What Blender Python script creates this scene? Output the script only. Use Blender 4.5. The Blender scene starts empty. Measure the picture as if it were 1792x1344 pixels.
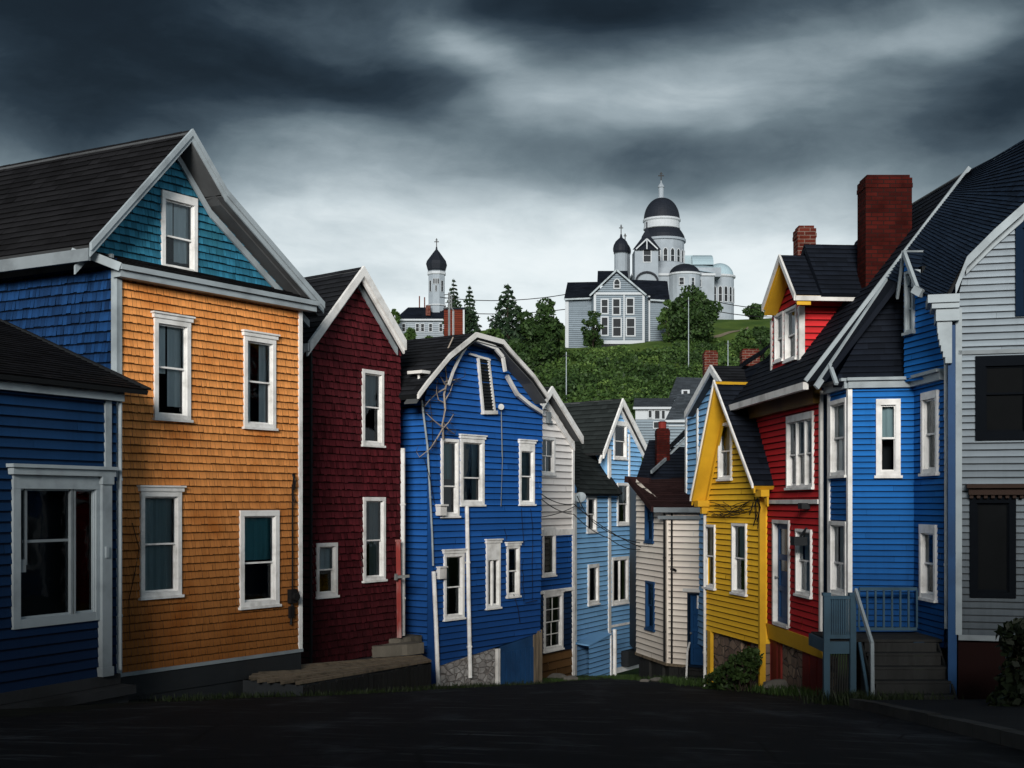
import bpy, math, random
import numpy as np
from mathutils import Vector, Matrix

R = random.Random(11)
F = 2200.0          # focal length in reference pixels (1792 wide)
HX, HY = 896.0, 880.0
EYE = 1.7           # eye height above the road at y = 8 m
scene = bpy.context.scene
COL = scene.collection
Z = Vector((0, 0, 1))


def P(px, py, d):
    return Vector(((px - HX) / F * d, d, EYE + (HY - py) / F * d))


def road_z(y):
    """height of the street: it runs downhill away from the viewer, then levels out"""
    if y < 44:
        return EYE - 0.74 - 0.12 * y
    t = min(1, (y - 44) / 30)
    return EYE - 0.74 - 0.12 * 44 - 3.6 * t * (1 - t / 2)


# ------------------------------------------------------------------ objects
def tag(o, label=None, cat=None, group=None, kind=None):
    if label: o['label'] = label
    if cat: o['category'] = cat
    if group: o['group'] = group
    if kind: o['kind'] = kind
    return o


def thing(name, loc, label, cat, group=None):
    o = bpy.data.objects.new(name, None)
    o.empty_display_size = 0.3
    COL.objects.link(o)
    o.location = loc
    o['base'] = tuple(loc)
    return tag(o, label, cat, group)


class MB:
    def __init__(self):
        self.v = []; self.f = []; self.mi = []; self.uv = []; self.uv2 = []
        self.sm = []

    def poly(self, pts, uv=None, lap=None, mi=0, smooth=False):
        n = len(self.v)
        self.v.extend([tuple(p) for p in pts])
        k = len(pts)
        self.f.append(list(range(n, n + k)))
        self.mi.append(mi); self.sm.append(smooth)
        self.uv.extend(uv if uv else [(p[0] + p[1], p[2]) for p in pts])
        self.uv2.extend(lap if lap else [(0.5, 0.5)] * k)

    def hexa(self, p, mi=0):
        """8 points: bottom ring 0-3, top ring 4-7 (both counter-clockwise from above)"""
        for a, b, c, d in ((3, 2, 1, 0), (4, 5, 6, 7), (0, 1, 5, 4), (1, 2, 6, 5), (2, 3, 7, 6), (3, 0, 4, 7)):
            self.poly([p[a], p[b], p[c], p[d]], mi=mi)

    def box(self, x0, x1, y0, y1, z0, z1, mi=0):
        self.hexa([Vector(q) for q in ((x0, y0, z0), (x1, y0, z0), (x1, y1, z0), (x0, y1, z0),
                                       (x0, y0, z1), (x1, y0, z1), (x1, y1, z1), (x0, y1, z1))], mi)

    def fbox(self, fr, u0, u1, v0, v1, o0, o1, mi=0):
        q = lambda u, v, o: fr.pt(u, v, o)
        self.hexa([q(u0, v0, o1), q(u1, v0, o1), q(u1, v0, o0), q(u0, v0, o0),
                   q(u0, v1, o1), q(u1, v1, o1), q(u1, v1, o0), q(u0, v1, o0)], mi)

    def bar(self, a, b, w, h, up=Z, mi=0):
        a, b = Vector(a), Vector(b)
        d = (b - a).normalized()
        s = d.cross(up)
        if s.length < 1e-4: s = d.cross(Vector((1, 0, 0)))
        s.normalize(); t = s.cross(d).normalized()
        s = s * (w / 2); t = t * (h / 2)
        self.hexa([a - s - t, a + s - t, b + s - t, b - s - t, a - s + t, a + s + t, b + s + t, b - s + t], mi)

    def tube(self, pts, r, n=6, mi=0, r1=None, cap=True):
        pts = [Vector(p) for p in pts]
        rings = []
        k = len(pts)
        for i, p in enumerate(pts):
            d = (pts[min(i + 1, k - 1)] - pts[max(i - 1, 0)]).normalized()
            s = d.cross(Z)
            if s.length < 1e-3: s = d.cross(Vector((1, 0, 0)))
            s.normalize(); t = s.cross(d)
            rr = r if r1 is None else r + (r1 - r) * i / max(1, k - 1)
            rings.append([p + (s * math.cos(2 * math.pi * j / n) + t * math.sin(2 * math.pi * j / n)) * rr for j in range(n)])
        for i in range(k - 1):
            for j in range(n):
                self.poly([rings[i][j], rings[i][(j + 1) % n], rings[i + 1][(j + 1) % n], rings[i + 1][j]], mi=mi, smooth=True)
        if cap:
            self.poly(rings[0][::-1], mi=mi); self.poly(rings[-1], mi=mi)

    def lathe(self, c, prof, n=24, mi=0, a0=0, a1=2 * math.pi, smooth=True, rot=0.0):
        """prof: list of (radius, z) around the vertical axis at c (x, y)"""
        full = abs(a1 - a0 - 2 * math.pi) < 1e-4
        rings = []
        for r, z in prof:
            rings.append([Vector((c[0] + r * math.cos(rot + a0 + (a1 - a0) * j / n), c[1] + r * math.sin(rot + a0 + (a1 - a0) * j / n), z)) for j in range(n + (0 if full else 1))])
        m = len(rings[0])
        for i in range(len(prof) - 1):
            for j in range(m if full else m - 1):
                self.poly([rings[i][j], rings[i][(j + 1) % m], rings[i + 1][(j + 1) % m], rings[i + 1][j]], mi=mi, smooth=smooth)

    def build(self, name, mats, parent=None, loc=None):
        base = Vector(parent['base']) if parent is not None else Vector(loc or (0, 0, 0))
        me = bpy.data.meshes.new(name)
        b = base
        me.from_pydata([(x - b.x, y - b.y, z - b.z) for x, y, z in self.v], [], self.f)
        u = me.uv_layers.new(name='UVMap'); u.data.foreach_set('uv', np.array(self.uv, 'f').ravel())
        u = me.uv_layers.new(name='Lap'); u.data.foreach_set('uv', np.array(self.uv2, 'f').ravel())
        me.polygons.foreach_set('material_index', np.array(self.mi, 'i'))
        me.polygons.foreach_set('use_smooth', np.array(self.sm, bool))
        for m in (mats if isinstance(mats, (list, tuple)) else [mats]): me.materials.append(m)
        me.update()
        o = bpy.data.objects.new(name, me)
        COL.objects.link(o)
        if parent is not None:
            o.parent = parent
            o['base'] = tuple(base)
        else:
            o.location = base
            o['base'] = tuple(base)
        return o


def solo(name, mb, mats, label, cat, loc, group=None, kind=None):
    o = mb.build(name, mats, None, loc)
    return tag(o, label, cat, group, kind)


# ------------------------------------------------------------------ frames
class Fr:
    def __init__(s, O, U, V):
        s.O = Vector(O); s.U = Vector(U).normalized(); s.V = Vector(V).normalized()
        s.N = s.U.cross(s.V).normalized(); s.bk = -s.N
        s.holes = []

    def pt(s, u, v, o=0.0):
        return s.O + s.U * u + s.V * v + s.N * o

    def deep(s, u, v, o):
        """like pt, but negative offsets run along the house's own depth direction"""
        return s.pt(u, v, o) if o >= 0 else s.pt(u, v, 0) + s.bk * (-o)

    def uv(s, px, py, o=0.0):
        d = Vector(((px - HX) / F, 1, (HY - py) / F)); e = Vector((0, 0, EYE))
        t = (s.O + s.N * o - e).dot(s.N) / d.dot(s.N)
        q = e + d * t - s.O
        return q.dot(s.U), q.dot(s.V)

    def hit(s, px, py, o=0.0):
        u, v = s.uv(px, py, o)
        return s.pt(u, v, o)

    def rect(s, x0, y0, x1, y1, o=0.0):
        xm, ym = (x0 + x1) / 2, (y0 + y1) / 2
        return s.uv(x0, ym, o)[0], s.uv(x1, ym, o)[0], s.uv(xm, y1, o)[1], s.uv(xm, y0, o)[1]

    def pp(s, pts, o=0.0):
        return [s.uv(x, y, o) for x, y in pts]


class Wall(Fr):
    """vertical wall seen from the street; A is its left end, B its right end"""
    def __init__(s, pa, da, pb, db, bk=None):
        A = Vector(((pa - HX) / F * da, da, 0)); B = Vector(((pb - HX) / F * db, db, 0))
        s.setup(A, B, bk)

    def setup(s, A, B, bk=None):
        Fr.__init__(s, A, B - A, Z)
        s.W = (B - A).length
        if bk: s.bk = Vector((bk[0], bk[1], 0)).normalized()

    @staticmethod
    def xy(A, B, bk=None):
        w = Wall.__new__(Wall)
        w.setup(Vector((A[0], A[1], 0)), Vector((B[0], B[1], 0)), bk)
        return w


def plane_frame(pts):
    """frame of a sloping roof plane through 3D points, V running up the slope"""
    pts = [Vector(p) for p in pts]
    n = Vector((0, 0, 0))
    for i in range(len(pts)):
        a, b = pts[i], pts[(i + 1) % len(pts)]
        n += Vector(((a.y - b.y) * (a.z + b.z), (a.z - b.z) * (a.x + b.x), (a.x - b.x) * (a.y + b.y)))
    n.normalize()
    if n.z < 0: n = -n
    V = (Z - n * n.z).normalized()
    return Fr(pts[0], V.cross(n), V)


# ------------------------------------------------------------------ cladding
def clip(poly, ax, val, ge):
    out = []
    n = len(poly)
    for i in range(n):
        a, b = poly[i], poly[(i + 1) % n]
        ia = a[ax] >= val if ge else a[ax] <= val
        ib = b[ax] >= val if ge else b[ax] <= val
        if ia: out.append(a)
        if ia != ib:
            t = (val - a[ax]) / (b[ax] - a[ax])
            q = [0, 0]
            q[ax] = val; q[1 - ax] = a[1 - ax] + t * (b[1 - ax] - a[1 - ax])
            out.append(tuple(q))
    return out


def area(p):
    return sum(p[i][0] * p[(i + 1) % len(p)][1] - p[(i + 1) % len(p)][0] * p[i][1] for i in range(len(p))) / 2


def minus(rects, h):
    out = []
    for a, b, c, d in rects:
        if h[1] <= a or h[0] >= b or h[3] <= c or h[2] >= d:
            out.append((a, b, c, d)); continue
        if h[2] > c: out.append((a, b, c, h[2]))
        if h[3] < d: out.append((a, b, h[3], d))
        lo, hi = max(c, h[2]), min(d, h[3])
        if h[0] > a: out.append((a, h[0], lo, hi))
        if h[1] < b: out.append((h[1], b, lo, hi))
    return out


def clad(mb, fr, poly, course, tab=3.0, t=0.02, jit=0.0, gap=0.003, o0=0.0, wob=0.25, mi=0, holes=None, sag=0.0):
    holes = fr.holes if holes is None else holes
    if area(poly) < 0: poly = poly[::-1]
    us = [p[0] for p in poly]; vs = [p[1] for p in poly]
    u0, u1, v0, v1 = min(us), max(us), min(vs), max(vs)
    k = 0
    while v0 + k * course < v1:
        a = v0 + k * course; k += 1
        row = clip(clip(poly, 1, a - jit, True), 1, a + course, False)
        if len(row) < 3: continue
        ru0 = min(p[0] for p in row); ru1 = max(p[0] for p in row)
        x = ru0 - R.random() * tab
        while x < ru1:
            w = tab * R.uniform(0.65, 1.35)
            b0, b1 = a - R.random() * jit, a + course
            rs = [(x + gap / 2, x + w - gap / 2, b0, b1)]
            x += w
            if rs[0][1] <= ru0: continue
            for h in holes: rs = minus(rs, h)
            tt = t * R.uniform(1 - wob, 1 + wob)
            for r in rs:
                q = clip(clip(clip(clip(poly, 0, r[0], True), 0, r[1], False), 1, r[2], True), 1, r[3], False)
                if len(q) < 3 or area(q) < 1e-5: continue
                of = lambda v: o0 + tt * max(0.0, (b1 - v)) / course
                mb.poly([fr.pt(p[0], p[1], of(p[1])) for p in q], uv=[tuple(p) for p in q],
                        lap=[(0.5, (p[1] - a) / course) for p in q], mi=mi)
                for i in range(len(q)):
                    p, s = q[i], q[(i + 1) % len(q)]
                    if abs(p[1] - r[2]) < 1e-6 and abs(s[1] - r[2]) < 1e-6:
                        mb.poly([fr.pt(s[0], s[1], of(s[1])), fr.pt(p[0], p[1], of(p[1])),
                                 fr.pt(p[0], p[1], o0 - 0.004), fr.pt(s[0], s[1], o0 - 0.004)],
                                uv=[tuple(s), tuple(p), tuple(p), tuple(s)], lap=[(0.5, 0.99)] * 4, mi=mi)


def flat(mb, fr, poly, o=0.0, mi=0, holes=()):
    """plain sheet with rectangular openings"""
    if area(poly) < 0: poly = poly[::-1]
    us = [p[0] for p in poly]; vs = [p[1] for p in poly]
    rs = [(min(us), max(us), min(vs), max(vs))]
    for h in holes: rs = minus(rs, h)
    for r in rs:
        q = clip(clip(clip(clip(poly, 0, r[0], True), 0, r[1], False), 1, r[2], True), 1, r[3], False)
        if len(q) >= 3 and area(q) > 1e-6:
            mb.poly([fr.pt(p[0], p[1], o) for p in q], uv=[tuple(p) for p in q], mi=mi)


def roof_clad(mb, pts, course=0.16, tab=0.3, t=0.012, jit=0.008, mi=0):
    fr = plane_frame(pts)
    poly = [((Vector(p) - fr.O).dot(fr.U), (Vector(p) - fr.O).dot(fr.V)) for p in pts]
    clad(mb, fr, poly, course, tab, t, jit, 0.003, 0.0, 0.3, mi, holes=[])
    flat(mb, fr, poly, -0.003, mi)
    return fr


def slab(mb, pts, th, mi=0, drop=0.012):
    """underside and edges of a roof plane"""
    n = plane_frame(pts).N
    fr = plane_frame(pts); pts = [fr.pt((Vector(p) - fr.O).dot(fr.U), (Vector(p) - fr.O).dot(fr.V)) for p in pts]
    a = [Vector(p) - n * drop for p in pts]; b = [p - n * th for p in a]
    mb.poly(a, mi=mi); mb.poly(b[::-1], mi=mi)
    for i in range(len(a)):
        j = (i + 1) % len(a)
        mb.poly([a[i], b[i], b[j], a[j]], mi=mi)


def prof_board(mb, w, prof, o0, o1, d0, d1, mi=0):
    """board that follows a gable outline, from d0 to d1 below it (vertical), between offsets o0 and o1"""
    for (ua, za), (ub, zb) in zip(prof[:-1], prof[1:]):
        q = w.deep
        mb.hexa([q(ua, za - d1, o1), q(ub, zb - d1, o1), q(ub, zb - d1, o0), q(ua, za - d1, o0),
                 q(ua, za - d0, o1), q(ub, zb - d0, o1), q(ub, zb - d0, o0), q(ua, za - d0, o0)], mi)


def gable_roof(root, w, prof, ov, L, mat, soffit_mat, course=0.16, tab=0.3, t=0.014, th=0.12, name='roof'):
    mb = MB(); ms = MB()
    for (ua, za), (ub, zb) in zip(prof[:-1], prof[1:]):
        pts = [w.deep(ua, za, ov), w.deep(ub, zb, ov), w.deep(ub, zb, -L), w.deep(ua, za, -L)]
        roof_clad(mb, pts, course, tab, t)
        slab(ms, pts, th)
    r = mb.build(name, mat, root)
    s = ms.build('soffit', soffit_mat, root)
    return r, s


# ------------------------------------------------------------------ materials
MATS = {}


def nt(name):
    m = bpy.data.materials.new(name); m.use_nodes = True
    t = m.node_tree
    b = t.nodes['Principled BSDF']
    return m, t, t.nodes, t.links, b


def mth(t, op, a, b=None, c=None, clamp=False):
    n = t.nodes.new('ShaderNodeMath'); n.operation = op; n.use_clamp = clamp
    for i, x in enumerate((a, b, c)):
        if x is None: continue
        if isinstance(x, (int, float)): n.inputs[i].default_value = x
        else: t.links.new(x, n.inputs[i])
    return n.outputs[0]


def mixc(t, fac, a, b, mode='MIX'):
    n = t.nodes.new('ShaderNodeMix'); n.data_type = 'RGBA'; n.blend_type = mode
    for s, x in ((n.inputs[0], fac), (n.inputs[6], a), (n.inputs[7], b)):
        if isinstance(x, (int, float)): s.default_value = x
        elif isinstance(x, tuple): s.default_value = (*x, 1) if len(x) == 3 else x
        else: t.links.new(x, s)
    return n.outputs[2]


def noise(t, vec, scale=5.0, detail=4.0, rough=0.55, stretch=None):
    if stretch:
        mp = t.nodes.new('ShaderNodeMapping'); mp.inputs['Scale'].default_value = stretch
        t.links.new(vec, mp.inputs[0]); vec = mp.outputs[0]
    n = t.nodes.new('ShaderNodeTexNoise')
    n.inputs['Scale'].default_value = scale; n.inputs['Detail'].default_value = detail; n.inputs['Roughness'].default_value = rough
    t.links.new(vec, n.inputs['Vector'])
    return n.outputs['Fac']


def ramp(t, fac, lo, hi):
    n = t.nodes.new('ShaderNodeMapRange'); n.interpolation_type = 'SMOOTHSTEP'
    n.inputs['From Min'].default_value = lo; n.inputs['From Max'].default_value = hi
    t.links.new(fac, n.inputs['Value'])
    return n.outputs['Result']


def rgb(h, k=1.0):
    """sRGB 0-255 triple -> linear"""
    f = lambda c: ((c / 255 + 0.055) / 1.055) ** 2.4 if c > 10 else c / 255 / 12.92
    return tuple(min(1, f(c) * k) for c in h)


def siding(name, col, var=0.18, vert=False, low_shade=0.45, shade_top=2.4, weather=0.25, dark=(0.02, 0.018, 0.016), lap=0.6, hue=None, rough=0.75, bump=0.3, lap_at=0.7, spec=0.08):
    """painted wooden boards or shingles: each board its own shade, weather streaks, shade painted under the laps and low on the wall"""
    m, t, N, L, b = nt(name)
    uv = N.new('ShaderNodeUVMap'); uv.uv_map = 'UVMap'
    lp = N.new('ShaderNodeUVMap'); lp.uv_map = 'Lap'
    geo = N.new('ShaderNodeNewGeometry'); tc = N.new('ShaderNodeTexCoord')
    rnd = geo.outputs['Random Per Island']
    c = mixc(t, rnd, tuple(x * (1 - var) for x in col), tuple(min(1, x * (1 + var)) for x in col))
    if hue:
        c = mixc(t, ramp(t, noise(t, uv.outputs[0], 1.1, 5), 0.45, 0.75), c, hue)
    # grain
    st = (60, 4, 1) if vert else (3, 70, 1)
    g = noise(t, uv.outputs[0], 1.0, 5, 0.65, st)
    c = mixc(t, mth(t, 'MULTIPLY', ramp(t, g, 0.5, 0.85), weather), c, dark)
    # rain streaks
    s = noise(t, uv.outputs[0], 1.0, 4, 0.6, (7, 0.5, 1))
    c = mixc(t, mth(t, 'MULTIPLY', ramp(t, s, 0.48, 0.78), weather), c, tuple(x * 0.35 for x in col))
    # patchy fading
    pz = noise(t, tc.outputs['Object'], 0.55, 3, 0.5)
    c = mixc(t, mth(t, 'MULTIPLY', ramp(t, pz, 0.35, 0.7), 0.3), c, tuple(min(1, x * 1.25 + 0.01) for x in col))
    # shade painted into the colour, darker towards the ground, with a ragged edge
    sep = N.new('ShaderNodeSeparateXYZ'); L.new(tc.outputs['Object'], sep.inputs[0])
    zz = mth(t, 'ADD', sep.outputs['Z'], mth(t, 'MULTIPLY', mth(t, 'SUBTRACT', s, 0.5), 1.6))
    low_mask = mth(t, 'SUBTRACT', 1.0, ramp(t, zz, 0.3, shade_top))
    c = mixc(t, mth(t, 'MULTIPLY', low_mask, low_shade), c, dark)
    # shade lines painted under the laps; each board shaded darker towards its top
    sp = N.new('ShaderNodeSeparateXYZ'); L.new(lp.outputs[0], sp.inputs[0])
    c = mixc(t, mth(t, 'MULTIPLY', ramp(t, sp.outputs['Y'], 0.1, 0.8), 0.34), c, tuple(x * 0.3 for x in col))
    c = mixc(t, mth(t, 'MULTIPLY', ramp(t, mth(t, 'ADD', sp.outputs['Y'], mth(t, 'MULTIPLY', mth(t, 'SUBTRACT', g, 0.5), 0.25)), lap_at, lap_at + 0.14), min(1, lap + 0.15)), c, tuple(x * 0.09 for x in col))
    L.new(c, b.inputs['Base Color'])
    b.inputs['Roughness'].default_value = rough
    b.inputs['Specular IOR Level'].default_value = spec
    bp = N.new('ShaderNodeBump'); bp.inputs['Strength'].default_value = bump; bp.inputs['Distance'].default_value = 0.01
    L.new(g, bp.inputs['Height']); L.new(bp.outputs[0], b.inputs['Normal'])
    MATS[name] = m
    return m


def plain(name, col, rough=0.6, var=0.15, scale=6.0, metal=0.0, dirt=0.0, spec=0.14, bump=0.15, dark=(0.02, 0.02, 0.02), stretch=(1, 1, 1), low_shade=0.0):
    m, t, N, L, b = nt(name)
    tc = N.new('ShaderNodeTexCoord'); geo = N.new('ShaderNodeNewGeometry')
    n1 = noise(t, tc.outputs['Object'], scale, 6, 0.65, stretch)
    n2 = noise(t, tc.outputs['Object'], scale * 0.23, 4, 0.6, stretch)
    c = mixc(t, n1, tuple(x * (1 - var) for x in col), tuple(min(1, x * (1 + var)) for x in col))
    oi = N.new('ShaderNodeObjectInfo')
    c = mixc(t, mth(t, 'MULTIPLY', geo.outputs['Random Per Island'], var), c, tuple(x * 0.6 for x in col))
    c = mixc(t, mth(t, 'MULTIPLY', oi.outputs['Random'], var), c, tuple(x * 0.5 for x in col))
    if dirt: c = mixc(t, mth(t, 'MULTIPLY', ramp(t, n2, 0.42, 0.72), dirt), c, dark)
    if low_shade:  # painted shade, deepening towards the foot of the part
        sep = N.new('ShaderNodeSeparateXYZ'); L.new(tc.outputs['Object'], sep.inputs[0])
        gz = mth(t, 'SUBTRACT', 1.0, ramp(t, mth(t, 'ADD', sep.outputs['Z'], n2), 0.4, 3.2))
        c = mixc(t, mth(t, 'MULTIPLY', gz, low_shade), c, dark)
    L.new(c, b.inputs['Base Color'])
    b.inputs['Roughness'].default_value = rough; b.inputs['Metallic'].default_value = metal
    b.inputs['Specular IOR Level'].default_value = spec
    bp = N.new('ShaderNodeBump'); bp.inputs['Strength'].default_value = bump; bp.inputs['Distance'].default_value = 0.01
    L.new(n1, bp.inputs['Height']); L.new(bp.outputs[0], b.inputs['Normal'])
    MATS[name] = m
    return m


def glass_mat():
    m, t, N, L, b = nt('window_glass')
    N.remove(b)
    tr = N.new('ShaderNodeBsdfTransparent'); tr.inputs[0].default_value = (0.8, 0.86, 0.88, 1)
    gl = N.new('ShaderNodeBsdfGlossy'); gl.inputs['Roughness'].default_value = 0.03
    gl.inputs[0].default_value = (0.5, 0.54, 0.58, 1)
    tc = N.new('ShaderNodeTexCoord')
    bp = N.new('ShaderNodeBump'); bp.inputs['Strength'].default_value = 0.12; bp.inputs['Distance'].default_value = 0.02
    L.new(noise(t, tc.outputs['Object'], 2.2, 2), bp.inputs['Height']); L.new(bp.outputs[0], gl.inputs['Normal'])
    fr = N.new('ShaderNodeFresnel'); fr.inputs[0].default_value = 1.5
    mx = N.new('ShaderNodeMixShader')
    L.new(fr.outputs[0], mx.inputs[0]); L.new(tr.outputs[0], mx.inputs[1]); L.new(gl.outputs[0], mx.inputs[2])
    L.new(mx.outputs[0], N['Material Output'].inputs[0])
    return m


def leaf_mat(name, c0, c1, rough=0.6):
    m, t, N, L, b = nt(name)
    geo = N.new('ShaderNodeNewGeometry'); tc = N.new('ShaderNodeTexCoord')
    n = noise(t, tc.outputs['Object'], 0.7, 3)
    f = mth(t, 'ADD', mth(t, 'MULTIPLY', geo.outputs['Random Per Island'], 0.6), mth(t, 'MULTIPLY', ramp(t, n, 0.3, 0.7), 0.4))
    L.new(mixc(t, f, c0, c1), b.inputs['Base Color'])
    b.inputs['Roughness'].default_value = rough; b.inputs['Specular IOR Level'].default_value = 0.2
    return m


def brick_mat(name, c0, c1, mortar, scale=1.0, dirt=0.5):
    m, t, N, L, b = nt(name)
    tc = N.new('ShaderNodeTexCoord')
    geo = N.new('ShaderNodeNewGeometry')
    # choose the horizontal axis from the face normal so every side shows courses
    sn = N.new('ShaderNodeSeparateXYZ'); L.new(geo.outputs['Normal'], sn.inputs[0])
    so = N.new('ShaderNodeSeparateXYZ'); L.new(tc.outputs['Object'], so.inputs[0])
    k = mth(t, 'GREATER_THAN', mth(t, 'ABSOLUTE', sn.outputs['X']), 0.7)
    h = mth(t, 'ADD', mth(t, 'MULTIPLY', so.outputs['Y'], k), mth(t, 'MULTIPLY', so.outputs['X'], mth(t, 'SUBTRACT', 1.0, k)))
    cb = N.new('ShaderNodeCombineXYZ'); L.new(h, cb.inputs[0]); L.new(so.outputs['Z'], cb.inputs[1])
    br = N.new('ShaderNodeTexBrick')
    br.inputs['Color1'].default_value = (*c0, 1); br.inputs['Color2'].default_value = (*c1, 1); br.inputs['Mortar'].default_value = (*mortar, 1)
    br.inputs['Scale'].default_value = 1.0; br.inputs['Brick Width'].default_value = 0.22 * scale; br.inputs['Row Height'].default_value = 0.075 * scale
    br.inputs['Mortar Size'].default_value = 0.008 * scale
    L.new(cb.outputs[0], br.inputs['Vector'])
    n = noise(t, tc.outputs['Object'], 3.0, 5)
    c = mixc(t, mth(t, 'MULTIPLY', ramp(t, n, 0.4, 0.75), dirt), br.outputs['Color'], tuple(x * 0.3 for x in c0))
    L.new(c, b.inputs['Base Color']); b.inputs['Roughness'].default_value = 0.9; b.inputs['Specular IOR Level'].default_value = 0.06
    bp = N.new('ShaderNodeBump'); bp.inputs['Strength'].default_value = 0.6; bp.inputs['Distance'].default_value = 0.01
    L.new(mth(t, 'SUBTRACT', n, br.outputs['Fac']), bp.inputs['Height']); L.new(bp.outputs[0], b.inputs['Normal'])
    return m


def stone_mat(name, c0, c1, joint, scale=3.0):
    m, t, N, L, b = nt(name)
    tc = N.new('ShaderNodeTexCoord')
    mp = N.new('ShaderNodeMapping'); mp.inputs['Scale'].default_value = (1, 1, 1.7); L.new(tc.outputs['Object'], mp.inputs[0])
    v = N.new('ShaderNodeTexVoronoi'); v.inputs['Scale'].default_value = scale; L.new(mp.outputs[0], v.inputs['Vector'])
    e = N.new('ShaderNodeTexVoronoi'); e.feature = 'DISTANCE_TO_EDGE'; e.inputs['Scale'].default_value = scale; L.new(mp.outputs[0], e.inputs['Vector'])
    n = noise(t, tc.outputs['Object'], 5.0, 6, 0.7)
    sp = N.new('ShaderNodeSeparateXYZ'); L.new(v.outputs['Color'], sp.inputs[0])
    c = mixc(t, sp.outputs['X'], c0, c1)
    c = mixc(t, mth(t, 'MULTIPLY', ramp(t, n, 0.4, 0.7), 0.7), c, tuple(x * 0.3 for x in c0))
    ed = ramp(t, e.outputs['Distance'], 0.0, 0.07)
    c = mixc(t, ed, joint, c)
    L.new(c, b.inputs['Base Color']); b.inputs['Roughness'].default_value = 0.9
    bp = N.new('ShaderNodeBump'); bp.inputs['Strength'].default_value = 0.8; bp.inputs['Distance'].default_value = 0.05
    L.new(mth(t, 'ADD', ed, mth(t, 'MULTIPLY', n, 0.4)), bp.inputs['Height']); L.new(bp.outputs[0], b.inputs['Normal'])
    return m

REAR_BASE, REAR_AMP, REAR_W, SUN_E, REAR_GAIN = 0.24, 0.7, 0.4, 4.3, 1.9
# ------------------------------------------------------------------ shared materials
GLASS = glass_mat()
WHITE = plain('white_paint', (0.78, 0.78, 0.77), 0.55, 0.08, 14, dirt=0.42, dark=(0.26, 0.245, 0.22))
WHITE2 = plain('old_white_paint', (0.66, 0.655, 0.64), 0.6, 0.1, 7, dirt=0.5, dark=(0.14, 0.13, 0.12))
GREYW = plain('grey_trim_paint', (0.32, 0.37, 0.4), 0.55, 0.1, 5, dirt=0.45, dark=(0.06, 0.07, 0.08), low_shade=0.4)
GREYM = plain('mid_grey_trim', (0.2, 0.23, 0.25), 0.55, 0.12, 5, dirt=0.5, dark=(0.04, 0.045, 0.05))
SOFF = plain('grey_soffit', (0.08, 0.085, 0.09), 0.7, 0.15, 4, dirt=0.4)
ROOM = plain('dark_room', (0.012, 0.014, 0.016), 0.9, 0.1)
CURT = plain('pale_curtain', (0.82, 0.86, 0.88), 0.9, 0.15, 3, stretch=(4, 4, 0.5))
CURTD = plain('dim_curtain', (0.25, 0.33, 0.35), 0.9, 0.2, 3, stretch=(4, 4, 0.5))
CURTT = plain('teal_curtain', (0.13, 0.38, 0.42), 0.9, 0.3, 3, stretch=(4, 4, 0.5))
CURTB = plain('blue_grey_curtain', (0.5, 0.64, 0.74), 0.9, 0.3, 3, stretch=(4, 4, 0.5))
BLIND = plain('window_blind', (0.5, 0.58, 0.63), 0.8, 0.1, 3)
BLACKP = plain('black_iron', (0.012, 0.012, 0.013), 0.5, 0.2, 12)
CONC = plain('dark_concrete', (0.03, 0.032, 0.035), 0.9, 0.35, 3, dirt=0.7, dark=(0.006, 0.006, 0.006), bump=0.5)
DARKB = plain('dark_grey_board', (0.022, 0.026, 0.03), 0.7, 0.3, 4, dirt=0.4)
WOODW = plain('weathered_wood', (0.24, 0.19, 0.135), 0.85, 0.45, 4, dirt=0.6, dark=(0.03, 0.026, 0.02), stretch=(6, 6, 0.7), bump=0.5)
WOODD = plain('dark_wet_wood', (0.026, 0.027, 0.027), 0.75, 0.45, 4, dirt=0.5, dark=(0.01, 0.01, 0.01), stretch=(6, 6, 0.7), bump=0.5)
YELP = plain('yellow_trim_paint', (0.6, 0.34, 0.022), 0.5, 0.12, 4, dirt=0.3, dark=(0.15, 0.08, 0.01))
REDX = plain('deep_red_skirting', (0.011, 0.0028, 0.0026), 0.8, 0.3, 4, dirt=0.7, dark=(0.008, 0.003, 0.003), spec=0.1)
REDP = plain('dark_red_board', (0.16, 0.018, 0.014), 0.65, 0.2, 4, dirt=0.5, dark=(0.03, 0.006, 0.005))
NAVYD = plain('navy_door_paint', (0.012, 0.055, 0.15), 0.5, 0.2, 4, dirt=0.4, dark=(0.005, 0.012, 0.03))
NAVYT = plain('navy_trim_paint', (0.007, 0.016, 0.034), 0.9, 0.2, 4, dirt=0.4, dark=(0.006, 0.01, 0.016), spec=0.03)
BLUEG = plain('blue_grey_paint', (0.045, 0.095, 0.14), 0.55, 0.2, 4, dirt=0.6, dark=(0.015, 0.025, 0.03), low_shade=0.3)
BLKWIN = plain('black_window_paint', (0.005, 0.0065, 0.009), 0.9, 0.2, 5, spec=0.03)
GLASSK = plain('unlit_window_glass', (0.006, 0.007, 0.008), 0.75, 0.4, 3, spec=0.04)
BRICK = brick_mat('red_brick', (0.058, 0.008, 0.006), (0.026, 0.004, 0.0035), (0.016, 0.008, 0.007), dirt=0.8)
BRICKL = brick_mat('sooty_red_brick', (0.13, 0.026, 0.016), (0.06, 0.013, 0.01), (0.16, 0.12, 0.1), 1.0, dirt=0.75)
STONEW = stone_mat('whitewashed_stone', (0.4, 0.39, 0.38), (0.24, 0.22, 0.21), (0.17, 0.15, 0.14), 4.5)
STONEB = stone_mat('rubble_stone', (0.24, 0.17, 0.12), (0.1, 0.06, 0.045), (0.035, 0.03, 0.026), 3.2)
METAL = plain('dull_metal', (0.3, 0.31, 0.31), 0.4, 0.15, 10, metal=0.6, dirt=0.4)


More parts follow.
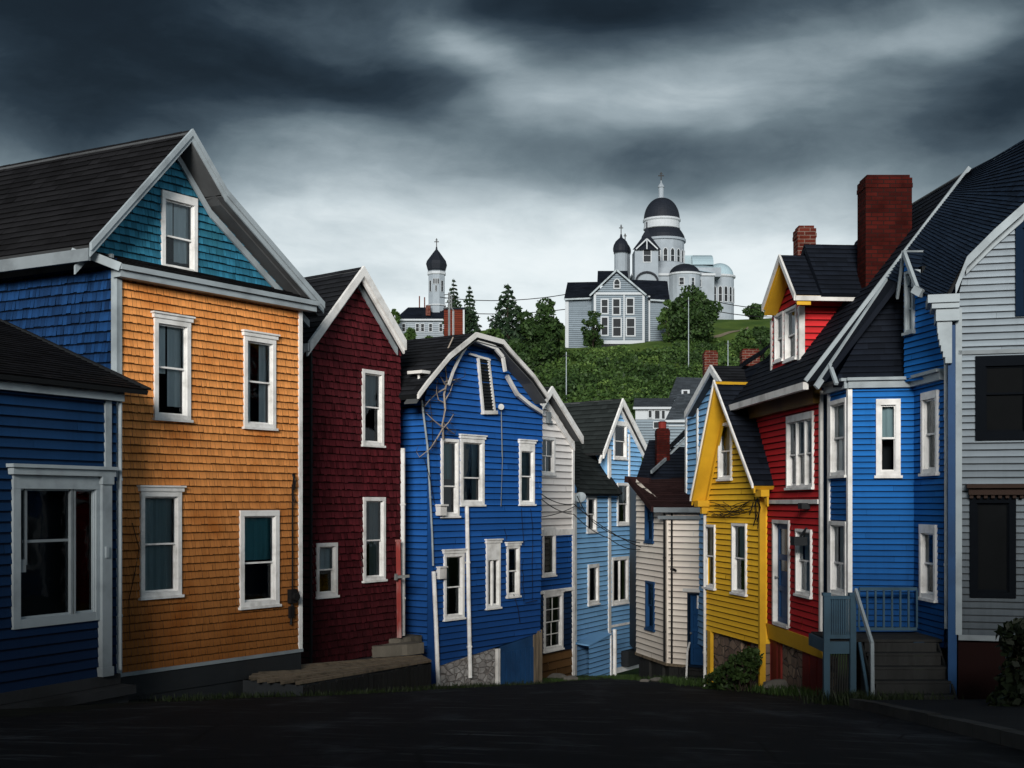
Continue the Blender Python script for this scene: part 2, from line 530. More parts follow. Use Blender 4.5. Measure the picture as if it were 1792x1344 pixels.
def roofmat(name, col, var=0.35, rough=0.85):
    return siding(name, col, var, True, 0.0, 1.0, 0.3, dark=tuple(x * 0.35 for x in col), lap=0.5, rough=rough, bump=0.4, spec=0.06, lap_at=0.8)


ROOF_K = roofmat('black_shingles', (0.010, 0.010, 0.0115))
ROOF_G = roofmat('charcoal_shingles', (0.016, 0.0175, 0.021))
ROOF_GR = roofmat('green_grey_shingles', (0.022, 0.027, 0.027))
ROOF_BR = roofmat('brown_shingles', (0.03, 0.014, 0.014))
ROOF_N = roofmat('navy_shingles', (0.008, 0.011, 0.018))
ROOF_B = roofmat('blue_black_shingles', (0.010, 0.019, 0.036), 0.3)
ROOF_S = roofmat('slate_shingles', (0.055, 0.066, 0.078))

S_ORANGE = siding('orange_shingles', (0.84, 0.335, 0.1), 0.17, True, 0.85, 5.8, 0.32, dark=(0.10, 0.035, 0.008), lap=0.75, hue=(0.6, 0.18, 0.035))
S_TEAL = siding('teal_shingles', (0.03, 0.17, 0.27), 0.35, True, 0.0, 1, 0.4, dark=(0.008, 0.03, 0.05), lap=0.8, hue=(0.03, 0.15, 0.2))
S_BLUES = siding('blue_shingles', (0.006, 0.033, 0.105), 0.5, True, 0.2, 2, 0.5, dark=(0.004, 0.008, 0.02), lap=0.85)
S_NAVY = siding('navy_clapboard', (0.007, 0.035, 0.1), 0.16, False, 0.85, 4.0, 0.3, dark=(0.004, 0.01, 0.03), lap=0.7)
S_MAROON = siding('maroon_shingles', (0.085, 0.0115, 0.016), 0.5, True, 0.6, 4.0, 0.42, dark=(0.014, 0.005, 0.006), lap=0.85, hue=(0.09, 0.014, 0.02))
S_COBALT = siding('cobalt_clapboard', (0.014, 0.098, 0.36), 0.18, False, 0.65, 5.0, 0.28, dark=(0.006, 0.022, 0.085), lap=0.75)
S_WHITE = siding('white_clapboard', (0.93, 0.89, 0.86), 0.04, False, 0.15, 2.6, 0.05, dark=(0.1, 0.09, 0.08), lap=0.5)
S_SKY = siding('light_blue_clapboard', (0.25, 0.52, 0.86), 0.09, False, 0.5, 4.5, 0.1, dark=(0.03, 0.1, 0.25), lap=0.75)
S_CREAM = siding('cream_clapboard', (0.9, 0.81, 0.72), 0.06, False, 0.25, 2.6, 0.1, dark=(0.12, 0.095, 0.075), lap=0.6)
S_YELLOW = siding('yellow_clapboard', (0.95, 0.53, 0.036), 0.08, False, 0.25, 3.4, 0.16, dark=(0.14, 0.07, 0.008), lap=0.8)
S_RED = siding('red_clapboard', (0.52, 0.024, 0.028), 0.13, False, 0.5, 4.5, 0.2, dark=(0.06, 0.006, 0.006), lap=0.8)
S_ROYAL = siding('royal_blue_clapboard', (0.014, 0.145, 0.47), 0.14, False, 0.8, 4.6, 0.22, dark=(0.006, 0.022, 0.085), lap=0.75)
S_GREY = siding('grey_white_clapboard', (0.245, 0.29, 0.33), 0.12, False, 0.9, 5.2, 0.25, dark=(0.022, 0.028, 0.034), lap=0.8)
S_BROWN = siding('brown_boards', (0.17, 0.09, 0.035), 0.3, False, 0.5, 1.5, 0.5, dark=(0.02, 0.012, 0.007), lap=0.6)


# ------------------------------------------------------------------ windows and doors
def pleats(mb, w, u0, u1, z0, z1, o, n=None, amp=0.02):
    n = n or max(6, int((u1 - u0) / 0.035))
    ph = R.random() * 6
    pts = [(u0 + (u1 - u0) * i / n, o + amp * math.sin(i * 1.5 + ph) + amp * 0.5 * math.sin(i * 0.6 + ph * 2)) for i in range(n + 1)]
    for (a, oa), (b, ob) in zip(pts[:-1], pts[1:]):
        mb.poly([w.pt(a, z0, oa), w.pt(b, z0, ob), w.pt(b, z1, ob), w.pt(a, z1, oa)], smooth=True)


def win(root, w, box, cw=0.09, rail=0.5, cap=False, sill=True, mat=None, curtain=None, cmat=None, lights=1, mun=None, o=0.0,
        ct=None, cb=None, depth=0.45, hole=True, label=None, dh=True, sashw=0.027, gmat=None):
    mat = mat or WHITE
    cw *= 0.87
    u0, u1, z0, z1 = w.rect(*box, 0.03 + o)
    if hole: w.holes.append((u0 + 0.012, u1 - 0.012, z0 + 0.012, z1 - 0.012))
    ct = ct or cw * 1.1; cb = cb or cw * 0.9
    fo, bo = o + 0.05, o - 0.09
    f = MB()
    f.fbox(w, u0, u0 + cw, z0, z1 - ct, bo, fo); f.fbox(w, u1 - cw, u1, z0, z1 - ct, bo, fo)
    f.fbox(w, u0, u1, z1 - ct, z1, bo, fo + 0.003); f.fbox(w, u0 + cw, u1 - cw, z0, z0 + cb, bo, fo - 0.004)
    # inner stop bead
    f.fbox(w, u0 + cw, u0 + cw + 0.014, z0 + cb, z1 - ct, bo + 0.02, o + 0.016); f.fbox(w, u1 - cw - 0.014, u1 - cw, z0 + cb, z1 - ct, bo + 0.02, o + 0.016)
    if cap:
        f.fbox(w, u0 - 0.035, u1 + 0.035, z1, z1 + 0.07, o, fo + 0.025)
        f.fbox(w, u0 - 0.06, u1 + 0.06, z1 + 0.07, z1 + 0.1, o, fo + 0.05)
    if sill:
        f.fbox(w, u0 - 0.03, u1 + 0.03, z0 - 0.045, z0, o, fo + 0.03)
    a0, a1, b0, b1 = u0 + cw, u1 - cw, z0 + cb, z1 - ct
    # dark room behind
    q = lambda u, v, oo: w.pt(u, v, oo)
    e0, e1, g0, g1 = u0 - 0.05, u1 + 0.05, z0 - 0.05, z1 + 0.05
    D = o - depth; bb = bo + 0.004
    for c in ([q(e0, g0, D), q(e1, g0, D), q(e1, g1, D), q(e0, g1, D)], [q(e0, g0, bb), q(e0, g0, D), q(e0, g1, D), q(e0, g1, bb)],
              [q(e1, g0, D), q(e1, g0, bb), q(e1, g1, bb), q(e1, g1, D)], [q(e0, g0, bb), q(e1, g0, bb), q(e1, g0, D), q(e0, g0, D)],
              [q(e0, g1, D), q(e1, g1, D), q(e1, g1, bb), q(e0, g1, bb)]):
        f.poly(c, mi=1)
    fo_ = f.build('window', [mat, ROOM], root)
    if label: fo_['label'] = label
    s = MB(); p = MB()
    mw = 0.05
    lw = (a1 - a0 - mw * (lights - 1)) / lights
    for k in range(lights):
        l0 = a0 + k * (lw + mw); l1 = l0 + lw
        if k < lights - 1: s.fbox(w, l1, l1 + mw, b0, b1, o - 0.06, o + 0.02)
        zm = b0 + (b1 - b0) * (1 - rail)
        segs = [(zm - sashw * 0.5, b1, o - 0.035), (b0, zm + sashw * 0.5, o - 0.07)] if dh else [(b0, b1, o - 0.04)]
        for (c0, c1, oo) in segs:
            s.fbox(w, l0, l0 + sashw, c0, c1, oo, oo + 0.03); s.fbox(w, l1 - sashw, l1, c0, c1, oo, oo + 0.03)
            s.fbox(w, l0 + sashw, l1 - sashw, c0, c0 + sashw * 1.15, oo, oo + 0.029); s.fbox(w, l0 + sashw, l1 - sashw, c1 - sashw, c1, oo, oo + 0.029)
            if mun:
                for i in range(1, mun[0]):
                    x = l0 + (l1 - l0) * i / mun[0]; s.fbox(w, x - 0.011, x + 0.011, c0 + sashw, c1 - sashw, oo + 0.004, oo + 0.027)
                for i in range(1, mun[1]):
                    y = c0 + (c1 - c0) * i / mun[1]; s.fbox(w, l0 + sashw, l1 - sashw, y - 0.011, y + 0.011, oo + 0.005, oo + 0.026)
            p.poly([q(l0 + 0.01, c0 + 0.01, oo + 0.014), q(l1 - 0.01, c0 + 0.01, oo + 0.014), q(l1 - 0.01, c1 - 0.01, oo + 0.014), q(l0 + 0.01, c1 - 0.01, oo + 0.014)])
    s.build('sash', mat, fo_); p.build('pane', gmat or GLASS, fo_)
    if curtain:
        c = MB(); W_ = a1 - a0; H_ = b1 - b0; oo = o - 0.13
        if curtain == 'full': pleats(c, w, a0 - 0.02, a1 + 0.02, b0 - 0.02, b1 + 0.02, oo)
        elif curtain == 'split':
            pleats(c, w, a0 - 0.02, a0 + W_ * 0.36, b0 - 0.02, b1 + 0.02, oo); pleats(c, w, a1 - W_ * 0.3, a1 + 0.02, b0 - 0.02, b1 + 0.02, oo)
        elif curtain == 'upper': pleats(c, w, a0 - 0.02, a1 + 0.02, b0 + H_ * 0.48, b1 + 0.02, oo)
        elif curtain == 'left': pleats(c, w, a0 - 0.02, a0 + W_ * 0.5, b0 - 0.02, b1 + 0.02, oo)
        elif curtain == 'right': pleats(c, w, a1 - W_ * 0.5, a1 + 0.02, b0 - 0.02, b1 + 0.02, oo)
        elif curtain == 'uppersplit':
            pleats(c, w, a0 - 0.02, a0 + W_ * 0.45, b0 + H_ * 0.46, b1 + 0.02, oo); pleats(c, w, a1 - W_ * 0.47, a1 + 0.02, b0 + H_ * 0.1, b1 + 0.02, oo)
        elif curtain == 'blind': c.fbox(w, a0 - 0.01, a1 + 0.01, b0 + H_ * 0.55, b1 + 0.02, oo - 0.01, oo)
        elif curtain == 'net':
            pleats(c, w, a0 - 0.02, a1 + 0.02, b0 + H_ * 0.5, b1 + 0.02, oo)
            pleats(c, w, a0 + W_ * 0.1, a0 + W_ * 0.35, b0, b0 + H_ * 0.5, oo - 0.03)
        c.build('curtain', cmat or CURTD, fo_)
    return fo_


def door(root, w, box, mat, fmat=None, cw=0.07, panels=3, glazed=False, o=0.0, knob=True):
    u0, u1, z0, z1 = w.rect(*box, 0.03)
    w.holes.append((u0 + 0.012, u1 - 0.012, z0 + 0.012, z1 - 0.012))
    f = MB()
    f.fbox(w, u0, u0 + cw, z0, z1 - cw, -0.12, 0.045); f.fbox(w, u1 - cw, u1, z0, z1 - cw, -0.12, 0.045); f.fbox(w, u0, u1, z1 - cw, z1, -0.12, 0.048)
    f.fbox(w, u0 + cw, u1 - cw, z0 - 0.03, z0 + 0.03, -0.12, 0.06)
    d = MB()
    a0, a1, b0, b1 = u0 + cw, u1 - cw, z0 + 0.03, z1 - cw
    st = min(0.11, (a1 - a0) * 0.2)
    d.fbox(w, a0, a1, b0, b1, -0.1, -0.085)
    d.fbox(w, a0, a0 + st, b0, b1, -0.085, -0.055); d.fbox(w, a1 - st, a1, b0, b1, -0.085, -0.055)
    for k in range(panels + 1):
        y = b0 + (b1 - b0 - st) * k / panels
        d.fbox(w, a0 + st, a1 - st, y, y + st, -0.085, -0.056)
    do = d.build('door', mat, root)
    f.build('door_frame', fmat or mat, do)
    if glazed:
        g = MB(); y = b0 + (b1 - b0) * 0.52
        g.fbox(w, a0 + st, a1 - st, y, b1 - st, -0.084, -0.08); g.build('pane', GLASSD, do)
    if knob:
        h = MB(); zc = b0 + (b1 - b0) * 0.45; c = w.pt(a0 + st * 0.5, zc, -0.03)
        h.tube([w.pt(a0 + st * 0.5, zc, -0.055), w.pt(a0 + st * 0.5, zc, -0.01)], 0.014, 8)
        h.tube([w.pt(a0 + st * 0.5, zc, -0.012), w.pt(a0 + st * 0.5, zc, 0.02)], 0.03, 10)
        h.build('handle', METAL, do)
    return do


GLASSD = plain('dark_door_glass', (0.012, 0.016, 0.02), 0.2, 0.1, spec=0.25)


def corner(root, w, u0, u1, z0, z1, mat=None, o=0.035, name='corner_board'):
    m = MB(); m.fbox(w, u0, u1, z0, z1, -0.02, o)
    return m.build(name, mat or WHITE, root)


def pipe(root, pts, r, mat, name='downpipe', n=8):
    m = MB(); m.tube(pts, r, n)
    pts = [Vector(p) for p in pts]
    # brackets
    for i in range(len(pts) - 1):
        L = (pts[i + 1] - pts[i]).length
        k = int(L / 1.6)
        for j in range(k):
            c = pts[i].lerp(pts[i + 1], (j + 0.6) / max(1, k)); d = (pts[i + 1] - pts[i]).normalized()
            m.tube([c - d * 0.02, c + d * 0.02], r * 1.3, n)
    return m.build(name, mat, root)


def closed_back(root, w, poly, L, mat, skip=(), name='side_wall', inset=0.03):
    """plain sides and back so the house is a closed body; edges in skip are left out"""
    m = MB(); k = len(poly)
    for i in range(k):
        if i in skip: continue
        a, b = poly[i], poly[(i + 1) % k]
        m.poly([w.deep(a[0], a[1], -inset), w.deep(b[0], b[1], -inset), w.deep(b[0], b[1], -L), w.deep(a[0], a[1], -L)])
    m.poly([w.deep(u, v, -L) for u, v in poly[::-1]])
    return m.build(name, mat, root)


def brick_stack(root, x0, x1, y0, y1, z0, z1, mat=None, name='chimney', pots=0):
    m = MB()
    m.box(x0, x1, y0, y1, z0, z1 - 0.24)
    e = 0.012
    m.box(x0 - e, x1 + e, y0 - e, y1 + e, z1 - 0.24, z1 - 0.16)
    m.box(x0 - e * .4, x1 + e * .4, y0 - e * .4, y1 + e * .4, z1 - 0.16, z1 - 0.06)
    m.box(x0 + 0.03, x1 - 0.03, y0 + 0.03, y1 - 0.03, z1 - 0.06, z1)
    o = m.build(name, mat or BRICK, root)
    return o
def house(w, label, cat='house', name='gable_house', group=None):
    c = w.pt(w.W / 2, 0, 0)
    return thing(name, (c.x, c.y, road_z(c.y)), label, cat, group)


def zat(w, px, py, o=0.0):
    return w.uv(px, py, o)[1]


BKL = (-0.87, 0.48)      # depth direction of the houses on the left

# ================================================================== orange house
w = Wall(205, 20.5, 525, 24.0, BKL)
H = house(w, 'large orange shingled house with teal gable and black roof, left of the maroon house', name='gable_house')
W_ = w.W
zt, zb = zat(w, 365, 515) + 0.03, EYE - 2.78
win(H, w, (270, 560, 333, 733), cap=True, curtain='uppersplit', cmat=CURT, rail=0.48)
win(H, w, (427, 591, 482, 748), cap=True, curtain='split', cmat=CURT, rail=0.49)
win(H, w, (246, 860, 317, 1043), cap=True, curtain='full', cmat=CURTD, rail=0.5)
win(H, w, (420, 893, 488, 1060), cw=0.11, curtain='upper', cmat=CURTT, rail=0.55)
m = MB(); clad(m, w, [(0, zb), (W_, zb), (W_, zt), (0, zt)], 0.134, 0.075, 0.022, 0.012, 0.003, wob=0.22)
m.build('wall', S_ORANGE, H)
# left side wall
sd = w.deep(0, 0, -9.0)
ws = Wall.xy((sd.x, sd.y), (w.O.x, w.O.y))
ze = EYE + 4.0
m = MB(); clad(m, ws, [(0, zb), (ws.W, zb), (ws.W, ze), (0, ze)], 0.17, 0.085, 0.026, 0.02, 0.004, wob=0.3)
m.build('side_wall', S_BLUES, H)
closed_back(H, w, [(0, zb), (W_, zb), (W_, zt), (0, zt)], 9.0, S_BLUES, skip=(3,))
# boards at the corners and along the bottom
corner(H, w, -0.05, 0.06, zb, zt, GREYW, 0.05)
corner(H, ws, ws.W - 0.08, ws.W + 0.05, zb, ze - 0.1, GREYW, 0.055)
corner(H, w, W_ - 0.06, W_ + 0.03, zb, zt, WHITE, 0.04)
m = MB(); m.fbox(w, -0.04, W_ + 0.03, zb - 0.06, zb, -0.02, 0.06); m.build('base_board', GREYW, H)
m = MB(); m.fbox(w, -0.02, W_, zb - 0.42, zb - 0.06, -0.1, 0.03); m.fbox(w, 0.0, W_ - 0.02, zb - 1.6, zb - 0.42, -0.1, 0.0)
m.fbox(ws, 0, ws.W, zb - 1.6, zb, -0.1, 0.0)
m.build('foundation', DARKB, H)
# gable: roof plane overhangs, teal wall set back behind the skirt roof
ro = -0.12
prof = [w.uv(x, y, ro) for x, y in ((148, 429), (326, 230), (386, 335), (557, 532))]
tealo = -0.42
wt = Fr(w.pt(0, 0, tealo), w.U, w.V); wt.bk = w.bk; wt.W = W_
zs = EYE + 4.12
win(H, wt, (283, 340, 345, 474), cw=0.085, curtain='uppersplit', cmat=CURT, rail=0.55, ct=0.14)
tp = [(u, z - 0.08) for u, z in prof]
poly = [(tp[0][0] + 0.05, zs - 0.15), (tp[-1][0] - 0.1, zs - 0.15)] + [p for p in tp[::-1] if p[1] > zs - 0.1]
m = MB(); clad(m, wt, poly, 0.135, 0.085, 0.022, 0.014, 0.003, wob=0.25)
m.build('gable_wall', S_TEAL, H)
gable_roof(H, w, prof, 0.0, 9.0, ROOF_K, SOFF, 0.17, 0.32, 0.016, 0.14)
# stepped rake boards (front edge of the roof sits at offset ro)
m = MB()
q0 = w.pt
def shifted(wl, off):
    f = Fr(wl.pt(0, 0, off), wl.U, wl.V); f.bk = wl.bk; f.W = wl.W
    return f
wr = shifted(w, 0.0)
prof_board(m, wr, prof, 0.002, 0.06, -0.02, 0.1)
prof_board(m, wr, prof, 0.0, 0.03, 0.1, 0.2)
m.build('rake_trim', GREYW, H)
m = MB(); prof_board(m, wt, prof, 0.03, 0.07, 0.3, 0.44); m.build('frieze', GREYW, H)
# dark flat soffit between rake and gable wall
m = MB(); prof_board(m, wt, prof, 0.0, 0.30, 0.2, 0.24); m.build('soffit', SOFF, H)
# skirt roof over the orange wall
zf = EYE + 3.86
m = MB(); ms = MB()
A0, A1 = w.pt(prof[0][0] + 0.0, zs + 0.05, tealo), w.pt(prof[-1][0] - 0.02, zs - 0.02, tealo)
B0, B1 = w.pt(-0.12, zf, 0.24), w.pt(W_ + 0.28, zf, 0.24)
roof_clad(m, [B0, B1, A1, A0], 0.13, 0.3, 0.014); 
m.build('skirt_roof', ROOF_K, H)
slab(ms, [B0, B1, A1, A0], 0.05)
ms.build('soffit', SOFF, H)
m = MB()
m.fbox(w, -0.12, W_ + 0.28, zf - 0.09, zf - 0.005, 0.2, 0.27)
m.fbox(w, -0.1, W_ + 0.24, zf - 0.2, zf - 0.09, 0.02, 0.21)
m.bar(A0 + Vector((0, 0, -0.06)), B0 + Vector((0, 0, -0.06)), 0.06, 0.14)
m.build('cornice', GREYW, H)
# eave board along the left side
m = MB()
e0 = w.deep(prof[0][0], prof[0][1] - 0.16, 0.0); e1 = w.deep(prof[0][0], prof[0][1] - 0.16, -9.0)
m.bar(e0, e1, 0.05, 0.2)
g0 = ws.pt(0, ze - 0.02, 0.0); g1 = ws.pt(ws.W - 0.1, ze - 0.02, 0.0)
m.bar(g0, g1, 0.05, 0.18)
m.build('fascia', GREYM, H)
# conduit and meter
um, zm = w.uv(507, 1042)
m = MB(); u_, zc = w.uv(507, 848)
m.tube([w.pt(u_, zc, 0.07), w.pt(um, zm, 0.07)], 0.016); m.tube([w.pt(um, zm, 0.07), w.pt(um - 0.03, zm - 0.55, 0.06)], 0.024)
m.tube([w.pt(u_, zc + 0.2, 0.1), w.pt(u_, zc + 0.05, 0.12), w.pt(u_ + 0.02, zc - 0.1, 0.07)], 0.035)
for k in range(5):
    m.tube([w.pt(u_ + R.uniform(-.05, .08), zc - 0.12 - k * 0.02, 0.06), w.pt(u_ + R.uniform(-.08, .14), zc - 0.28 - k * 0.03, 0.07)], 0.006, 5)
m.build('conduit', BLACKP, H)
m = MB()
m.fbox(w, um - 0.09, um + 0.08, zm - 0.14, zm + 0.12, 0.03, 0.13)
m.tube([w.pt(um, zm - 0.02, 0.12), w.pt(um, zm - 0.02, 0.2)], 0.075, 14); m.fbox(w, um - 0.07, um + 0.04, zm - 0.42, zm - 0.2, 0.03, 0.09)
m.build('electric_meter', BLACKP, H)
m = MB()
pts = [w.uv(x, y) for x, y in ((228, 915), (240, 960), (233, 1000), (222, 1050), (224, 1120))]
m.tube([w.pt(u, z, 0.05) for u, z in pts], 0.007, 5)
m.build('cable', BLACKP, H)
W_OR, WS_OR = w, ws

# ================================================================== navy low house, far left
w = Wall(0, 17.6, 203, 19.6, BKL)
H = house(w, 'low navy clapboard house with a wide dark window, far left edge', name='low_house')
zt, zb = EYE + 1.74, EYE - 2.66
uL = -5.5
# wide window with a heavy head board and a pilaster
r = win(H, w, (22, 832, 178, 1093), cw=0.15, ct=0.2, cb=0.13, sill=False, mat=GREYW, dh=False, lights=1, depth=0.7, label='wide dark window with two sliding lights')
u0, u1, z0, z1 = w.rect(22, 832, 178, 1093, 0.03)
m = MB(); uv = w.uv(126, 960, 0.0)[0]
m.fbox(w, uv - 0.05, uv - 0.012, z0 + 0.13, z1 - 0.2, -0.08, 0.03); m.fbox(w, uv + 0.012, uv + 0.05, z0 + 0.13, z1 - 0.2, -0.08, 0.028)
m.fbox(w, u0 + 0.22, uv - 0.05, (z0 + z1) / 2 + 0.12, (z0 + z1) / 2 + 0.16, -0.06, -0.02)
m.fbox(w, u0 + 0.24, u0 + 0.28, z0 + 0.9, z1 - 0.2, -0.07, 0.01)
m.fbox(w, u0 + 0.14, u0 + 0.25, z0 + 0.8, z0 + 0.98, -0.06, 0.02)
m.build('sash_bar', GREYM, r)
m = MB(); m.fbox(w, u0 - 0.06, w.W - 0.12, z1 + 0.0, z1 + 0.1, 0.0, 0.12); m.fbox(w, u0 - 0.1, w.W - 0.1, z1 + 0.1, z1 + 0.15, 0.0, 0.16)
m.build('window_head', GREYW, H)
m = MB(); up = w.uv(171, 1000)[0]
m.fbox(w, up, up + 0.2, zb, z1, 0.0, 0.10); m.fbox(w, up - 0.02, up + 0.22, zb, zb + 0.14, 0.0, 0.12); m.fbox(w, up - 0.02, up + 0.22, z1 - 0.12, z1, 0.0, 0.125)
m.fbox(w, up + 0.05, up + 0.11, z0 + 0.95, z0 + 1.12, 0.1, 0.13)
m.build('pilaster', GREYW, H)
m = MB(); clad(m, w, [(uL, zb), (w.W, zb), (w.W, zt), (uL, zt)], 0.15, 3.2, 0.02)
m.build('wall', S_NAVY, H)
closed_back(H, w, [(uL, zb), (w.W - 0.02, zb), (w.W - 0.02, zt), (uL, zt)], 0.9, S_NAVY)
corner(H, w, w.W - 0.26, w.W - 0.13, z1 + 0.15, zt, GREYW, 0.04)
m = MB(); m.fbox(w, uL, w.W + 0.06, zt - 0.16, zt, 0.0, 0.12); m.build('fascia', GREYW, H)
pipe(H, [w.pt(w.W + 0.05, zt - 0.1, 0.04), w.pt(w.W + 0.05, zb + 0.05, 0.04)], 0.03, GREYW)
m = MB(); m.fbox(w, uL, w.W + 0.05, zb - 0.16, zb, -0.05, 0.05); m.build('sill_board', CONC, H)
m = MB(); m.fbox(w, uL, w.W + 0.1, zb - 0.3, zb - 0.17, -0.05, 0.32); m.fbox(w, uL, w.W + 0.06, zb - 1.6, zb - 0.3, -0.05, 0.2); m.build('step', CONC, H)
# lean-to roof, running up to the side wall of the big house
E1 = w.pt(w.W + 0.42, EYE + 1.78, 0.28); E0 = w.pt(uL, EYE + 1.78, 0.28)
T = WS_OR.hit(-10, 556, 0.0)
d = (T - E1)
T2 = E1 + d * 1.9
m = MB(); roof_clad(m, [E0, E1, T2, T2 + w.U * -2.0], 0.15, 0.3, 0.014); m.build('roof', ROOF_K, H)
m = MB(); slab(m, [E0, E1, T2, T2 + w.U * -2.0], 0.07)
m.bar(E1 + Vector((0, 0, 0.02)), T2 + Vector((0, 0, 0.02)), 0.1, 0.03); m.build('roof_edge', ROOM, H)

# ================================================================== maroon house
w = Wall(545, 26.0, 700, 28.5, (-0.75, 0.66))
H = house(w, 'narrow maroon shingled house with white gable boards, between the orange and cobalt houses')
zb = EYE - 3.5
prof = [w.uv(x, y, 0.28) for x, y in ((541, 599), (636, 467), (710, 597))]
win(H, w, (634, 648, 671, 779), cw=0.085, rail=0.49, curtain='net', cmat=CURTD)
win(H, w, (636, 870, 674, 1015), cw=0.085, rail=0.52, curtain='right', cmat=CURTD)
win(H, w, (554, 950, 590, 1043), cw=0.08, rail=0.5, curtain='net', cmat=CURT)
zl, zr = prof[0][1] - 0.1, prof[2][1] - 0.1
poly = [(0, zb), (w.W, zb), (w.W, zr), (prof[1][0], prof[1][1] - 0.1), (0, zl)]
m = MB(); clad(m, w, poly, 0.152, 0.1, 0.026, 0.026, 0.004, wob=0.35); m.build('wall', S_MAROON, H)
sd = w.deep(0, 0, -8); ws = Wall.xy((sd.x, sd.y), (w.O.x, w.O.y))
m = MB(); clad(m, ws, [(0, zb), (ws.W, zb), (ws.W, zl), (0, zl)], 0.152, 0.16, 0.024, 0.015, 0.006); m.build('side_wall', S_MAROON, H)
closed_back(H, w, poly, 8, S_MAROON, skip=(4,))
gable_roof(H, w, prof, 0.28, 8.0, ROOF_G, SOFF, 0.17, 0.32)
m = MB(); prof_board(m, w, prof, 0.25, 0.31, -0.02, 0.2); prof_board(m, w, prof, 0.2, 0.25, 0.2, 0.28); m.build('rake_trim', WHITE, H)
m = MB(); prof_board(m, w, prof, 0.02, 0.06, 0.14, 0.3); m.build('frieze', GREYW, H)
m = MB(); a = w.deep(prof[0][0], prof[0][1] - 0.1, 0.28); b = w.deep(prof[0][0], prof[0][1] - 0.1, -8); m.bar(a, b, 0.06, 0.16); m.build('gutter', WHITE, H)
corner(H, w, -0.035, 0.02, zb, zl - 0.05, DARKB, 0.02)
pipe(H, [w.pt(w.W + 0.06, EYE + 1.24, 0.03), w.pt(w.W + 0.06, zat(w, 705, 1112), 0.03)], 0.055, WHITE)
m = MB(); m.fbox(w, 0.05, w.W, zb - 0.6, zb + 0.12, -0.1, 0.035); m.build('foundation', CONC, H)
W_MA = w

# ================================================================== cobalt gambrel house
w = Wall(748, 29.0, 942, 32.6, (-0.8, 0.6))
H = house(w, 'cobalt blue clapboard house with bent gambrel roof and leaning walls, right of the maroon house', name='gambrel_house')
OV = 0.42
prof = [w.uv(x, y, OV) for x, y in ((731, 690), (748, 667), (787, 620), (833, 583), (880, 596), (893, 612), (934, 657), (958, 692))]
win(H, w, (772, 768, 803, 903), cw=0.075, curtain='upper', cmat=CURTT, rail=0.62, cap=False)
win(H, w, (806, 768, 847, 883), cw=0.1, cap=True, curtain='split', cmat=CURTD, rail=0.6)
win(H, w, (909, 776, 935, 882), cw=0.075, cap=True, curtain='full', cmat=CURTD, rail=0.5, ct=0.2)
win(H, w, (777, 968, 812, 1082), cw=0.085, cap=True, rail=0.52, curtain='left', cmat=CURTD)
win(H, w, (851, 950, 875, 1063), cw=0.07, cap=True, ct=0.42, rail=0.5, dh=False, lights=2)
win(H, w, (887, 955, 909, 1043), cw=0.065, cap=True, rail=0.5, curtain='left', cmat=CURTT)
# leaning louvred attic opening
lo = MB(); lv = MB()
c4 = [w.uv(x, y) for x, y in ((843, 722), (863, 722), (852, 629), (834, 625))]
def q4(a, b, o): # bilinear point inside the leaning frame
    (u0, z0), (u1, z1), (u2, z2), (u3, z3) = c4
    x = (1 - b) * ((1 - a) * u0 + a * u1) + b * ((1 - a) * u3 + a * u2)
    y = (1 - b) * ((1 - a) * z0 + a * z1) + b * ((1 - a) * z3 + a * z2)
    return w.pt(x, y, o)
for a, b in (((0, 0), (0, 1)), ((1, 0), (1, 1)), ((0, 1), (1, 1))):
    lo.bar(q4(*a, 0.04), q4(*b, 0.04), 0.06, 0.06, up=w.N)
lo.bar(q4(-0.1, 0, 0.05), q4(1.1, 0, 0.05), 0.09, 0.13, up=w.N)
lo.bar(q4(-0.9, 1.02, 0.06), q4(1.1, 0.99, 0.06), 0.05, 0.05, up=w.N)
for k in range(16):
    b = (k + 0.7) / 17
    lv.bar(q4(0.03, b, 0.035), q4(0.97, b, 0.035), 0.012, 0.07, up=w.N + Z * 0.7)
bk_ = MB(); bk_.poly([q4(0, 0, 0.026), q4(1, 0, 0.026), q4(1, 1, 0.026), q4(0, 1, 0.026)])
lo_o = lo.build('louvre_window', WHITE2, H); lv.build('slats', DARKB, lo_o); bk_.build('backing', ROOM, lo_o)
bl = [w.uv(x, y) for x, y in ((742, 700), (768, 1165), (945, 1107), (949, 712))]
inner = [(u, z - 0.06) for u, z in prof if bl[0][0] + 0.05 < u < bl[3][0] - 0.05]
poly = [bl[1], bl[2], bl[3]] + inner[::-1] + [bl[0]]
m = MB(); clad(m, w, poly, 0.15, 2.8, 0.022, 0.01); flat(m, w, [(0.0, EYE - 4.2), (bl[1][0] + 0.1, EYE - 4.2), (bl[1][0] + 0.1, bl[0][1]), (0.0, bl[0][1])], -0.012)
m.build('wall', S_COBALT, H)
back_poly = [(0.2, EYE - 4), (w.W - 0.1, EYE - 4), (w.W - 0.1, bl[3][1]), (prof[3][0], prof[3][1] - 0.1), (0.02, bl[0][1])]
sd = w.deep(0, 0, -7); ws = Wall.xy((sd.x, sd.y), (w.O.x, w.O.y))
m = MB(); clad(m, ws, [(0, EYE - 4.2), (ws.W, EYE - 4.2), (ws.W, bl[0][1] + 0.05), (0, bl[0][1] + 0.05)], 0.15, 2.8, 0.022, 0.006); m.build('side_wall', S_COBALT, H)
closed_back(H, w, back_poly, 7, S_COBALT, skip=(4,))
gable_roof(H, w, prof, OV, 7.0, ROOF_G, ROOM, 0.17, 0.3)
m = MB(); prof_board(m, w, prof, OV - 0.02, OV + 0.04, -0.02, 0.1); m.build('rake_trim', WHITE2, H)
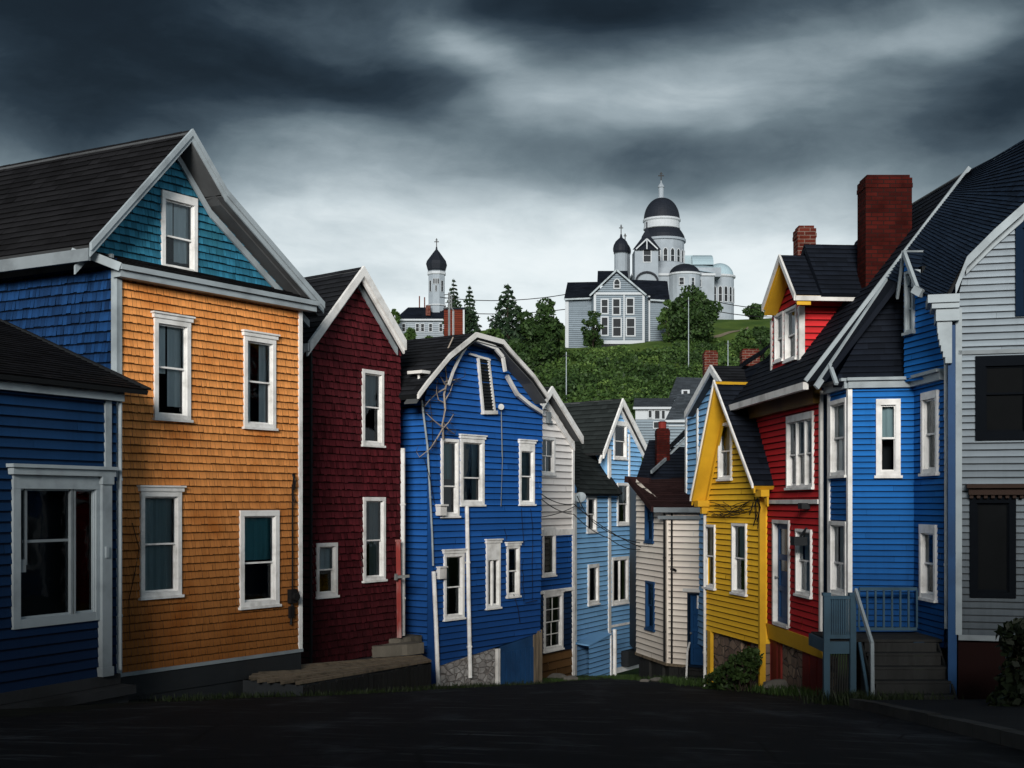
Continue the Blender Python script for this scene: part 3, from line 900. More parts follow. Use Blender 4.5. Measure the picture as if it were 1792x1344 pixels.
# second, bent rake moulding hanging below the roof edge on the right
m = MB()
pr2 = [w.uv(x, y, 0.1) for x, y in ((866, 640), (876, 668), (884, 690), (935, 736))]
pts = [w.hit(x, y, OV - 0.06) for x, y in ((835, 596), (866, 608), (880, 625), (884, 650))]
for a, b in zip(pts[:-1], pts[1:]): m.bar(a, b, 0.05, 0.1)
m.build('frieze', WHITE2, H); m = MB()
pts = [w.hit(x, y, 0.14) for x, y in ((887, 658), (905, 690), (928, 709), (948, 722))]
for a, b in zip(pts[:-1], pts[1:]): m.bar(a, b, 0.08, 0.09)
m.build('frieze', WHITE2, H); m = MB()
pts = [w.hit(x, y, 0.2) for x, y in ((818, 603), (803, 628), (793, 650), (785, 674))]
for a, b in zip(pts[:-1], pts[1:]): m.bar(a, b, 0.04, 0.06)
m.build('frieze', WHITE2, H)
m = MB()   # dark lining under the overhang
iu = [(u, z - 0.17) for u, z in prof]
prof_board(m, w, iu, 0.02, OV - 0.03, 0, 0.03); m.build('soffit', SOFF, H)
# foundation: whitewashed stone, boards and a low door
zf = bl[1][1]; gz = EYE - 4.75
a = w.uv(768, 1165); b = w.uv(866, 1136)
m = MB(); m.hexa([w.pt(a[0], gz, 0), w.pt(b[0], gz, 0), w.pt(b[0], gz, -0.3), w.pt(a[0], gz, -0.3), w.pt(a[0], a[1] + 0.02, 0), w.pt(b[0], b[1] + 0.02, 0), w.pt(b[0], b[1] + 0.02, -0.3), w.pt(a[0], a[1] + 0.02, -0.3)])
m.build('foundation', STONEW, H)
c = w.uv(877, 1133); d = w.uv(936, 1112)
m = MB(); m.hexa([w.pt(c[0], gz, -0.02), w.pt(d[0], gz, -0.02), w.pt(d[0], gz, -0.1), w.pt(c[0], gz, -0.1), w.pt(c[0], c[1] + 0.02, -0.02), w.pt(d[0], d[1] + 0.02, -0.02), w.pt(d[0], d[1] + 0.02, -0.1), w.pt(c[0], c[1] + 0.02, -0.1)])
dw = (d[0] - c[0])
for k in range(7):
    x = c[0] + dw * (k + 0.5) / 7; m.fbox(w, x - dw * 0.062, x + dw * 0.062, gz, min(c[1], d[1]) - 0.12, -0.02, 0.0)
dr = m.build('cellar_door', NAVYD, H)
m = MB(); m.fbox(w, b[0] + 0.06, b[0] + 0.16, gz, b[1], -0.05, 0.05); m.build('door_post', WHITE2, H)
m = MB()
for k, (x, yy) in enumerate(((936, 1110), (941, 1104), (946, 1102))):
    u_, z_ = w.uv(x, yy); m.fbox(w, u_ - 0.055, u_ + 0.05, gz, z_, -0.04, 0.02 + 0.012 * (k % 2))
m.build('plank', WOODW, H)
# pipes
pipe(H, [w.hit(817, 886, 0.07), w.hit(820, 1050, 0.07), w.hit(823, 1186, 0.07)], 0.05, WHITE)
pipe(H, [w.hit(738, 700, 0.1), w.hit(748, 780, 0.07), w.hit(756, 930, 0.06), w.hit(758, 990, 0.06)], 0.024, GREYW, 'conduit')
pipe(H, [w.hit(759, 1000, 0.06), w.hit(763, 1090, 0.06), w.hit(767, 1200, 0.06)], 0.05, WHITE)
pipe(H, [w.hit(877, 716, 0.05), w.hit(879, 800, 0.05), w.hit(877, 886, 0.05)], 0.014, GREYM, 'conduit')
m = MB(); m.tube([w.hit(877, 712, 0.03), w.hit(877, 712, 0.14)], 0.075, 12); m.build('wall_lamp', METAL, H)
m = MB(); u_, z_ = w.uv(768, 1003); m.fbox(w, u_ - 0.1, u_ + 0.14, z_ - 0.13, z_ + 0.13, 0.0, 0.12); m.fbox(w, u_ - 0.12, u_ + 0.16, z_ + 0.13, z_ + 0.16, 0, 0.15); m.build('meter_box', WHITE2, H)
m = MB(); u_, z_ = w.uv(768, 893); m.fbox(w, u_ - 0.13, u_ + 0.1, z_ - 0.12, z_ + 0.1, 0.0, 0.16); m.fbox(w, u_ - 0.16, u_ + 0.12, z_ + 0.1, z_ + 0.14, 0, 0.2); m.build('vent_hood', WHITE2, H)
m = MB()
for k in range(4):
    x0 = (884, 912, 930, 915)[k]; y0 = (925, 890, 890, 980)[k]; y1 = (960, 955, 1050, 1052)[k]
    pts = [w.hit(x0 + R.uniform(-2, 2) + j * (0.8 if k < 2 else 0.2), y0 + (y1 - y0) * j / 5, 0.045) for j in range(6)]
    m.tube(pts, 0.007, 5)
for x0, y0, x1, y1 in ((752, 700, 757, 780), (742, 800, 760, 880), (920, 1055, 940, 1050), (899, 1040, 910, 1090)):
    m.tube([w.hit(x0, y0, 0.06), w.hit((x0 + x1) / 2 + 2, (y0 + y1) / 2, 0.1), w.hit(x1, y1, 0.05)], 0.008, 5)
m.build('cable', BLACKP, H)
# little white vent on the left roof slope
fr = plane_frame([w.deep(prof[1][0], prof[1][1], OV), w.deep(prof[2][0], prof[2][1], OV), w.deep(prof[2][0], prof[2][1], -7)])
c = fr.hit(733, 652, 0.1)
m = MB(); m.bar(c - w.bk * 0.22, c + w.bk * 0.22, 0.3, 0.07); m.tube([c - Z * 0.5, c], 0.03); m.build('roof_vent', WHITE2, H)
W_GA = w

# ================================================================== white narrow house
w = Wall(938, 36.4, 1003, 38.4, (-0.7, 0.7))
H = house(w, 'tall narrow white clapboard house squeezed between the cobalt and light blue houses', name='narrow_house')
prof = [w.uv(x, y, 0.35) for x, y in ((914, 760), (966, 677), (1020, 765))]
wlow = zat(w, 970, 930)
win(H, w, (946, 765, 971, 830), cw=0.08, mun=(2, 1), curtain='full', cmat=CURTD)
win(H, w, (950, 923, 972, 1007), cw=0.07, dh=False)
win(H, w, (952, 1038, 985, 1137), cw=0.1, mun=(2, 2), cap=True)
zl, zr = prof[0][1] - 0.3, prof[2][1] - 0.02
poly = [(-0.6, wlow), (w.W, wlow), (w.W, zr), (prof[1][0], prof[1][1] - 0.1), (-0.6, zl)]
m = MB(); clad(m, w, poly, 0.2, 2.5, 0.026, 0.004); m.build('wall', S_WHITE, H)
zm = zat(w, 970, 1032); zq = zat(w, 970, 1141)
m = MB(); clad(m, w, [(-0.6, zm), (w.W, zm), (w.W, wlow), (-0.6, wlow)], 0.158, 2.5, 0.024); m.build('lower_wall', S_COBALT, H)
m = MB(); clad(m, w, [(-0.6, zq), (w.W, zq), (w.W, zm), (-0.6, zm)], 0.158, 2.5, 0.024); m.build('lower_wall', S_NAVY, H)
m = MB(); clad(m, w, [(-0.6, zq - 1.2), (w.W, zq - 1.2), (w.W, zq), (-0.6, zq)], 0.24, 1.6, 0.03, 0.02); m.build('foundation', S_BROWN, H)
closed_back(H, w, [(-0.6, zq - 1.2)] + [(w.W, zq - 1.2)] + poly[2:], 6, S_WHITE)
gable_roof(H, w, prof, 0.35, 6.0, ROOF_GR, SOFF, 0.18, 0.32)
m = MB(); prof_board(m, w, prof, 0.32, 0.38, -0.02, 0.2); m.build('rake_trim', WHITE, H)
m = MB(); prof_board(m, w, prof, 0.02, 0.08, 0.2, 0.42); m.build('frieze', WHITE, H)
corner(H, w, w.W - 0.1, w.W + 0.02, zq - 1.1, zr, WHITE, 0.04)
m = MB(); m.fbox(w, -0.6, w.W, wlow - 0.12, wlow + 0.06, 0, 0.05); m.fbox(w, 0.2, w.W, zm - 0.08, zm + 0.02, 0.0, 0.06); m.build('belt_board', WHITE, H)
u_, z_ = w.uv(957, 729); m = MB(); m.fbox(w, u_ - 0.09, u_ + 0.09, z_ - 0.13, z_ + 0.13, 0.02, 0.1); m.fbox(w, u_ - 0.12, u_ + 0.12, z_ - 0.2, z_ - 0.13, 0.02, 0.13); m.build('wall_vent', GREYM, H)
W_WH = w

# ================================================================== light blue house
w = Wall(1066, 43.4, 1122, 45.6, (-0.72, 0.7))
H = house(w, 'light blue clapboard house with steep white-trimmed gable and dark roof, behind the white house', name='steep_gable_house')
prof = [w.uv(x, y, 0.2) for x, y in ((1056, 792), (1090, 698), (1137, 792))]
zb = EYE - 5.75
win(H, w, (1074, 737, 1097, 803), cw=0.09, rail=0.5, ct=0.16)
win(H, w, (1080, 845, 1101, 918), cw=0.1, rail=0.5, curtain='net', cmat=CURT)
win(H, w, (1071, 974, 1100, 1056), cw=0.12, lights=2, dh=False)
win(H, w, (1103, 974, 1125, 1056), cw=0.12, dh=False)
zl = zat(w, 1062, 785); zr = prof[2][1]
poly = [(-0.05, zb), (w.W, zb), (w.W, zr), (prof[1][0], prof[1][1] - 0.1), (-0.05, zl)]
m = MB(); clad(m, w, poly, 0.165, 2.6, 0.024, 0.008); m.build('wall', S_SKY, H)
closed_back(H, w, poly, 7, S_SKY)
gable_roof(H, w, prof, 0.2, 8.0, ROOF_GR, SOFF, 0.2, 0.34)
m = MB(); prof_board(m, w, prof, 0.17, 0.23, -0.02, 0.2); prof_board(m, w, prof, 0.02, 0.1, 0.24, 0.36); m.build('rake_trim', WHITE, H)
corner(H, w, -0.1, 0.08, zb, zl, WHITE, 0.045)
um = w.uv(1100, 830)[0]; m = MB(); m.fbox(w, um - 0.05, um + 0.05, zat(w, 1100, 845), zat(w, 1100, 760), 0, 0.045); m.build('trim_board', WHITE, H)
m = MB(); m.fbox(w, -0.1, w.W, zb - 0.18, zb, -0.02, 0.07); m.fbox(w, -0.05, w.W, zat(w, 1090, 1092) - 0.04, zat(w, 1090, 1092) + 0.04, 0.0, 0.05); m.build('base_board', WHITE, H)
m = MB(); m.fbox(w, 0.9, w.W, zb + 0.0, zb + 0.55, -0.05, 0.3); m.build('cellar_hatch', DARKB, H)
# front wing with its own lean-to roof
w2 = Wall(1005, 40.4, 1066, 43.0, (-0.72, 0.7))
win(H, w2, (1027, 868, 1044, 931), cw=0.1, rail=0.5)
win(H, w2, (1029, 987, 1048, 1057), cw=0.12, rail=0.5, dh=False)
zt2 = EYE + 0.32
m = MB(); clad(m, w2, [(0, zb), (w2.W, zb), (w2.W, zt2), (0, zt2)], 0.165, 2.6, 0.024, 0.008); m.build('wing_wall', S_SKY, H)
closed_back(H, w2, [(0, zb), (w2.W, zb), (w2.W, zt2), (0, zt2)], 5, S_SKY)
corner(H, w2, -0.03, 0.12, zb, zt2, WHITE, 0.04); corner(H, w2, w2.W - 0.14, w2.W + 0.02, zb, zt2, WHITE, 0.045)
E0, E1 = w2.pt(-0.3, zt2 - 0.02, 0.3), w2.pt(w2.W + 0.32, zt2 - 0.02, 0.3)
T1 = P(1017, 764, 44.2); T0 = P(972, 770, 43.2)
pts = [E0, E1, T1, T0]
m = MB(); roof_clad(m, [E0, E1, T1], 0.2, 0.34); roof_clad(m, [E0, T1, T0], 0.2, 0.34); m.build('wing_roof', ROOF_GR, H)
m = MB(); slab(m, [E0, E1, T1], 0.1); m.bar(E1, T1, 0.12, 0.1); m.build('roof_edge', ROOM, H)
# small boarded porch at the foot of the wing
a = w2.uv(1012, 1108); b = w2.uv(1050, 1100)
m = MB(); f2 = shifted(w2, 0.45); f2.W = w2.W
pu1 = w2.uv(1046, 1150)[0]
clad(m, f2, [(0.1, zb - 0.2), (pu1, zb - 0.2), (pu1, zb + 1.35), (0.1, zb + 1.15)], 0.16, 2, 0.02)
po = m.build('porch_wall', S_SKY, H)
m = MB(); m.hexa([w2.pt(0.05, zb + 1.16, 0.5), w2.pt(pu1 + 0.06, zb + 1.36, 0.5), w2.pt(pu1 + 0.06, zb + 1.4, 0.0), w2.pt(0.02, zb + 1.21, 0.0),
                  w2.pt(0.05, zb + 1.2, 0.5), w2.pt(pu1 + 0.06, zb + 1.4, 0.5), w2.pt(pu1 + 0.06, zb + 1.44, 0.0), w2.pt(0.02, zb + 1.27, 0.0)])
m.build('porch_roof', S_SKY, po)
m = MB(); m.fbox(f2, pu1 + 0.36, pu1 + 0.46, zb - 0.25, zb + 1.5, -0.05, 0.05); m.fbox(f2, pu1 - 0.03, pu1 + 0.05, zb - 0.25, zb + 1.4, -0.05, 0.05); m.build('porch_post', WHITE, po)
m = MB(); m.poly([w2.pt(0.0, zb - 0.4, 0.05), w2.pt(w2.W, zb - 0.4, 0.05), w2.pt(w2.W, zb, 0.05), w2.pt(0, zb, 0.05)]); m.build('foundation', CONC, H)
W_LB, W_LB2 = w, w2
# satellite dish on a bracket
c = w2.hit(1016, 872, 0.5)
m = MB(); m.lathe((0, 0), [(0.0, 0.0), (0.08, 0.01), (0.15, 0.04), (0.19, 0.065)], 16)
ax = Vector((-0.2, -0.8, 0.5)).normalized(); rot = Z.rotation_difference(ax)
m.v = [tuple(rot @ Vector(p) + c) for p in m.v]
m.tube([c, c - ax * 0.15, w2.pt(w2.uv(1014, 890)[0], zat(w2, 1014, 890), 0.02)], 0.02)
m.tube([c - Vector((0, 0, .25)), c + ax * 0.3], 0.012)
m.build('satellite_dish', GREYW, H)
# ================================================================== cream house (two walls meet at a corner)
wl = Wall(1114, 38.8, 1168, 36.2)
wr_ = Wall(1168, 36.2, 1238, 35.4, (0.25, 1))
H = house(wr_, 'cream clapboard corner house on dark posts with navy door, left of the yellow house', name='corner_house')
zb = EYE - 4.62
zt = EYE - 0.1
win(H, wl, (1129, 874, 1143, 948), cw=0.07, mat=NAVYD, rail=0.5, curtain='full', cmat=CURTT)
win(H, wl, (1130, 1017, 1145, 1101), cw=0.07, mat=NAVYD, rail=0.5, curtain='full', cmat=CURTT)
m = MB()
topl = zat(wl, 1120, 838)
poly = [(0, zb), (wl.W, zb), (wl.W, zt), (0, topl)]
clad(m, wl, poly, 0.175, 2.8, 0.024, 0.004); m.build('side_wall', S_CREAM, H)
door(H, wr_, (1203, 1038, 1234, 1166), NAVYD, NAVYT, cw=0.05, panels=4)
u_d = wr_.uv(1203, 1100)[0]
m = MB(); clad(m, wr_, [(0, zb), (wr_.W, zb), (wr_.W, zt), (0, zt)], 0.175, 2.8, 0.024, 0.004); m.build('wall', S_CREAM, H)
closed_back(H, wr_, [(0, zb), (wr_.W, zb), (wr_.W, zt), (0, zt)], 3, S_CREAM, skip=(3,))
corner(H, wl, wl.W - 0.07, wl.W + 0.03, zb, zt, S_CREAM, 0.03)
m = MB(); m.fbox(wr_, u_d - 0.12, wr_.W, zat(wr_, 1215, 1036), zat(wr_, 1215, 1030), 0, 0.06); m.build('door_head', WHITE2, H)
pipe(H, [wl.pt(wl.W - 0.03, zt - 0.2, 0.08), wl.pt(wl.W - 0.03, zb + 0.05, 0.08)], 0.035, BLACKP)
pipe(H, [wr_.pt(0.18, zt - 0.2, 0.06), wr_.pt(0.18, zb + 0.02, 0.06)], 0.03, BLACKP)
E0, E1 = wr_.pt(-0.25, zt - 0.02, 0.3), wr_.pt(wr_.W + 0.3, zt - 0.02, 0.3)
T0, T1 = P(1106, 836, 39.2), P(1242, 834, 38.4)
m = MB(); roof_clad(m, [E0, E1, T1, T0], 0.2, 0.34); m.build('roof', ROOF_BR, H)
m = MB(); slab(m, [E0, E1, T1, T0], 0.1); m.build('soffit', SOFF, H)
m = MB(); m.bar(E0 - Z * 0.08, E1 - Z * 0.08, 0.1, 0.14); m.bar(E0 - Z * 0.3 - wr_.N * 0.2, E1 - Z * 0.3 - wr_.N * 0.2, 0.06, 0.1); m.build('gutter', GREYM, H)
m = MB(); m.bar(T0 + Vector((-0.1, 0, -0.06)), E0 + Vector((-0.06, 0, -0.06)), 0.08, 0.16); m.bar(T0 + Vector((-0.2, 0, -0.05)), T0 + Vector((0.5, -0.5, -0.12)), 0.14, 0.2); m.build('rake_trim', ROOF_BR, H)
# posts and boards under the house
m = MB(); gz = EYE - 5.6
for k in range(7):
    t = (k + 0.4) / 7; u = wl.W * t
    m.fbox(wl, u - 0.16, u + 0.15, gz, zb + 0.02, -0.22 + 0.03 * (k % 3), -0.08 + 0.03 * (k % 3))
for k in range(4):
    u = 0.1 + k * 0.17
    m.fbox(wr_, u - 0.08, u + 0.075, gz, zb + 0.02, -0.2 + 0.03 * (k % 2), -0.06 + 0.03 * (k % 2))
m.build('foundation_boards', WOODD, H)
m = MB(); m.fbox(wl, -0.02, wl.W, zb - 0.07, zb + 0.01, -0.05, 0.05); m.fbox(wr_, 0, u_d - 0.05, zb - 0.07, zb + 0.01, -0.05, 0.05); m.build('base_board', WOODW, H)
u_, z_ = wr_.uv(1180, 996); m = MB(); m.tube([wr_.pt(u_ - 0.1, z_, 0.02), wr_.pt(u_ + 0.06, z_ + 0.01, 0.14), wr_.pt(u_ + 0.14, z_ - 0.03, 0.14)], 0.03); m.build('wall_lamp', BLACKP, H)
W_CR, W_CL = wr_, wl
# steps in front of the door: a thing of their own
c = wr_.pt(u_d + 0.35, 0, 0.6)
S = thing('door_steps', (c.x, c.y, EYE - 5.6), 'small dark wooden steps with one pale handrail below the navy door', 'steps')
m = MB()
for k in range(4):
    zz = EYE - 4.66 - 0.2 * k; m.fbox(wr_, u_d - 0.02, wr_.W + 0.1, zz - 0.05, zz, 0.02 + 0.25 * k, 0.3 + 0.25 * k)
    m.fbox(wr_, u_d, wr_.W + 0.08, zz - 0.2, zz - 0.05, 0.02 + 0.25 * k, 0.24 + 0.25 * k)
m.build('treads', WOODD, S)
m = MB(); a = wr_.hit(1206, 1128, 0.25); b = wr_.hit(1200, 1215, 1.0)
m.bar(wr_.hit(1207, 1125, 0.1), wr_.hit(1203, 1140, 0.5), 0.05, 0.05); m.bar(wr_.hit(1203, 1140, 0.5), b, 0.05, 0.05); m.build('handrail', WHITE2, S)

# ------------------------------------------------------------------ dark roofed house behind the cream one
S = thing('rear_house', P(1160, 1100, 41.5) * 1.0, 'dark roofed house with red brick chimney rising behind the brown roof', 'house')
m = MB()
pts = [P(1122, 846, 40.2), P(1236, 846, 40.2), P(1236, 740, 43.2), P(1178, 782, 42.2)]
roof_clad(m, [pts[0], pts[1], P(1236, 782, 42.2), pts[3]], 0.2, 0.34)
roof_clad(m, [P(1150, 800, 43.5), P(1172, 792, 42.0), P(1216, 748, 42.0), P(1216, 738, 45.0)], 0.2, 0.34)
roof_clad(m, [P(1110, 848, 41), P(1150, 848, 41), P(1160, 770, 43.5), P(1136, 770, 43.5)], 0.2, 0.34)
m.build('roof', ROOF_N, S)
m = MB(); m.bar(P(1140, 826, 40.1), P(1172, 797, 41.8), 0.06, 0.1); m.bar(P(1172, 795, 41.8), P(1218, 750, 42.1), 0.08, 0.06); m.build('rake_trim', GREYM, S)
m = MB(); m.box(P(1120, 0, 40.9).x, P(1236, 0, 40.9).x, 40.9, 44.5, EYE - 5, EYE + 0.75); m.build('wall', S_GREY, S)
m = MB(); a = P(1148, 790, 41.6); b = P(1171, 750, 41.6)
brick_stack(S, a.x, b.x, 41.4, 41.9, P(0, 830, 41.6).z, b.z, BRICK)
m.lathe(((a.x + b.x) / 2, 41.65), [(0.13, b.z - 0.05), (0.13, b.z + 0.2), (0.15, b.z + 0.22), (0.1, b.z + 0.24), (0.0, b.z + 0.24)], 12); m.build('chimney_pot', REDP, S)

# ================================================================== yellow house
w = Wall(1237, 29.0, 1330, 26.0)
H = house(w, 'yellow clapboard house with very steep gable, between the cream and red houses', name='steep_gable_house')
OV = 0.36
prof = [w.uv(x, y, OV) for x, y in ((1209, 873), (1250, 667), (1318, 850))]
zb = EYE - 2.93
win(H, w, (1257, 740, 1280, 838), cw=0.06, rail=0.5, curtain='net', cmat=CURTB, ct=0.06)
win(H, w, (1232, 918, 1251, 1028), cw=0.055, rail=0.5, curtain='full', cmat=CURTB)
win(H, w, (1281, 916, 1306, 1038), cw=0.055, rail=0.5, curtain='uppersplit', cmat=CURTB)
ap = prof[1]
poly = [(0, zb), (w.W, zb), (w.W, EYE + 0.25), (ap[0], ap[1] - 0.12), (0, EYE + 0.15)]
m = MB(); clad(m, w, poly, 0.125, 2.6, 0.02, 0.004); m.build('wall', S_YELLOW, H)
closed_back(H, w, poly, 5, S_YELLOW)
# deep wall facing up the street on the right end
gable_roof(H, w, prof, OV, 4.6, ROOF_N, YELP, 0.16, 0.3, 0.014, 0.1)
m = MB(); prof_board(m, w, prof, OV - 0.01, OV + 0.03, -0.03, 0.05); m.build('rake_trim', WHITE, H)
m = MB(); prof_board(m, w, prof, OV - 0.05, OV - 0.012, 0.05, 0.15); prof_board(m, w, prof, 0.02, 0.06, 0.22, 0.42); m.build('frieze', YELP, H)
# bracket at the foot of the left rake
m = MB(); b0 = prof[0]
m.fbox(w, b0[0] + 0.05, b0[0] + 0.3, b0[1] - 0.18, b0[1] - 0.04, 0.02, OV - 0.06); m.fbox(w, b0[0] + 0.12, b0[0] + 0.24, b0[1] - 0.34, b0[1] - 0.18, 0.02, 0.18); m.build('bracket', YELP, H)
m = MB(); m.fbox(w, prof[2][0] - 0.3, prof[2][0] + 0.02, prof[2][1] - 0.22, prof[2][1] - 0.08, 0.02, 0.2); m.build('eave_box', YELP, H)
m = MB(); m.fbox(w, w.W - 0.02, w.W + 0.06, EYE - 4.1, EYE + 0.1, -0.1, 0.03); m.build('corner_post', YELP, H)
m = MB(); m.fbox(w, 0.12, 0.32, EYE - 4.3, zb, -0.04, 0.04); m.build('post', YELP, H)
m = MB(); gz = EYE - 4.6
m.fbox(w, 0.0, w.W * 0.62, gz, zb + 0.01, -0.35, -0.06); m.fbox(w, w.W * 0.78, w.W, gz, zb + 0.01, -0.35, -0.08); m.build('foundation', STONEB, H)
m = MB(); m.fbox(w, w.W * 0.62, w.W * 0.78, gz, zb + 0.01, -0.4, -0.2); m.build('cellar_door', REDP, H)
pipe(H, [w.pt(0.0, EYE - 0.05, 0.05), w.pt(0.0, EYE - 4.3, 0.05)], 0.035, WHITE2)
m = MB()
for k in range(9):
    x0, x1 = 1238 + R.uniform(-2, 30), 1318 + R.uniform(-20, 8); y0, y1 = R.uniform(876, 905), R.uniform(868, 905); n = 9
    m.tube([w.hit(x0 + (x1 - x0) * j / n, y0 + (y1 - y0) * j / n + math.sin(j / n * 3.14) * R.uniform(4, 10) + R.uniform(-2, 2), 0.08) for j in range(n + 1)], 0.008, 5)
for k in range(5):
    x0 = R.uniform(1318, 1332); m.tube([w.hit(x0, R.uniform(868, 880), 0.1), w.hit(x0 + R.uniform(-6, 6), R.uniform(885, 900), 0.13), w.hit(x0 + R.uniform(-8, 6), R.uniform(900, 925), 0.08)], 0.012, 5)
m.build('cable', BLACKP, H)
W_YE = w

# ================================================================== red house
w = Wall(1300, 28.0, 1438, 22.6)
H = house(w, 'bright red clapboard house with red dormer and tall brick chimney on a dark roof', name='dormer_house')
uE, zE = w.uv(1410, 668, 0.5); u0r = w.uv(1278, 695, 0.5)[0]
SL = 1.28
Sx = 2.95
zb = EYE - 2.52
win(H, w, (1377, 724, 1423, 853), cw=0.055, lights=3, rail=0.52, curtain='uppersplit', cmat=CURTB, ct=0.13)
door(H, w, (1352, 910, 1381, 1094), NAVYD, WHITE2, cw=0.07, panels=3, glazed=True)
win(H, w, (1393, 926, 1420, 1041), cw=0.055, rail=0.48, curtain='full', cmat=CURTB)
tz = zE + 0.5
m = MB(); clad(m, w, [(-0.3, zb), (w.W, zb), (w.W, tz), (-0.3, tz)], 0.125, 2.4, 0.02, 0.004); m.build('wall', S_RED, H)
m = MB()
e = min(w.W, uE) - 0.06
m.poly([w.pt(e, zb, -0.02), w.pt(e, zb, -5), w.pt(e, zE + SL * (Sx - 0.3), -2.45), w.pt(e, zE + SL * 0.2, -0.02)])
m.build('end_wall', NAVYT, H); m = MB(); e0_ = u0r + 0.12
m.poly([w.pt(e0_, zb, -5), w.pt(e0_, zb, -0.02), w.pt(e0_, zE + SL * 0.2, -0.02), w.pt(e0_, zE + SL * (Sx - 0.3), -2.45)]); m.build('side_wall', S_RED, H)
u0r = w.uv(1278, 695, 0.5)[0]
E0, E1 = w.pt(u0r, zE, 0.5), w.pt(uE, zE, 0.5)
R0, R1 = w.pt(u0r, zE + SL * Sx, 0.5 - Sx), w.pt(uE, zE + SL * Sx, 0.5 - Sx)
B0, B1 = w.pt(u0r, zE, 0.5 - 2 * Sx), w.pt(uE, zE, 0.5 - 2 * Sx)
m = MB(); roof_clad(m, [E0, E1, R1, R0], 0.16, 0.3); roof_clad(m, [R0, R1, B1, B0], 0.16, 0.3); m.build('roof', ROOF_N, H)
m = MB(); slab(m, [E0, E1, R1, R0], 0.12); slab(m, [R0, R1, B1, B0], 0.12); m.build('soffit', SOFF, H)
m = MB(); m.bar(E0 - Z * 0.07, E1 - Z * 0.07, 0.1, 0.13); m.build('gutter', WHITE2, H)
m = MB(); m.fbox(w, -0.3, w.W, zE - 0.32, zE - 0.02, 0.02, 0.16); m.fbox(w, -0.3, w.W, zE - 0.06, zE - 0.02, 0.16, 0.42); m.build('frieze', plain('brown_yellow_trim', (0.16, 0.09, 0.02), 0.6, 0.2, 4, dirt=0.4), H)
RN = plane_frame([E0, E1, R1]).N
m = MB(); m.bar(E1 + RN * 0.02 + w.U * 0.03, R1 + RN * 0.02 + w.U * 0.03, 0.045, 0.07, up=RN); m.build('rake_trim', GREYW, H)
corner(H, w, w.W - 0.06, w.W + 0.03, zb, zE - 0.1, WHITE2, 0.035)
m = MB(); z_ = zat(w, 1390, 877); m.fbox(w, w.uv(1337, 877)[0], w.W - 0.07, z_ - 0.05, z_ + 0.03, 0, 0.06); m.build('belt_board', WHITE2, H)
pipe(H, [w.hit(1337, 880, 0.05), w.hit(1338, 1005, 0.05)], 0.022, WHITE2)
m = MB(); z1_ = zb + 0.03
m.hexa([w.pt(w.uv(1333, 1085)[0], zb - 0.28, 0.0), w.pt(w.W + 0.05, zb - 0.28, 0.0), w.pt(w.W + 0.05, zb - 0.28, -0.15), w.pt(w.uv(1333, 1085)[0], zb - 0.28, -0.15),
        w.pt(w.uv(1333, 1085)[0], z1_, 0.05), w.pt(w.W + 0.05, z1_, 0.05), w.pt(w.W + 0.05, z1_, -0.15), w.pt(w.uv(1333, 1085)[0], z1_, -0.15)])
m.build('band_board', YELP, H)
gz = EYE - 4.4
a = w.uv(1333, 1100)[0]
m = MB(); m.fbox(w, a, w.W, gz, zb - 0.27, -0.3, -0.1); m.build('foundation', STONEB, H)
m = MB()
for x0, x1 in ((0.0, 0.3), (0.66, 1.0)):
    L_ = w.W - a; k0 = a + L_ * x0; k1 = a + L_ * x1; n = max(2, int((k1 - k0) / 0.22))
    for k in range(n): m.fbox(w, k0 + (k1 - k0) * k / n + 0.006, k0 + (k1 - k0) * (k + 1) / n - 0.006, gz, zb - 0.27 - R.uniform(0, 0.02), -0.1, -0.06 + 0.01 * (k % 2))
    m.build('board_panel', REDP, H); m = MB()
u_, z_ = w.uv(1413, 945); m = MB(); m.fbox(w, u_ - 0.16, u_ + 0.1, z_ - 0.1, z_ + 0.06, 0.03, 0.28); m.tube([w.pt(u_ - 0.1, z_ + 0.06, 0.1), w.pt(u_ + 0.1, z_ + 0.22, 0.05)], 0.025); m.build('wall_lamp', DARKB, H)
u_, z_ = w.uv(1417, 885); m = MB(); m.fbox(w, u_ - 0.14, u_ + 0.1, z_ - 0.06, z_ + 0.05, 0.02, 0.18); m.build('wall_vent', DARKB, H)
# ---- dormer
dz = zE + SL * 0.5 - 0.05
du0, du1 = w.uv(1352, 600)[0], w.uv(1402, 580)[0]
OVD = 0.32
dp = [w.uv(x, y, OVD) for x, y in ((1335, 536), (1365, 447), (1392, 516))]
dzt = dp[2][1]
win(H, w, (1356, 548, 1371, 631), cw=0.055, rail=0.52, curtain='blind', cmat=BLIND)
win(H, w, (1374, 538, 1394, 629), cw=0.055, rail=0.52, curtain='upper', cmat=BLIND)
hs = w.holes; 
pd = [(du0, dz), (du1, dz), (du1, dzt - 0.02), (dp[1][0], dp[1][1] - 0.1), (du0, dp[0][1] - 0.02)]
m = MB(); clad(m, w, pd, 0.125, 2, 0.02, 0.003, holes=hs[-2:], o0=0.004)
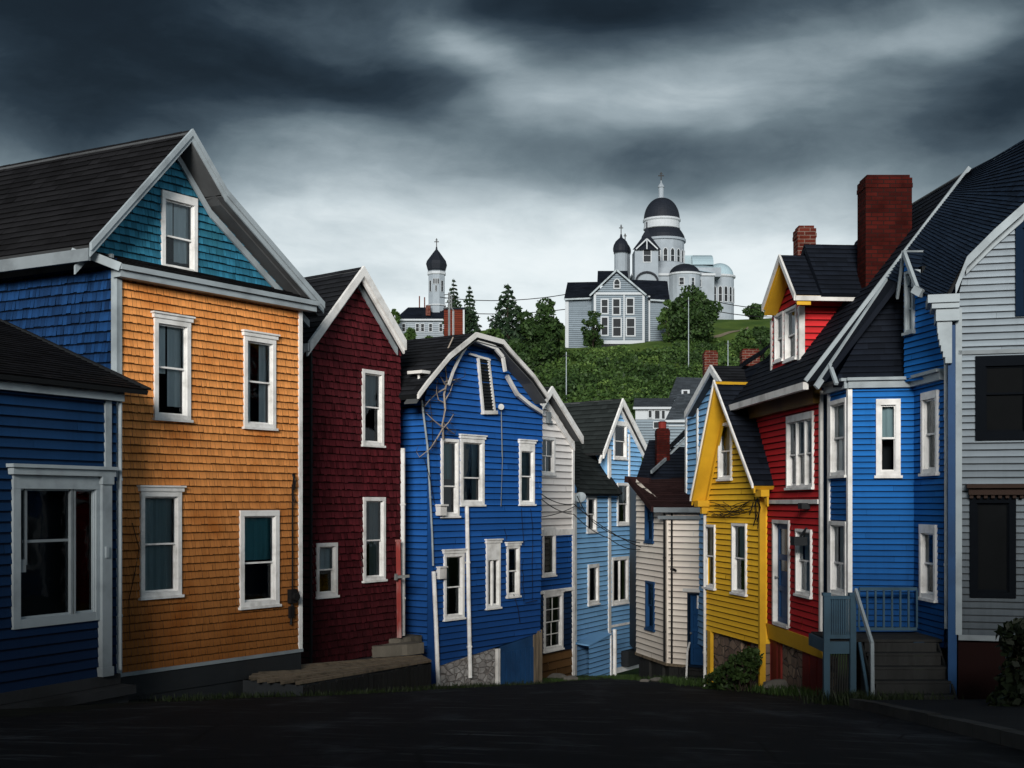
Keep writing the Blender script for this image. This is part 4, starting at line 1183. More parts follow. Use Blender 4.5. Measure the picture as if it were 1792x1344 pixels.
# side of the dormer facing the viewer
S0, S1 = w.pt(du1, 0, 0), w.pt(du1, 0, -2.6)
wd = Wall.xy((S0.x, S0.y), (S1.x, S1.y))
clad(m, wd, [(0, dz - 0.1), ((dzt - dz) / SL + 0.05, dzt), (0.0, dzt)], 0.125, 2, 0.02, 0.003)
S0b, S1b = w.pt(du0, 0, -2.6), w.pt(du0, 0, 0)
wd2 = Wall.xy((S0b.x, S0b.y), (S1b.x, S1b.y))
flat(m, wd2, [(0, dz), (wd2.W, dz), (wd2.W, dzt), (0, dzt)])
D = m.build('dormer', S_RED, H)
m = MB(); ms = MB()
hi = 0.22
for lift, of, L_ in ((0.0, OVD, -3.6), (hi, -0.15, -3.4)):
    pr = [(dp[0][0] - lift * .4, dp[0][1]), (dp[1][0], dp[1][1] + lift), (dp[2][0] + lift * .4, dp[2][1] + 0.0)]
    if lift: pr[0] = (pr[0][0], pr[0][1] + 0.02); pr[2] = (pr[2][0], pr[2][1] + 0.02)
    for (ua, za), (ub, zb_) in zip(pr[:-1], pr[1:]):
        pts = [w.pt(ua, za, of), w.pt(ub, zb_, of), w.pt(ub, zb_, L_), w.pt(ua, za, L_)]
        roof_clad(m, pts, 0.14, 0.3); slab(m if lift else ms, pts, 0.08)
m.build('dormer_roof', ROOF_N, D); ms.build('soffit', YELP, D)
m = MB(); prof_board(m, w, dp, OVD - 0.01, OVD + 0.03, -0.02, 0.1)
g = dp[2]; m.bar(w.pt(g[0], g[1] - 0.06, OVD), w.pt(g[0], g[1] - 0.06, -2.2), 0.06, 0.09)
m.fbox(w, du1 - 0.07, du1 + 0.04, dz, dzt - 0.1, -0.06, 0.05); m.fbox(w, du0 - 0.02, du0 + 0.06, dz, dzt - 0.1, 0.0, 0.045)
m.build('rake_trim', WHITE2, D)
m = MB(); prof_board(m, w, dp, 0.03, OVD - 0.03, 0.12, 0.18); m.build('frieze', YELP, D)
# ---- chimneys
a = P(1515, 0, 22.95); b = P(1596, 0, 22.95)
brick_stack(H, a.x, b.x, 22.95, 23.5, EYE + 2.6, P(0, 305, 22.95).z, BRICK)
d_ = 24.9; a = P(1396, 0, d_); b = P(1428, 0, d_)
brick_stack(H, a.x, b.x, d_, d_ + 0.4, EYE + 4.6, P(0, 394, d_).z, BRICKL)
W_RE = w
RED_E1, RED_R1, RED_N = E1, R1, RN

# ================================================================== light blue house behind the yellow gable
w = Wall(1203, 37.0, 1262, 33.2)
H = house(w, 'pale blue gabled house half hidden behind the yellow house, with two sooty chimneys', name='rear_house')
prof = [w.uv(x, y, 0.25) for x, y in ((1199, 722), (1244, 640), (1275, 690))]
poly = [(-0.1, EYE - 4), (w.W, EYE - 4), (w.W, prof[2][1]), (prof[1][0], prof[1][1] - 0.1), (-0.1, prof[0][1])]
m = MB(); clad(m, w, poly, 0.17, 2.6, 0.022); m.build('wall', S_SKY, H)
closed_back(H, w, poly, 6, S_SKY)
u_ = w.uv(1222, 720)[0]
corner(H, w, u_ - 0.07, u_ + 0.07, EYE - 3, w.uv(1222, 690)[1], WHITE, 0.045); corner(H, w, -0.14, 0.02, EYE - 3, prof[0][1], WHITE, 0.045)
gable_roof(H, w, prof, 0.25, 1.2, ROOF_G, SOFF, 0.2, 0.3)
m = MB(); prof_board(m, w, prof, 0.22, 0.28, -0.02, 0.18); m.build('rake_trim', WHITE, H)
m = MB()
roof_clad(m, [P(1252, 760, 33.0), P(1330, 715, 30.2), P(1344, 626, 31.5), P(1262, 668, 34.8)], 0.2, 0.3)
roof_clad(m, [P(1262, 668, 34.8), P(1344, 626, 31.5), P(1352, 600, 33.6), P(1306, 640, 36.5)], 0.2, 0.3)
m.build('cross_roof', ROOF_N, H)
for x0, x1, y, d_ in ((1233, 1256, 613, 37.5), (1299, 1330, 610, 36.5)):
    a, b = P(x0, 0, d_), P(x1, 0, d_); brick_stack(H, a.x, b.x, d_, d_ + 0.4, EYE + 2.4, P(0, y, d_).z, BRICKL)

# ================================================================== royal blue bay house
fa = Wall(1452, 22.1, 1487, 21.0); fb = Wall(1487, 21.0, 1600, 20.8); fc = Wall(1600, 20.8, 1653, 19.5)
H = house(fb, 'royal blue clapboard house with angled bay and small roof dormer, right of the red house', name='bay_house')
zt = EYE + 1.93; zb = EYE - 2.25
win(H, fa, (1453, 699, 1481, 832), cw=0.075, rail=0.5, curtain='left', cmat=CURT, depth=0.15)
win(H, fa, (1453, 912, 1481, 1040), cw=0.075, rail=0.58, curtain='left', cmat=CURT, depth=0.15)
win(H, fb, (1533, 698, 1576, 832), cw=0.085, rail=0.5, ct=0.1, curtain='upper', cmat=CURTD)
win(H, fc, (1613, 685, 1641, 828), cw=0.085, rail=0.5, ct=0.12)
win(H, fc, (1610, 918, 1638, 1047), cw=0.085, rail=0.5, ct=0.14)
for f_ in (fa, fb, fc):
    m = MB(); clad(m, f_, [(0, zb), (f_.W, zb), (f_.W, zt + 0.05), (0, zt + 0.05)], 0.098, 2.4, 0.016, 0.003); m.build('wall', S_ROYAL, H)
m = MB(); 
pts = [fa.pt(0, 0), fa.pt(0, 0) + Vector((3, 2, 0)), fc.pt(fc.W, 0) + Vector((3, 4, 0)), fc.pt(fc.W, 0)]
for a, b in zip(pts[:-1], pts[1:]): m.poly([a + Z * zb, b + Z * zb, b + Z * zt, a + Z * zt])
m.build('side_wall', S_ROYAL, H)
corner(H, fa, -0.02, 0.07, zb, zt, WHITE, 0.04); corner(H, fa, fa.W - 0.06, fa.W + 0.03, zb, zt, WHITE, 0.04); corner(H, fb, -0.03, 0.04, zb, zt, WHITE, 0.038)
# cornice
m = MB()
for f_ in (fa, fb, fc):
    m.fbox(f_, -0.03, f_.W + 0.03, zt - 0.02, zt + 0.1, -0.02, 0.1); m.fbox(f_, -0.05, f_.W + 0.05, zt + 0.1, zt + 0.15, -0.02, 0.16)
m.build('cornice', GREYW, H)
# dark roof over the bay, its left edge boarded
Ea, Eb = P(1458, 672, 21.05), P(1606, 668, 20.7)
Ta = P(1450, 640, 21.7); Tb = P(1586, 447, 22.3); Tc = P(1610, 447, 22.3)
pts = [Ea, Eb, Tc, Tb]
m = MB(); roof_clad(m, [Ea, Eb, Tc, Tb], 0.13, 0.3); m.build('roof', ROOF_N, H)
m = MB(); slab(m, [Ea, Eb, Tc, Tb], 0.08)
e1 = RED_E1 + W_RE.U * 0.1; 
m.hexa([RED_E1 - RN * 0.1, RED_E1 - RN * 0.1 + Vector((0.1, -0.7, 0)), RED_R1 - RN * 0.1 + Vector((0.1, -0.7, 0)), RED_R1 - RN * 0.1,
        RED_E1 - RN * 0.02, RED_E1 - RN * 0.02 + Vector((0.1, -0.7, 0)), RED_R1 - RN * 0.02 + Vector((0.1, -0.7, 0)), RED_R1 - RN * 0.02])
m.build('soffit', ROOF_N, H)
m = MB(); m.bar(P(1428, 678, 21.2), P(1586, 444, 22.1), 0.05, 0.1); m.bar(P(1452, 638, 21.3), P(1464, 672, 21.0), 0.06, 0.05)
m.build('rake_trim', GREYW, H)
# upper wall beside the roof dormer
wu = Wall(1583, 20.75, 1653, 19.5)
win(H, wu, (1584, 474, 1599, 581), cw=0.05, rail=0.62, mat=GREYW)
poly = wu.pp([(1583, 668), (1653, 660), (1653, 566), (1640, 535), (1614, 512), (1590, 452), (1583, 448)])
m = MB(); clad(m, wu, poly, 0.098, 2, 0.016, 0.003); m.build('dormer_wall', S_ROYAL, H)
m = MB()
A, B_, C_, D_ = P(1580, 440, 20.7), P(1662, 440, 21.6), P(1650, 520, 19.75), P(1614, 516, 19.85)
roof_clad(m, [D_, C_, B_], 0.12, 0.28); roof_clad(m, [A, D_, B_], 0.12, 0.28); m.build('dormer_roof', ROOF_B, H)
m = MB(); m.bar(P(1582, 442, 20.6), P(1606, 508, 19.9), 0.05, 0.08); m.bar(P(1600, 506, 19.85), P(1614, 514, 19.75), 0.12, 0.12); m.bar(P(1581, 444, 20.75), P(1570, 522, 21.2), 0.04, 0.07); m.bar(P(1580, 440, 20.7), P(1662, 440, 21.6), 0.05, 0.03)
m.build('dormer_trim', GREYW, H)
# pipes beside the grey house
pipe(H, [P(1655, 590, 19.4), P(1656, 820, 19.4), P(1656, 1100, 19.4)], 0.03, WHITE)
pipe(H, [P(1642, 560, 19.35), P(1650, 575, 19.35), P(1664, 615, 19.3), P(1665, 900, 19.3), P(1668, 1180, 19.3)], 0.028, GREYW)
m = MB(); m.fbox(fc, 0.3, fc.W, EYE - 3.3, zb, -0.3, -0.06); m.fbox(fb, 0, fb.W, EYE - 3.3, zb, -0.3, -0.1); m.build('foundation', REDX, H)
W_B = fb

# ================================================================== grey house, far right
w = Wall(1677, 18.9, 1792, 18.65, (0.25, 1))
H = house(w, 'grey-white clapboard gable house with black windows at the far right edge', name='gable_house')
uR = 3.2
prof = [w.uv(x, y, 0.2) for x, y in ((1650, 528), (1672, 502), (1692, 452), (1740, 404), (1792, 358), (1872, 196))]
zb = EYE - 1.98
win(H, w, (1777, 385, 1852, 552), cw=0.11, mat=NAVYT, sill=False, gmat=GLASSK)
win(H, w, (1707, 622, 1812, 770), cw=0.16, mat=BLKWIN, sill=False, dh=True, rail=0.42, gmat=GLASSK)
win(H, w, (1697, 868, 1778, 1046), cw=0.11, mat=BLKWIN, sill=False, dh=False, gmat=GLASSK)
ipts = [(u, z - 0.06) for u, z in prof if u > 0.05]
poly = [(0, zb), (uR, zb), (uR, ipts[-1][1])] + ipts[::-1] + [(0, prof[1][1] - 0.12)]
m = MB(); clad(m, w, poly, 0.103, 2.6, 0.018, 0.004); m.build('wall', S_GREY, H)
closed_back(H, w, [(0, zb), (uR, zb), (uR, 5), (0, EYE + 2.9)], 8, S_GREY)
# swept roof, one ruled surface from its far rake to the front gable
far = [P(1548, 485, 22.1), P(1610, 405, 22.1), P(1660, 343, 22.1), P(1692, 303, 22.1)]
near = [w.pt(prof[0][0], prof[0][1], 0.2), w.pt(prof[2][0], prof[2][1], 0.2), w.pt(prof[4][0], prof[4][1], 0.2), w.pt(prof[5][0], prof[5][1], 0.2)]
def along(c, t):
    t *= len(c) - 1; i = min(int(t), len(c) - 2)
    return c[i].lerp(c[i + 1], t - i)
m = MB(); NR, NC = 46, 16
for i in range(NR):
    t0, t1 = i / NR, (i + 1) / NR
    off = R.random() * 0.06
    for j in range(NC):
        s0 = min(1, max(0, j / NC + (off if j else 0))); s1 = min(1, (j + 1) / NC + (off if j < NC - 1 else 0))
        ja, jb = R.uniform(-0.0015, 0.0015), R.uniform(0, 0.002)
        g = lambda s, t: along(far, t).lerp(along(near, t), s)
        lift = Vector((-0.7, 0, 0.7)) * (0.018 + ja)
        a, b, c, d = g(s0, t0 - (R.random() * .004 if i else 0)) + lift, g(s1, t0) + lift, g(s1, t1), g(s0, t1)
        m.poly([a, b, c, d], uv=[(s0 * 4, t0 * 6), (s1 * 4, t0 * 6), (s1 * 4, t1 * 6), (s0 * 4, t1 * 6)], lap=[(0, 0), (0, 0), (0, 1), (0, 1)])
        m.poly([b, a, g(s0, t0), g(s1, t0)], lap=[(0, 1)] * 4)
m.build('roof', ROOF_B, H)
m = MB(); g = lambda s, t: along(far, t).lerp(along(near, t), s) - Vector((-0.7, 0, 0.7)) * 0.05
for i in range(12): 
    for j in range(4): m.poly([g(j / 4, i / 12), g(j / 4, (i + 1) / 12), g((j + 1) / 4, (i + 1) / 12), g((j + 1) / 4, i / 12)])
m.build('soffit', SOFF, H)
m = MB(); prof_board(m, w, prof[1:], 0.16, 0.24, -0.02, 0.13); prof_board(m, w, prof[2:], 0.02, 0.08, 0.13, 0.22); m.build('rake_trim', GREYW, H)
# boxed eave return and curved bracket
m = MB(); ra = w.uv(1624, 515, 0.3); rb = w.uv(1680, 558, 0.3)
m.fbox(w, ra[0], rb[0], ra[1] - 0.12, ra[1] - 0.0, -0.5, 0.26); m.fbox(w, ra[0] + 0.06, rb[0], ra[1] - 0.2, ra[1] - 0.12, -0.45, 0.22); m.fbox(w, ra[0] + 0.12, rb[0], rb[1], ra[1] - 0.2, -0.4, 0.17)
m.build('eave_return', GREYW, H)
m = MB()
for k in range(7):
    t = k / 7; x = ra[0] + 0.14 + 0.16 * (1 - math.cos(t * 1.5)); m.fbox(w, x, rb[0] - 0.1, rb[1] - 0.09 * (k + 1), rb[1] - 0.09 * k, -0.1, 0.12)
m.build('bracket', GREYW, H)
m = MB(); pa, pb = w.uv(1659, 800)[0], w.uv(1674, 800)[0]; m.fbox(w, pa, pb, EYE - 3.4, rb[1] - 0.05, -0.15, 0.03); m.build('pilaster', NAVYD, H)
corner(H, w, -0.04, 0.05, zb, prof[1][1] - 0.3, GREYW, 0.04)
m = MB(); z_ = zat(w, 1740, 866); m.fbox(w, w.uv(1694, 860)[0], uR, z_, z_ + 0.1, 0, 0.16); m.fbox(w, w.uv(1690, 850)[0], uR, z_ + 0.1, z_ + 0.16, 0, 0.24)
for k in range(30):
    x = w.uv(1696, 860)[0] + k * 0.1; m.fbox(w, x, x + 0.05, z_ - 0.05, z_, 0, 0.12)
m.build('door_hood', plain('dark_brown_trim', (0.035, 0.02, 0.015), 0.7, 0.3, 5), H)
m = MB(); z_ = zat(w, 1740, 618); m.fbox(w, 0, uR, z_ - 0.01, z_ + 0.05, 0, 0.04); z_ = zat(w, 1740, 1112); m.fbox(w, 0, uR, z_ - 0.08, z_ + 0.0, 0, 0.05); m.build('belt_board', GREYM, H)
m = MB(); m.fbox(w, 0, uR, EYE - 3.5, zb, -0.3, -0.05); m.build('foundation', REDX, H)
W_GR = w

# ================================================================== porch and stairs of the royal blue house
S = thing('porch_stairs', P(1500, 1215, 19.4), 'blue-grey wooden porch with railing and dark stairs below the royal blue bay', 'porch')
zd = EYE - 2.12
xA, xB = P(1447, 0, 19.7).x, P(1606, 0, 20.6).x
gz = EYE - 3.25
m = MB()
nb = 14
for k in range(nb):
    y0 = 19.55 + (20.75 - 19.55) * k / nb; m.box(xA, xB + 0.5, y0 + 0.004, y0 + (1.2 / nb) - 0.004, zd - 0.045, zd - R.uniform(0, .006))
m.build('deck', WOODD, S)
m = MB()
m.box(xA - 0.02, P(1494, 0, 19.6).x, 19.48, 19.54, zd - 0.22, zd - 0.03); m.box(xA - 0.05, xA, 19.5, 20.7, zd - 0.22, zd - 0.03)
m.build('band_board', BLUEG, S)
px = [P(1445, 0, 19.5).x, P(1491, 0, 19.5).x]
for x in px:
    m = MB(); m.box(x - 0.045, x + 0.045, 19.42, 19.51, gz - 0.3, zd + 0.72); m.box(x - 0.06, x + 0.06, 19.41, 19.52, zd + 0.68, zd + 0.73); m.build('post', BLUEG, S)
m = MB()
m.box(px[0], px[1], 19.43, 19.5, zd + 0.63, zd + 0.68); m.box(px[0], px[1], 19.44, 19.49, zd + 0.02, zd + 0.08)
for k in range(11):
    x = px[0] + (px[1] - px[0]) * (k + 0.8) / 12; m.box(x - 0.012, x + 0.012, 19.45, 19.48, zd + 0.08, zd + 0.63)
m.build('railing', BLUEG, S)
m = MB(); xb0, xb1 = P(1503, 0, 20.4).x, P(1604, 0, 20.4).x
m.box(xb0, xb1, 20.36, 20.42, zd + 0.7, zd + 0.75); m.box(xb0, xb1, 20.37, 20.41, zd + 0.05, zd + 0.1)
for k in range(8):
    x = xb0 + (xb1 - xb0) * k / 7; m.box(x - 0.014, x + 0.014, 20.375, 20.405, zd + 0.1, zd + 0.7)
m.build('railing', BLUEG, S)
m = MB()
m.bar(P(1497, 1032, 19.45), P(1526, 1126, 18.75), 0.04, 0.07); m.bar(P(1526, 1124, 18.75), P(1527, 1228, 18.75), 0.05, 0.05, up=Vector((0, 1, 0)))
m.build('handrail', GREYW, S)
m = MB(); m.bar(P(1504, 1125, 19.4), P(1520, 1222, 18.9), 0.04, 0.05); m.build('brace', BLUEG, S)
xs0, xs1 = P(1510, 0, 19.5).x, P(1640, 0, 19.5).x
for k in range(5):
    y0 = 19.5 - 0.2 * (k + 1); zz = zd - 0.185 * (k + 1)
    m = MB(); m.box(xs0, xs1, y0 - 0.03, y0 + 0.2, zz - 0.04, zz); m.box(xs0 + 0.02, xs1 - 0.02, y0 + 0.17, y0 + 0.195, zz, zz + 0.14); m.build('tread', WOODD, S)
m = MB()
for x in (xs0 - 0.03, xs1): 
    m.hexa([Vector(q) for q in ((x, 18.4, gz - 0.2), (x + 0.03, 18.4, gz - 0.2), (x + 0.03, 19.52, gz - 0.2), (x, 19.52, gz - 0.2), (x, 18.4, gz + 0.1), (x + 0.03, 18.4, gz + 0.1), (x + 0.03, 19.52, zd - 0.05), (x, 19.52, zd - 0.05))])
m.build('stringer', WOODD, S)
m = MB()
for k in range(9):
    x = px[0] + 0.06 + (px[1] - px[0] - 0.1) * k / 8; m.bar(Vector((x, 19.55, gz - 0.2)), Vector((x + 0.03, 19.56, zd - 0.2)), 0.02, 0.02)
m.build('lattice', WOODD, S)
# ================================================================== terrain
def hill(x, y):
    if y < -2.5: r = road_z(-2.5) - EYE + min(8.0, (-2.5 - y) * 0.75)      # unseen bank added behind the viewer to shade the lower walls
    elif y <= 75: r = road_z(y) - EYE
    elif y <= 190: r = -7.82 + (y - 75) / 115 * 32.0 + 1.2 * math.sin((y - 75) / 115 * math.pi)
    elif y <= 236: r = 24.2 + (y - 190) / 46 * 10.6
    elif y <= 262: r = 34.8
    else: r = max(-20, 34.8 - (y - 262) * 0.4)
    if y > 75:
        t = min(1, max(0, (x + 22) / 45)); k = min(1, (y - 75) / 110)
        r *= 1 - k * 0.12 * (1 - t)
        r += k * 0.5 * math.sin(x * 0.21 + y * 0.05) * math.cos(y * 0.17)
        # the hill falls away far to the sides
        r -= k * max(0, abs(x - 8) - 60) * 0.25
    return EYE + r


def ground_hit(px, py, d0=70.0, d1=262.0):
    d = d0
    while d < d1:
        p = P(px, py, d)
        if p.z <= hill(p.x, p.y): return p
        d += 0.5
    return P(px, py, d1)


def ground_at(px, d):
    x = (px - HX) / F * d
    return Vector((x, d, hill(x, d)))


GRASS_G = leaf_mat('grass_ground', (0.02, 0.045, 0.01), (0.06, 0.1, 0.022), 0.9)
m_, t_, N_, L_, b_ = nt('ground_soil')
tc = N_.new('ShaderNodeTexCoord')
n1 = noise(t_, tc.outputs['Object'], 1.5, 8, 0.7); n2 = noise(t_, tc.outputs['Object'], 0.12, 5, 0.6)
sp = N_.new('ShaderNodeSeparateXYZ'); L_.new(tc.outputs['Object'], sp.inputs[0])
gcol = mixc(t_, ramp(t_, n2, 0.35, 0.65), (0.045, 0.1, 0.016), (0.12, 0.19, 0.035)); gcol = mixc(t_, mth(t_, 'MULTIPLY', n1, 0.8), gcol, (0.02, 0.03, 0.01))
ncol = mixc(t_, ramp(t_, n1, 0.35, 0.7), (0.006, 0.0065, 0.006), (0.014, 0.016, 0.01))
L_.new(mixc(t_, ramp(t_, sp.outputs['Y'], 34, 60), ncol, gcol), b_.inputs['Base Color']); b_.inputs['Roughness'].default_value = 0.95
b_.inputs['Specular IOR Level'].default_value = 0.1
bp = N_.new('ShaderNodeBump'); bp.inputs['Strength'].default_value = 0.7; bp.inputs['Distance'].default_value = 0.08; L_.new(n1, bp.inputs['Height']); L_.new(bp.outputs[0], b_.inputs['Normal'])
SOIL = m_
ys = [-60, -35, -22] + list(np.arange(-17.5, 76, 1.25)) + list(np.arange(76, 270, 3.0)) + [285, 310, 350, 400, 480, 600, 900]
xs = [-600, -300, -180, -120] + list(np.arange(-90, 91, 3.0)) + [120, 180, 300, 600]
m = MB()
gv = [[(x, y, hill(x, y) - (0.02 if y < 75 else 0)) for x in xs] for y in ys]
for i in range(len(ys) - 1):
    for j in range(len(xs) - 1):
        m.poly([gv[i][j], gv[i][j + 1], gv[i + 1][j + 1], gv[i + 1][j]], smooth=True)
g = m.build('ground', SOIL); tag(g, kind='structure')

# ------------------------------------------------------------------ road, pavement, kerb
m_, t_, N_, L_, b_ = nt('worn_wet_asphalt')
tc = N_.new('ShaderNodeTexCoord')
n1 = noise(t_, tc.outputs['Object'], 38, 6, 0.8); n2 = noise(t_, tc.outputs['Object'], 0.55, 6, 0.65, (1.8, 0.5, 1)); mpr = N_.new('ShaderNodeMapping'); mpr.inputs['Rotation'].default_value = (0, 0, math.radians(24)); L_.new(tc.outputs['Object'], mpr.inputs[0])
n3 = noise(t_, mixc(t_, 0.2, mpr.outputs[0], noise(t_, tc.outputs['Object'], 0.6, 3)), 1.0, 7, 0.75, (0.7, 3.6, 1))
c = mixc(t_, n1, (0.003, 0.0035, 0.0045), (0.011, 0.0115, 0.013))
c = mixc(t_, mth(t_, 'MULTIPLY', ramp(t_, n2, 0.5, 0.75), 0.8), c, (0.05, 0.053, 0.06))
c = mixc(t_, mth(t_, 'MULTIPLY', ramp(t_, n3, 0.54, 0.7), 0.75), c, (0.09, 0.094, 0.1))
vo = N_.new('ShaderNodeTexVoronoi'); vo.feature = 'DISTANCE_TO_EDGE'; vo.inputs['Scale'].default_value = 0.45
mpw = mixc(t_, 0.25, tc.outputs['Object'], noise(t_, tc.outputs['Object'], 1.2, 4))
L_.new(tc.outputs['Object'], vo.inputs['Vector'])
c = mixc(t_, mth(t_, 'MULTIPLY', mth(t_, 'SUBTRACT', 1.0, ramp(t_, vo.outputs['Distance'], 0.0, 0.012)), 0.8), c, (0.002, 0.002, 0.002))
L_.new(c, b_.inputs['Base Color']); b_.inputs['Roughness'].default_value = 0.85; b_.inputs['Specular IOR Level'].default_value = 0.08
bp = N_.new('ShaderNodeBump'); bp.inputs['Strength'].default_value = 0.8; bp.inputs['Distance'].default_value = 0.012; L_.new(n1, bp.inputs['Height']); L_.new(bp.outputs[0], b_.inputs['Normal'])
ASPH = m_
left = [(-14, -7.2), (8, -6.3), (14, -6.0), (19, -5.5), (22, -4.0), (24.5, -2.5), (27.5, -1.2), (31, 0.6), (34, 1.3), (38, 1.75), (44, 1.9)]
right = [(-14, 3.3), (8, 3.75), (10, 4.0), (16.1, 4.65), (18.3, 4.75), (20, 4.55), (23, 4.7), (26, 4.2), (29, 3.9), (33, 3.95), (36, 3.6), (39, 3.0), (44, 2.4)]
def ip(tab, y):
    for (a, xa), (b, xb) in zip(tab[:-1], tab[1:]):
        if y <= b: return xa + (xb - xa) * (y - a) / (b - a)
    return tab[-1][1]
m = MB(); yy = list(np.arange(-2.5, 44.1, 0.5))
wob = lambda y, s: 0.07 * math.sin(y * 2.3 + s) + 0.05 * math.sin(y * 5.1 + 2 * s)
for a, b in zip(yy[:-1], yy[1:]):
    la, lb, ra, rb = ip(left, a) + wob(a, 0), ip(left, b) + wob(b, 0), ip(right, a), ip(right, b)
    n = 8
    for k in range(n):
        q = lambda y, l, r, t: (l + (r - l) * t, y, road_z(y) - 0.012 + 0.05 * math.sin(math.pi * t))
        m.poly([q(a, la, ra, k / n), q(a, la, ra, (k + 1) / n), q(b, lb, rb, (k + 1) / n), q(b, lb, rb, k / n)], smooth=True)
r_ = m.build('road', ASPH); tag(r_, kind='structure')
m = MB(); mk = MB()
kp = [(y, ip(right, y)) for y in np.arange(-2.2, 18.5, 0.9)]
for (a, xa), (b, xb) in zip(kp[:-1], kp[1:]):
    za, zb_ = road_z(a), road_z(b); dy = R.uniform(-.006, .006)
    mk.hexa([Vector(q) for q in ((xa, a + .01, za - .1), (xa + .15, a + .01, za - .1), (xb + .15, b, zb_ - .1), (xb, b, zb_ - .1), (xa, a + .01, za + .11 + dy), (xa + .15, a + .01, za + .11 + dy), (xb + .15, b, zb_ + .11 + dy), (xb, b, zb_ + .11 + dy))])
    m.poly([(xa + .15, a, za + .09), (xa + 6, a, za + .13), (xb + 6, b, zb_ + .13), (xb + .15, b, zb_ + .09)])
tag(mk.build('kerb', plain('kerb_concrete', (0.05, 0.048, 0.045), 0.9, 0.4, 4, dirt=0.6, dark=(0.01, 0.01, 0.01))), kind='structure')
tag(m.build('pavement', plain('pavement_concrete', (0.014, 0.015, 0.017), 0.9, 0.4, 5, dirt=0.6, dark=(0.004, 0.004, 0.004), bump=0.6, spec=0.08)), kind='structure')

# ------------------------------------------------------------------ boardwalk and steps in front of the maroon house
b0, b1 = P(530, 1163, 24.4), P(738, 1146, 28.6)
f0, f1, f2 = P(425, 1184, 22.4), P(530, 1194, 22.2), P(755, 1155, 27.2)
BW = thing('boardwalk', (b0.x * .5 + f2.x * .5, 25.2, road_z(25)), 'weathered plank boardwalk with dark boarded side, in front of the maroon house', 'boardwalk')
NB = 11
for k in range(NB):
    t0, t1 = (k + 0.06) / NB, (k + 0.9) / NB
    e = lambda t: (f1.lerp(f0, t) if t < 0.5 else f0.lerp(b0, (t - 0.5) * 2))
    # near end runs along f1-f0-b0, far end along f2-b1
    A0 = f1.lerp(b0, t0); A1 = f1.lerp(b0, t1); C0 = f2.lerp(b1, t0); C1 = f2.lerp(b1, t1)
    ext = (f0 - f1.lerp(b0, 0.5)) * math.sin(math.pi * (t0 + t1) / 2) * 0.9
    A0 = A0 + ext; A1 = A1 + ext
    dz_ = R.uniform(-0.012, 0.012); up = Vector((0, 0, 0.045))
    A0, A1, C0, C1 = [p + Vector((0, 0, dz_)) for p in (A0, A1, C0, C1)]
    m = MB(); m.hexa([A0 - up, C0 - up, C1 - up, A1 - up, A0, C0, C1, A1]); m.build('plank', WOODW, BW)
m = MB(); n = 26
for k in range(n):
    t0, t1 = k / n, (k + 0.9) / n
    p, q = f1.lerp(f2, t0), f1.lerp(f2, t1); nn = Vector((0.02 * R.uniform(0.2, 1), -0.02, 0)); hz = R.uniform(0, 0.05)
    g0, g1 = Vector((p.x, p.y, road_z(p.y) - 0.1)), Vector((q.x, q.y, road_z(q.y) - 0.1))
    ax = Vector((-0.04, 0.04, 0))
    m.hexa([g0, g1, g1 + ax, g0 + ax, p - Z * (0.05 + hz), q - Z * (0.05 + hz), q + ax - Z * (0.05 + hz), p + ax - Z * (0.05 + hz)])
m.build('side_boards', WOODD, BW)
m = MB(); g = lambda p: Vector((p.x, p.y, road_z(p.y) - 0.1))
m.poly([g(f0), g(f1), f1 - Z * .06, f0 - Z * .06]); m.poly([g(f1) + Vector((-.05, .05, 0)), g(f2) + Vector((-.05, .05, 0)), f2 + Vector((-.05, .05, -.06)), f1 + Vector((-.05, .05, -.06))]); m.poly([g(f2), g(b1), b1 - Z * .06, f2 - Z * .06]); m.build('side_backing', DARKB, BW)

c = P(705, 1140, 28.0)
S = thing('stone_steps', (c.x, c.y, c.z - 0.2), 'two worn stone slabs stacked as steps at the end of the boardwalk', 'steps')
for (x0, x1, y0, y1, d_, th) in ((655, 742, 1130, 1148, 27.6, 0.16), (683, 738, 1117, 1129, 28.1, 0.15)):
    m = MB(); a, b = P(x0, y1, d_), P(x1, y1 - 6, d_ + 0.8); h_ = P(x0, y0, d_).z
    ax = Vector((-0.45, 0.35, 0)); k = 9
    ring = [a.lerp(b, t / k) + Vector((0, -0.12 * math.sin(math.pi * t / k) + R.uniform(-.03, .03), 0)) for t in range(k + 1)] + [b + ax, a + ax]
    m.poly([Vector((p.x, p.y, h_ - 0.02 + R.uniform(0, .015))) for p in ring])
    for i in range(len(ring)):
        p, q = ring[i], ring[(i + 1) % len(ring)]; m.poly([Vector((p.x, p.y, h_ - th - 0.1)), Vector((q.x, q.y, h_ - th - 0.1)), Vector((q.x, q.y, h_ - 0.015)), Vector((p.x, p.y, h_ - 0.015))])
    m.build('slab', plain('worn_stone', (0.16, 0.145, 0.12), 0.9, 0.3, 6, dirt=0.6, dark=(0.03, 0.027, 0.022), bump=0.6), S)
# faded red post beside the downpipe
a, b = P(699, 1108, 28.2), P(697, 948, 28.2)
m = MB(); m.bar(a - Z * 0.1, b, 0.1, 0.1, up=Vector((0, 1, 0))); m.bar(b, b + Z * 0.05, 0.13, 0.13, up=Vector((0, 1, 0)))
S = thing('wooden_post', a - Z * .1, 'faded red and white wooden post standing by the maroon house wall', 'post')
m.build('post', plain('faded_red_paint', (0.24, 0.035, 0.03), 0.7, 0.3, 5, dirt=0.6, dark=(0.45, 0.42, 0.4), stretch=(3, 3, .7)), S)
m = MB(); p = P(690, 1010, 28.0); m.bar(p, P(716, 1008, 28.1), 0.06, 0.06); m.tube([P(693, 1015, 28), P(693, 1004, 28)], 0.04); m.build('clamp', METAL, S)

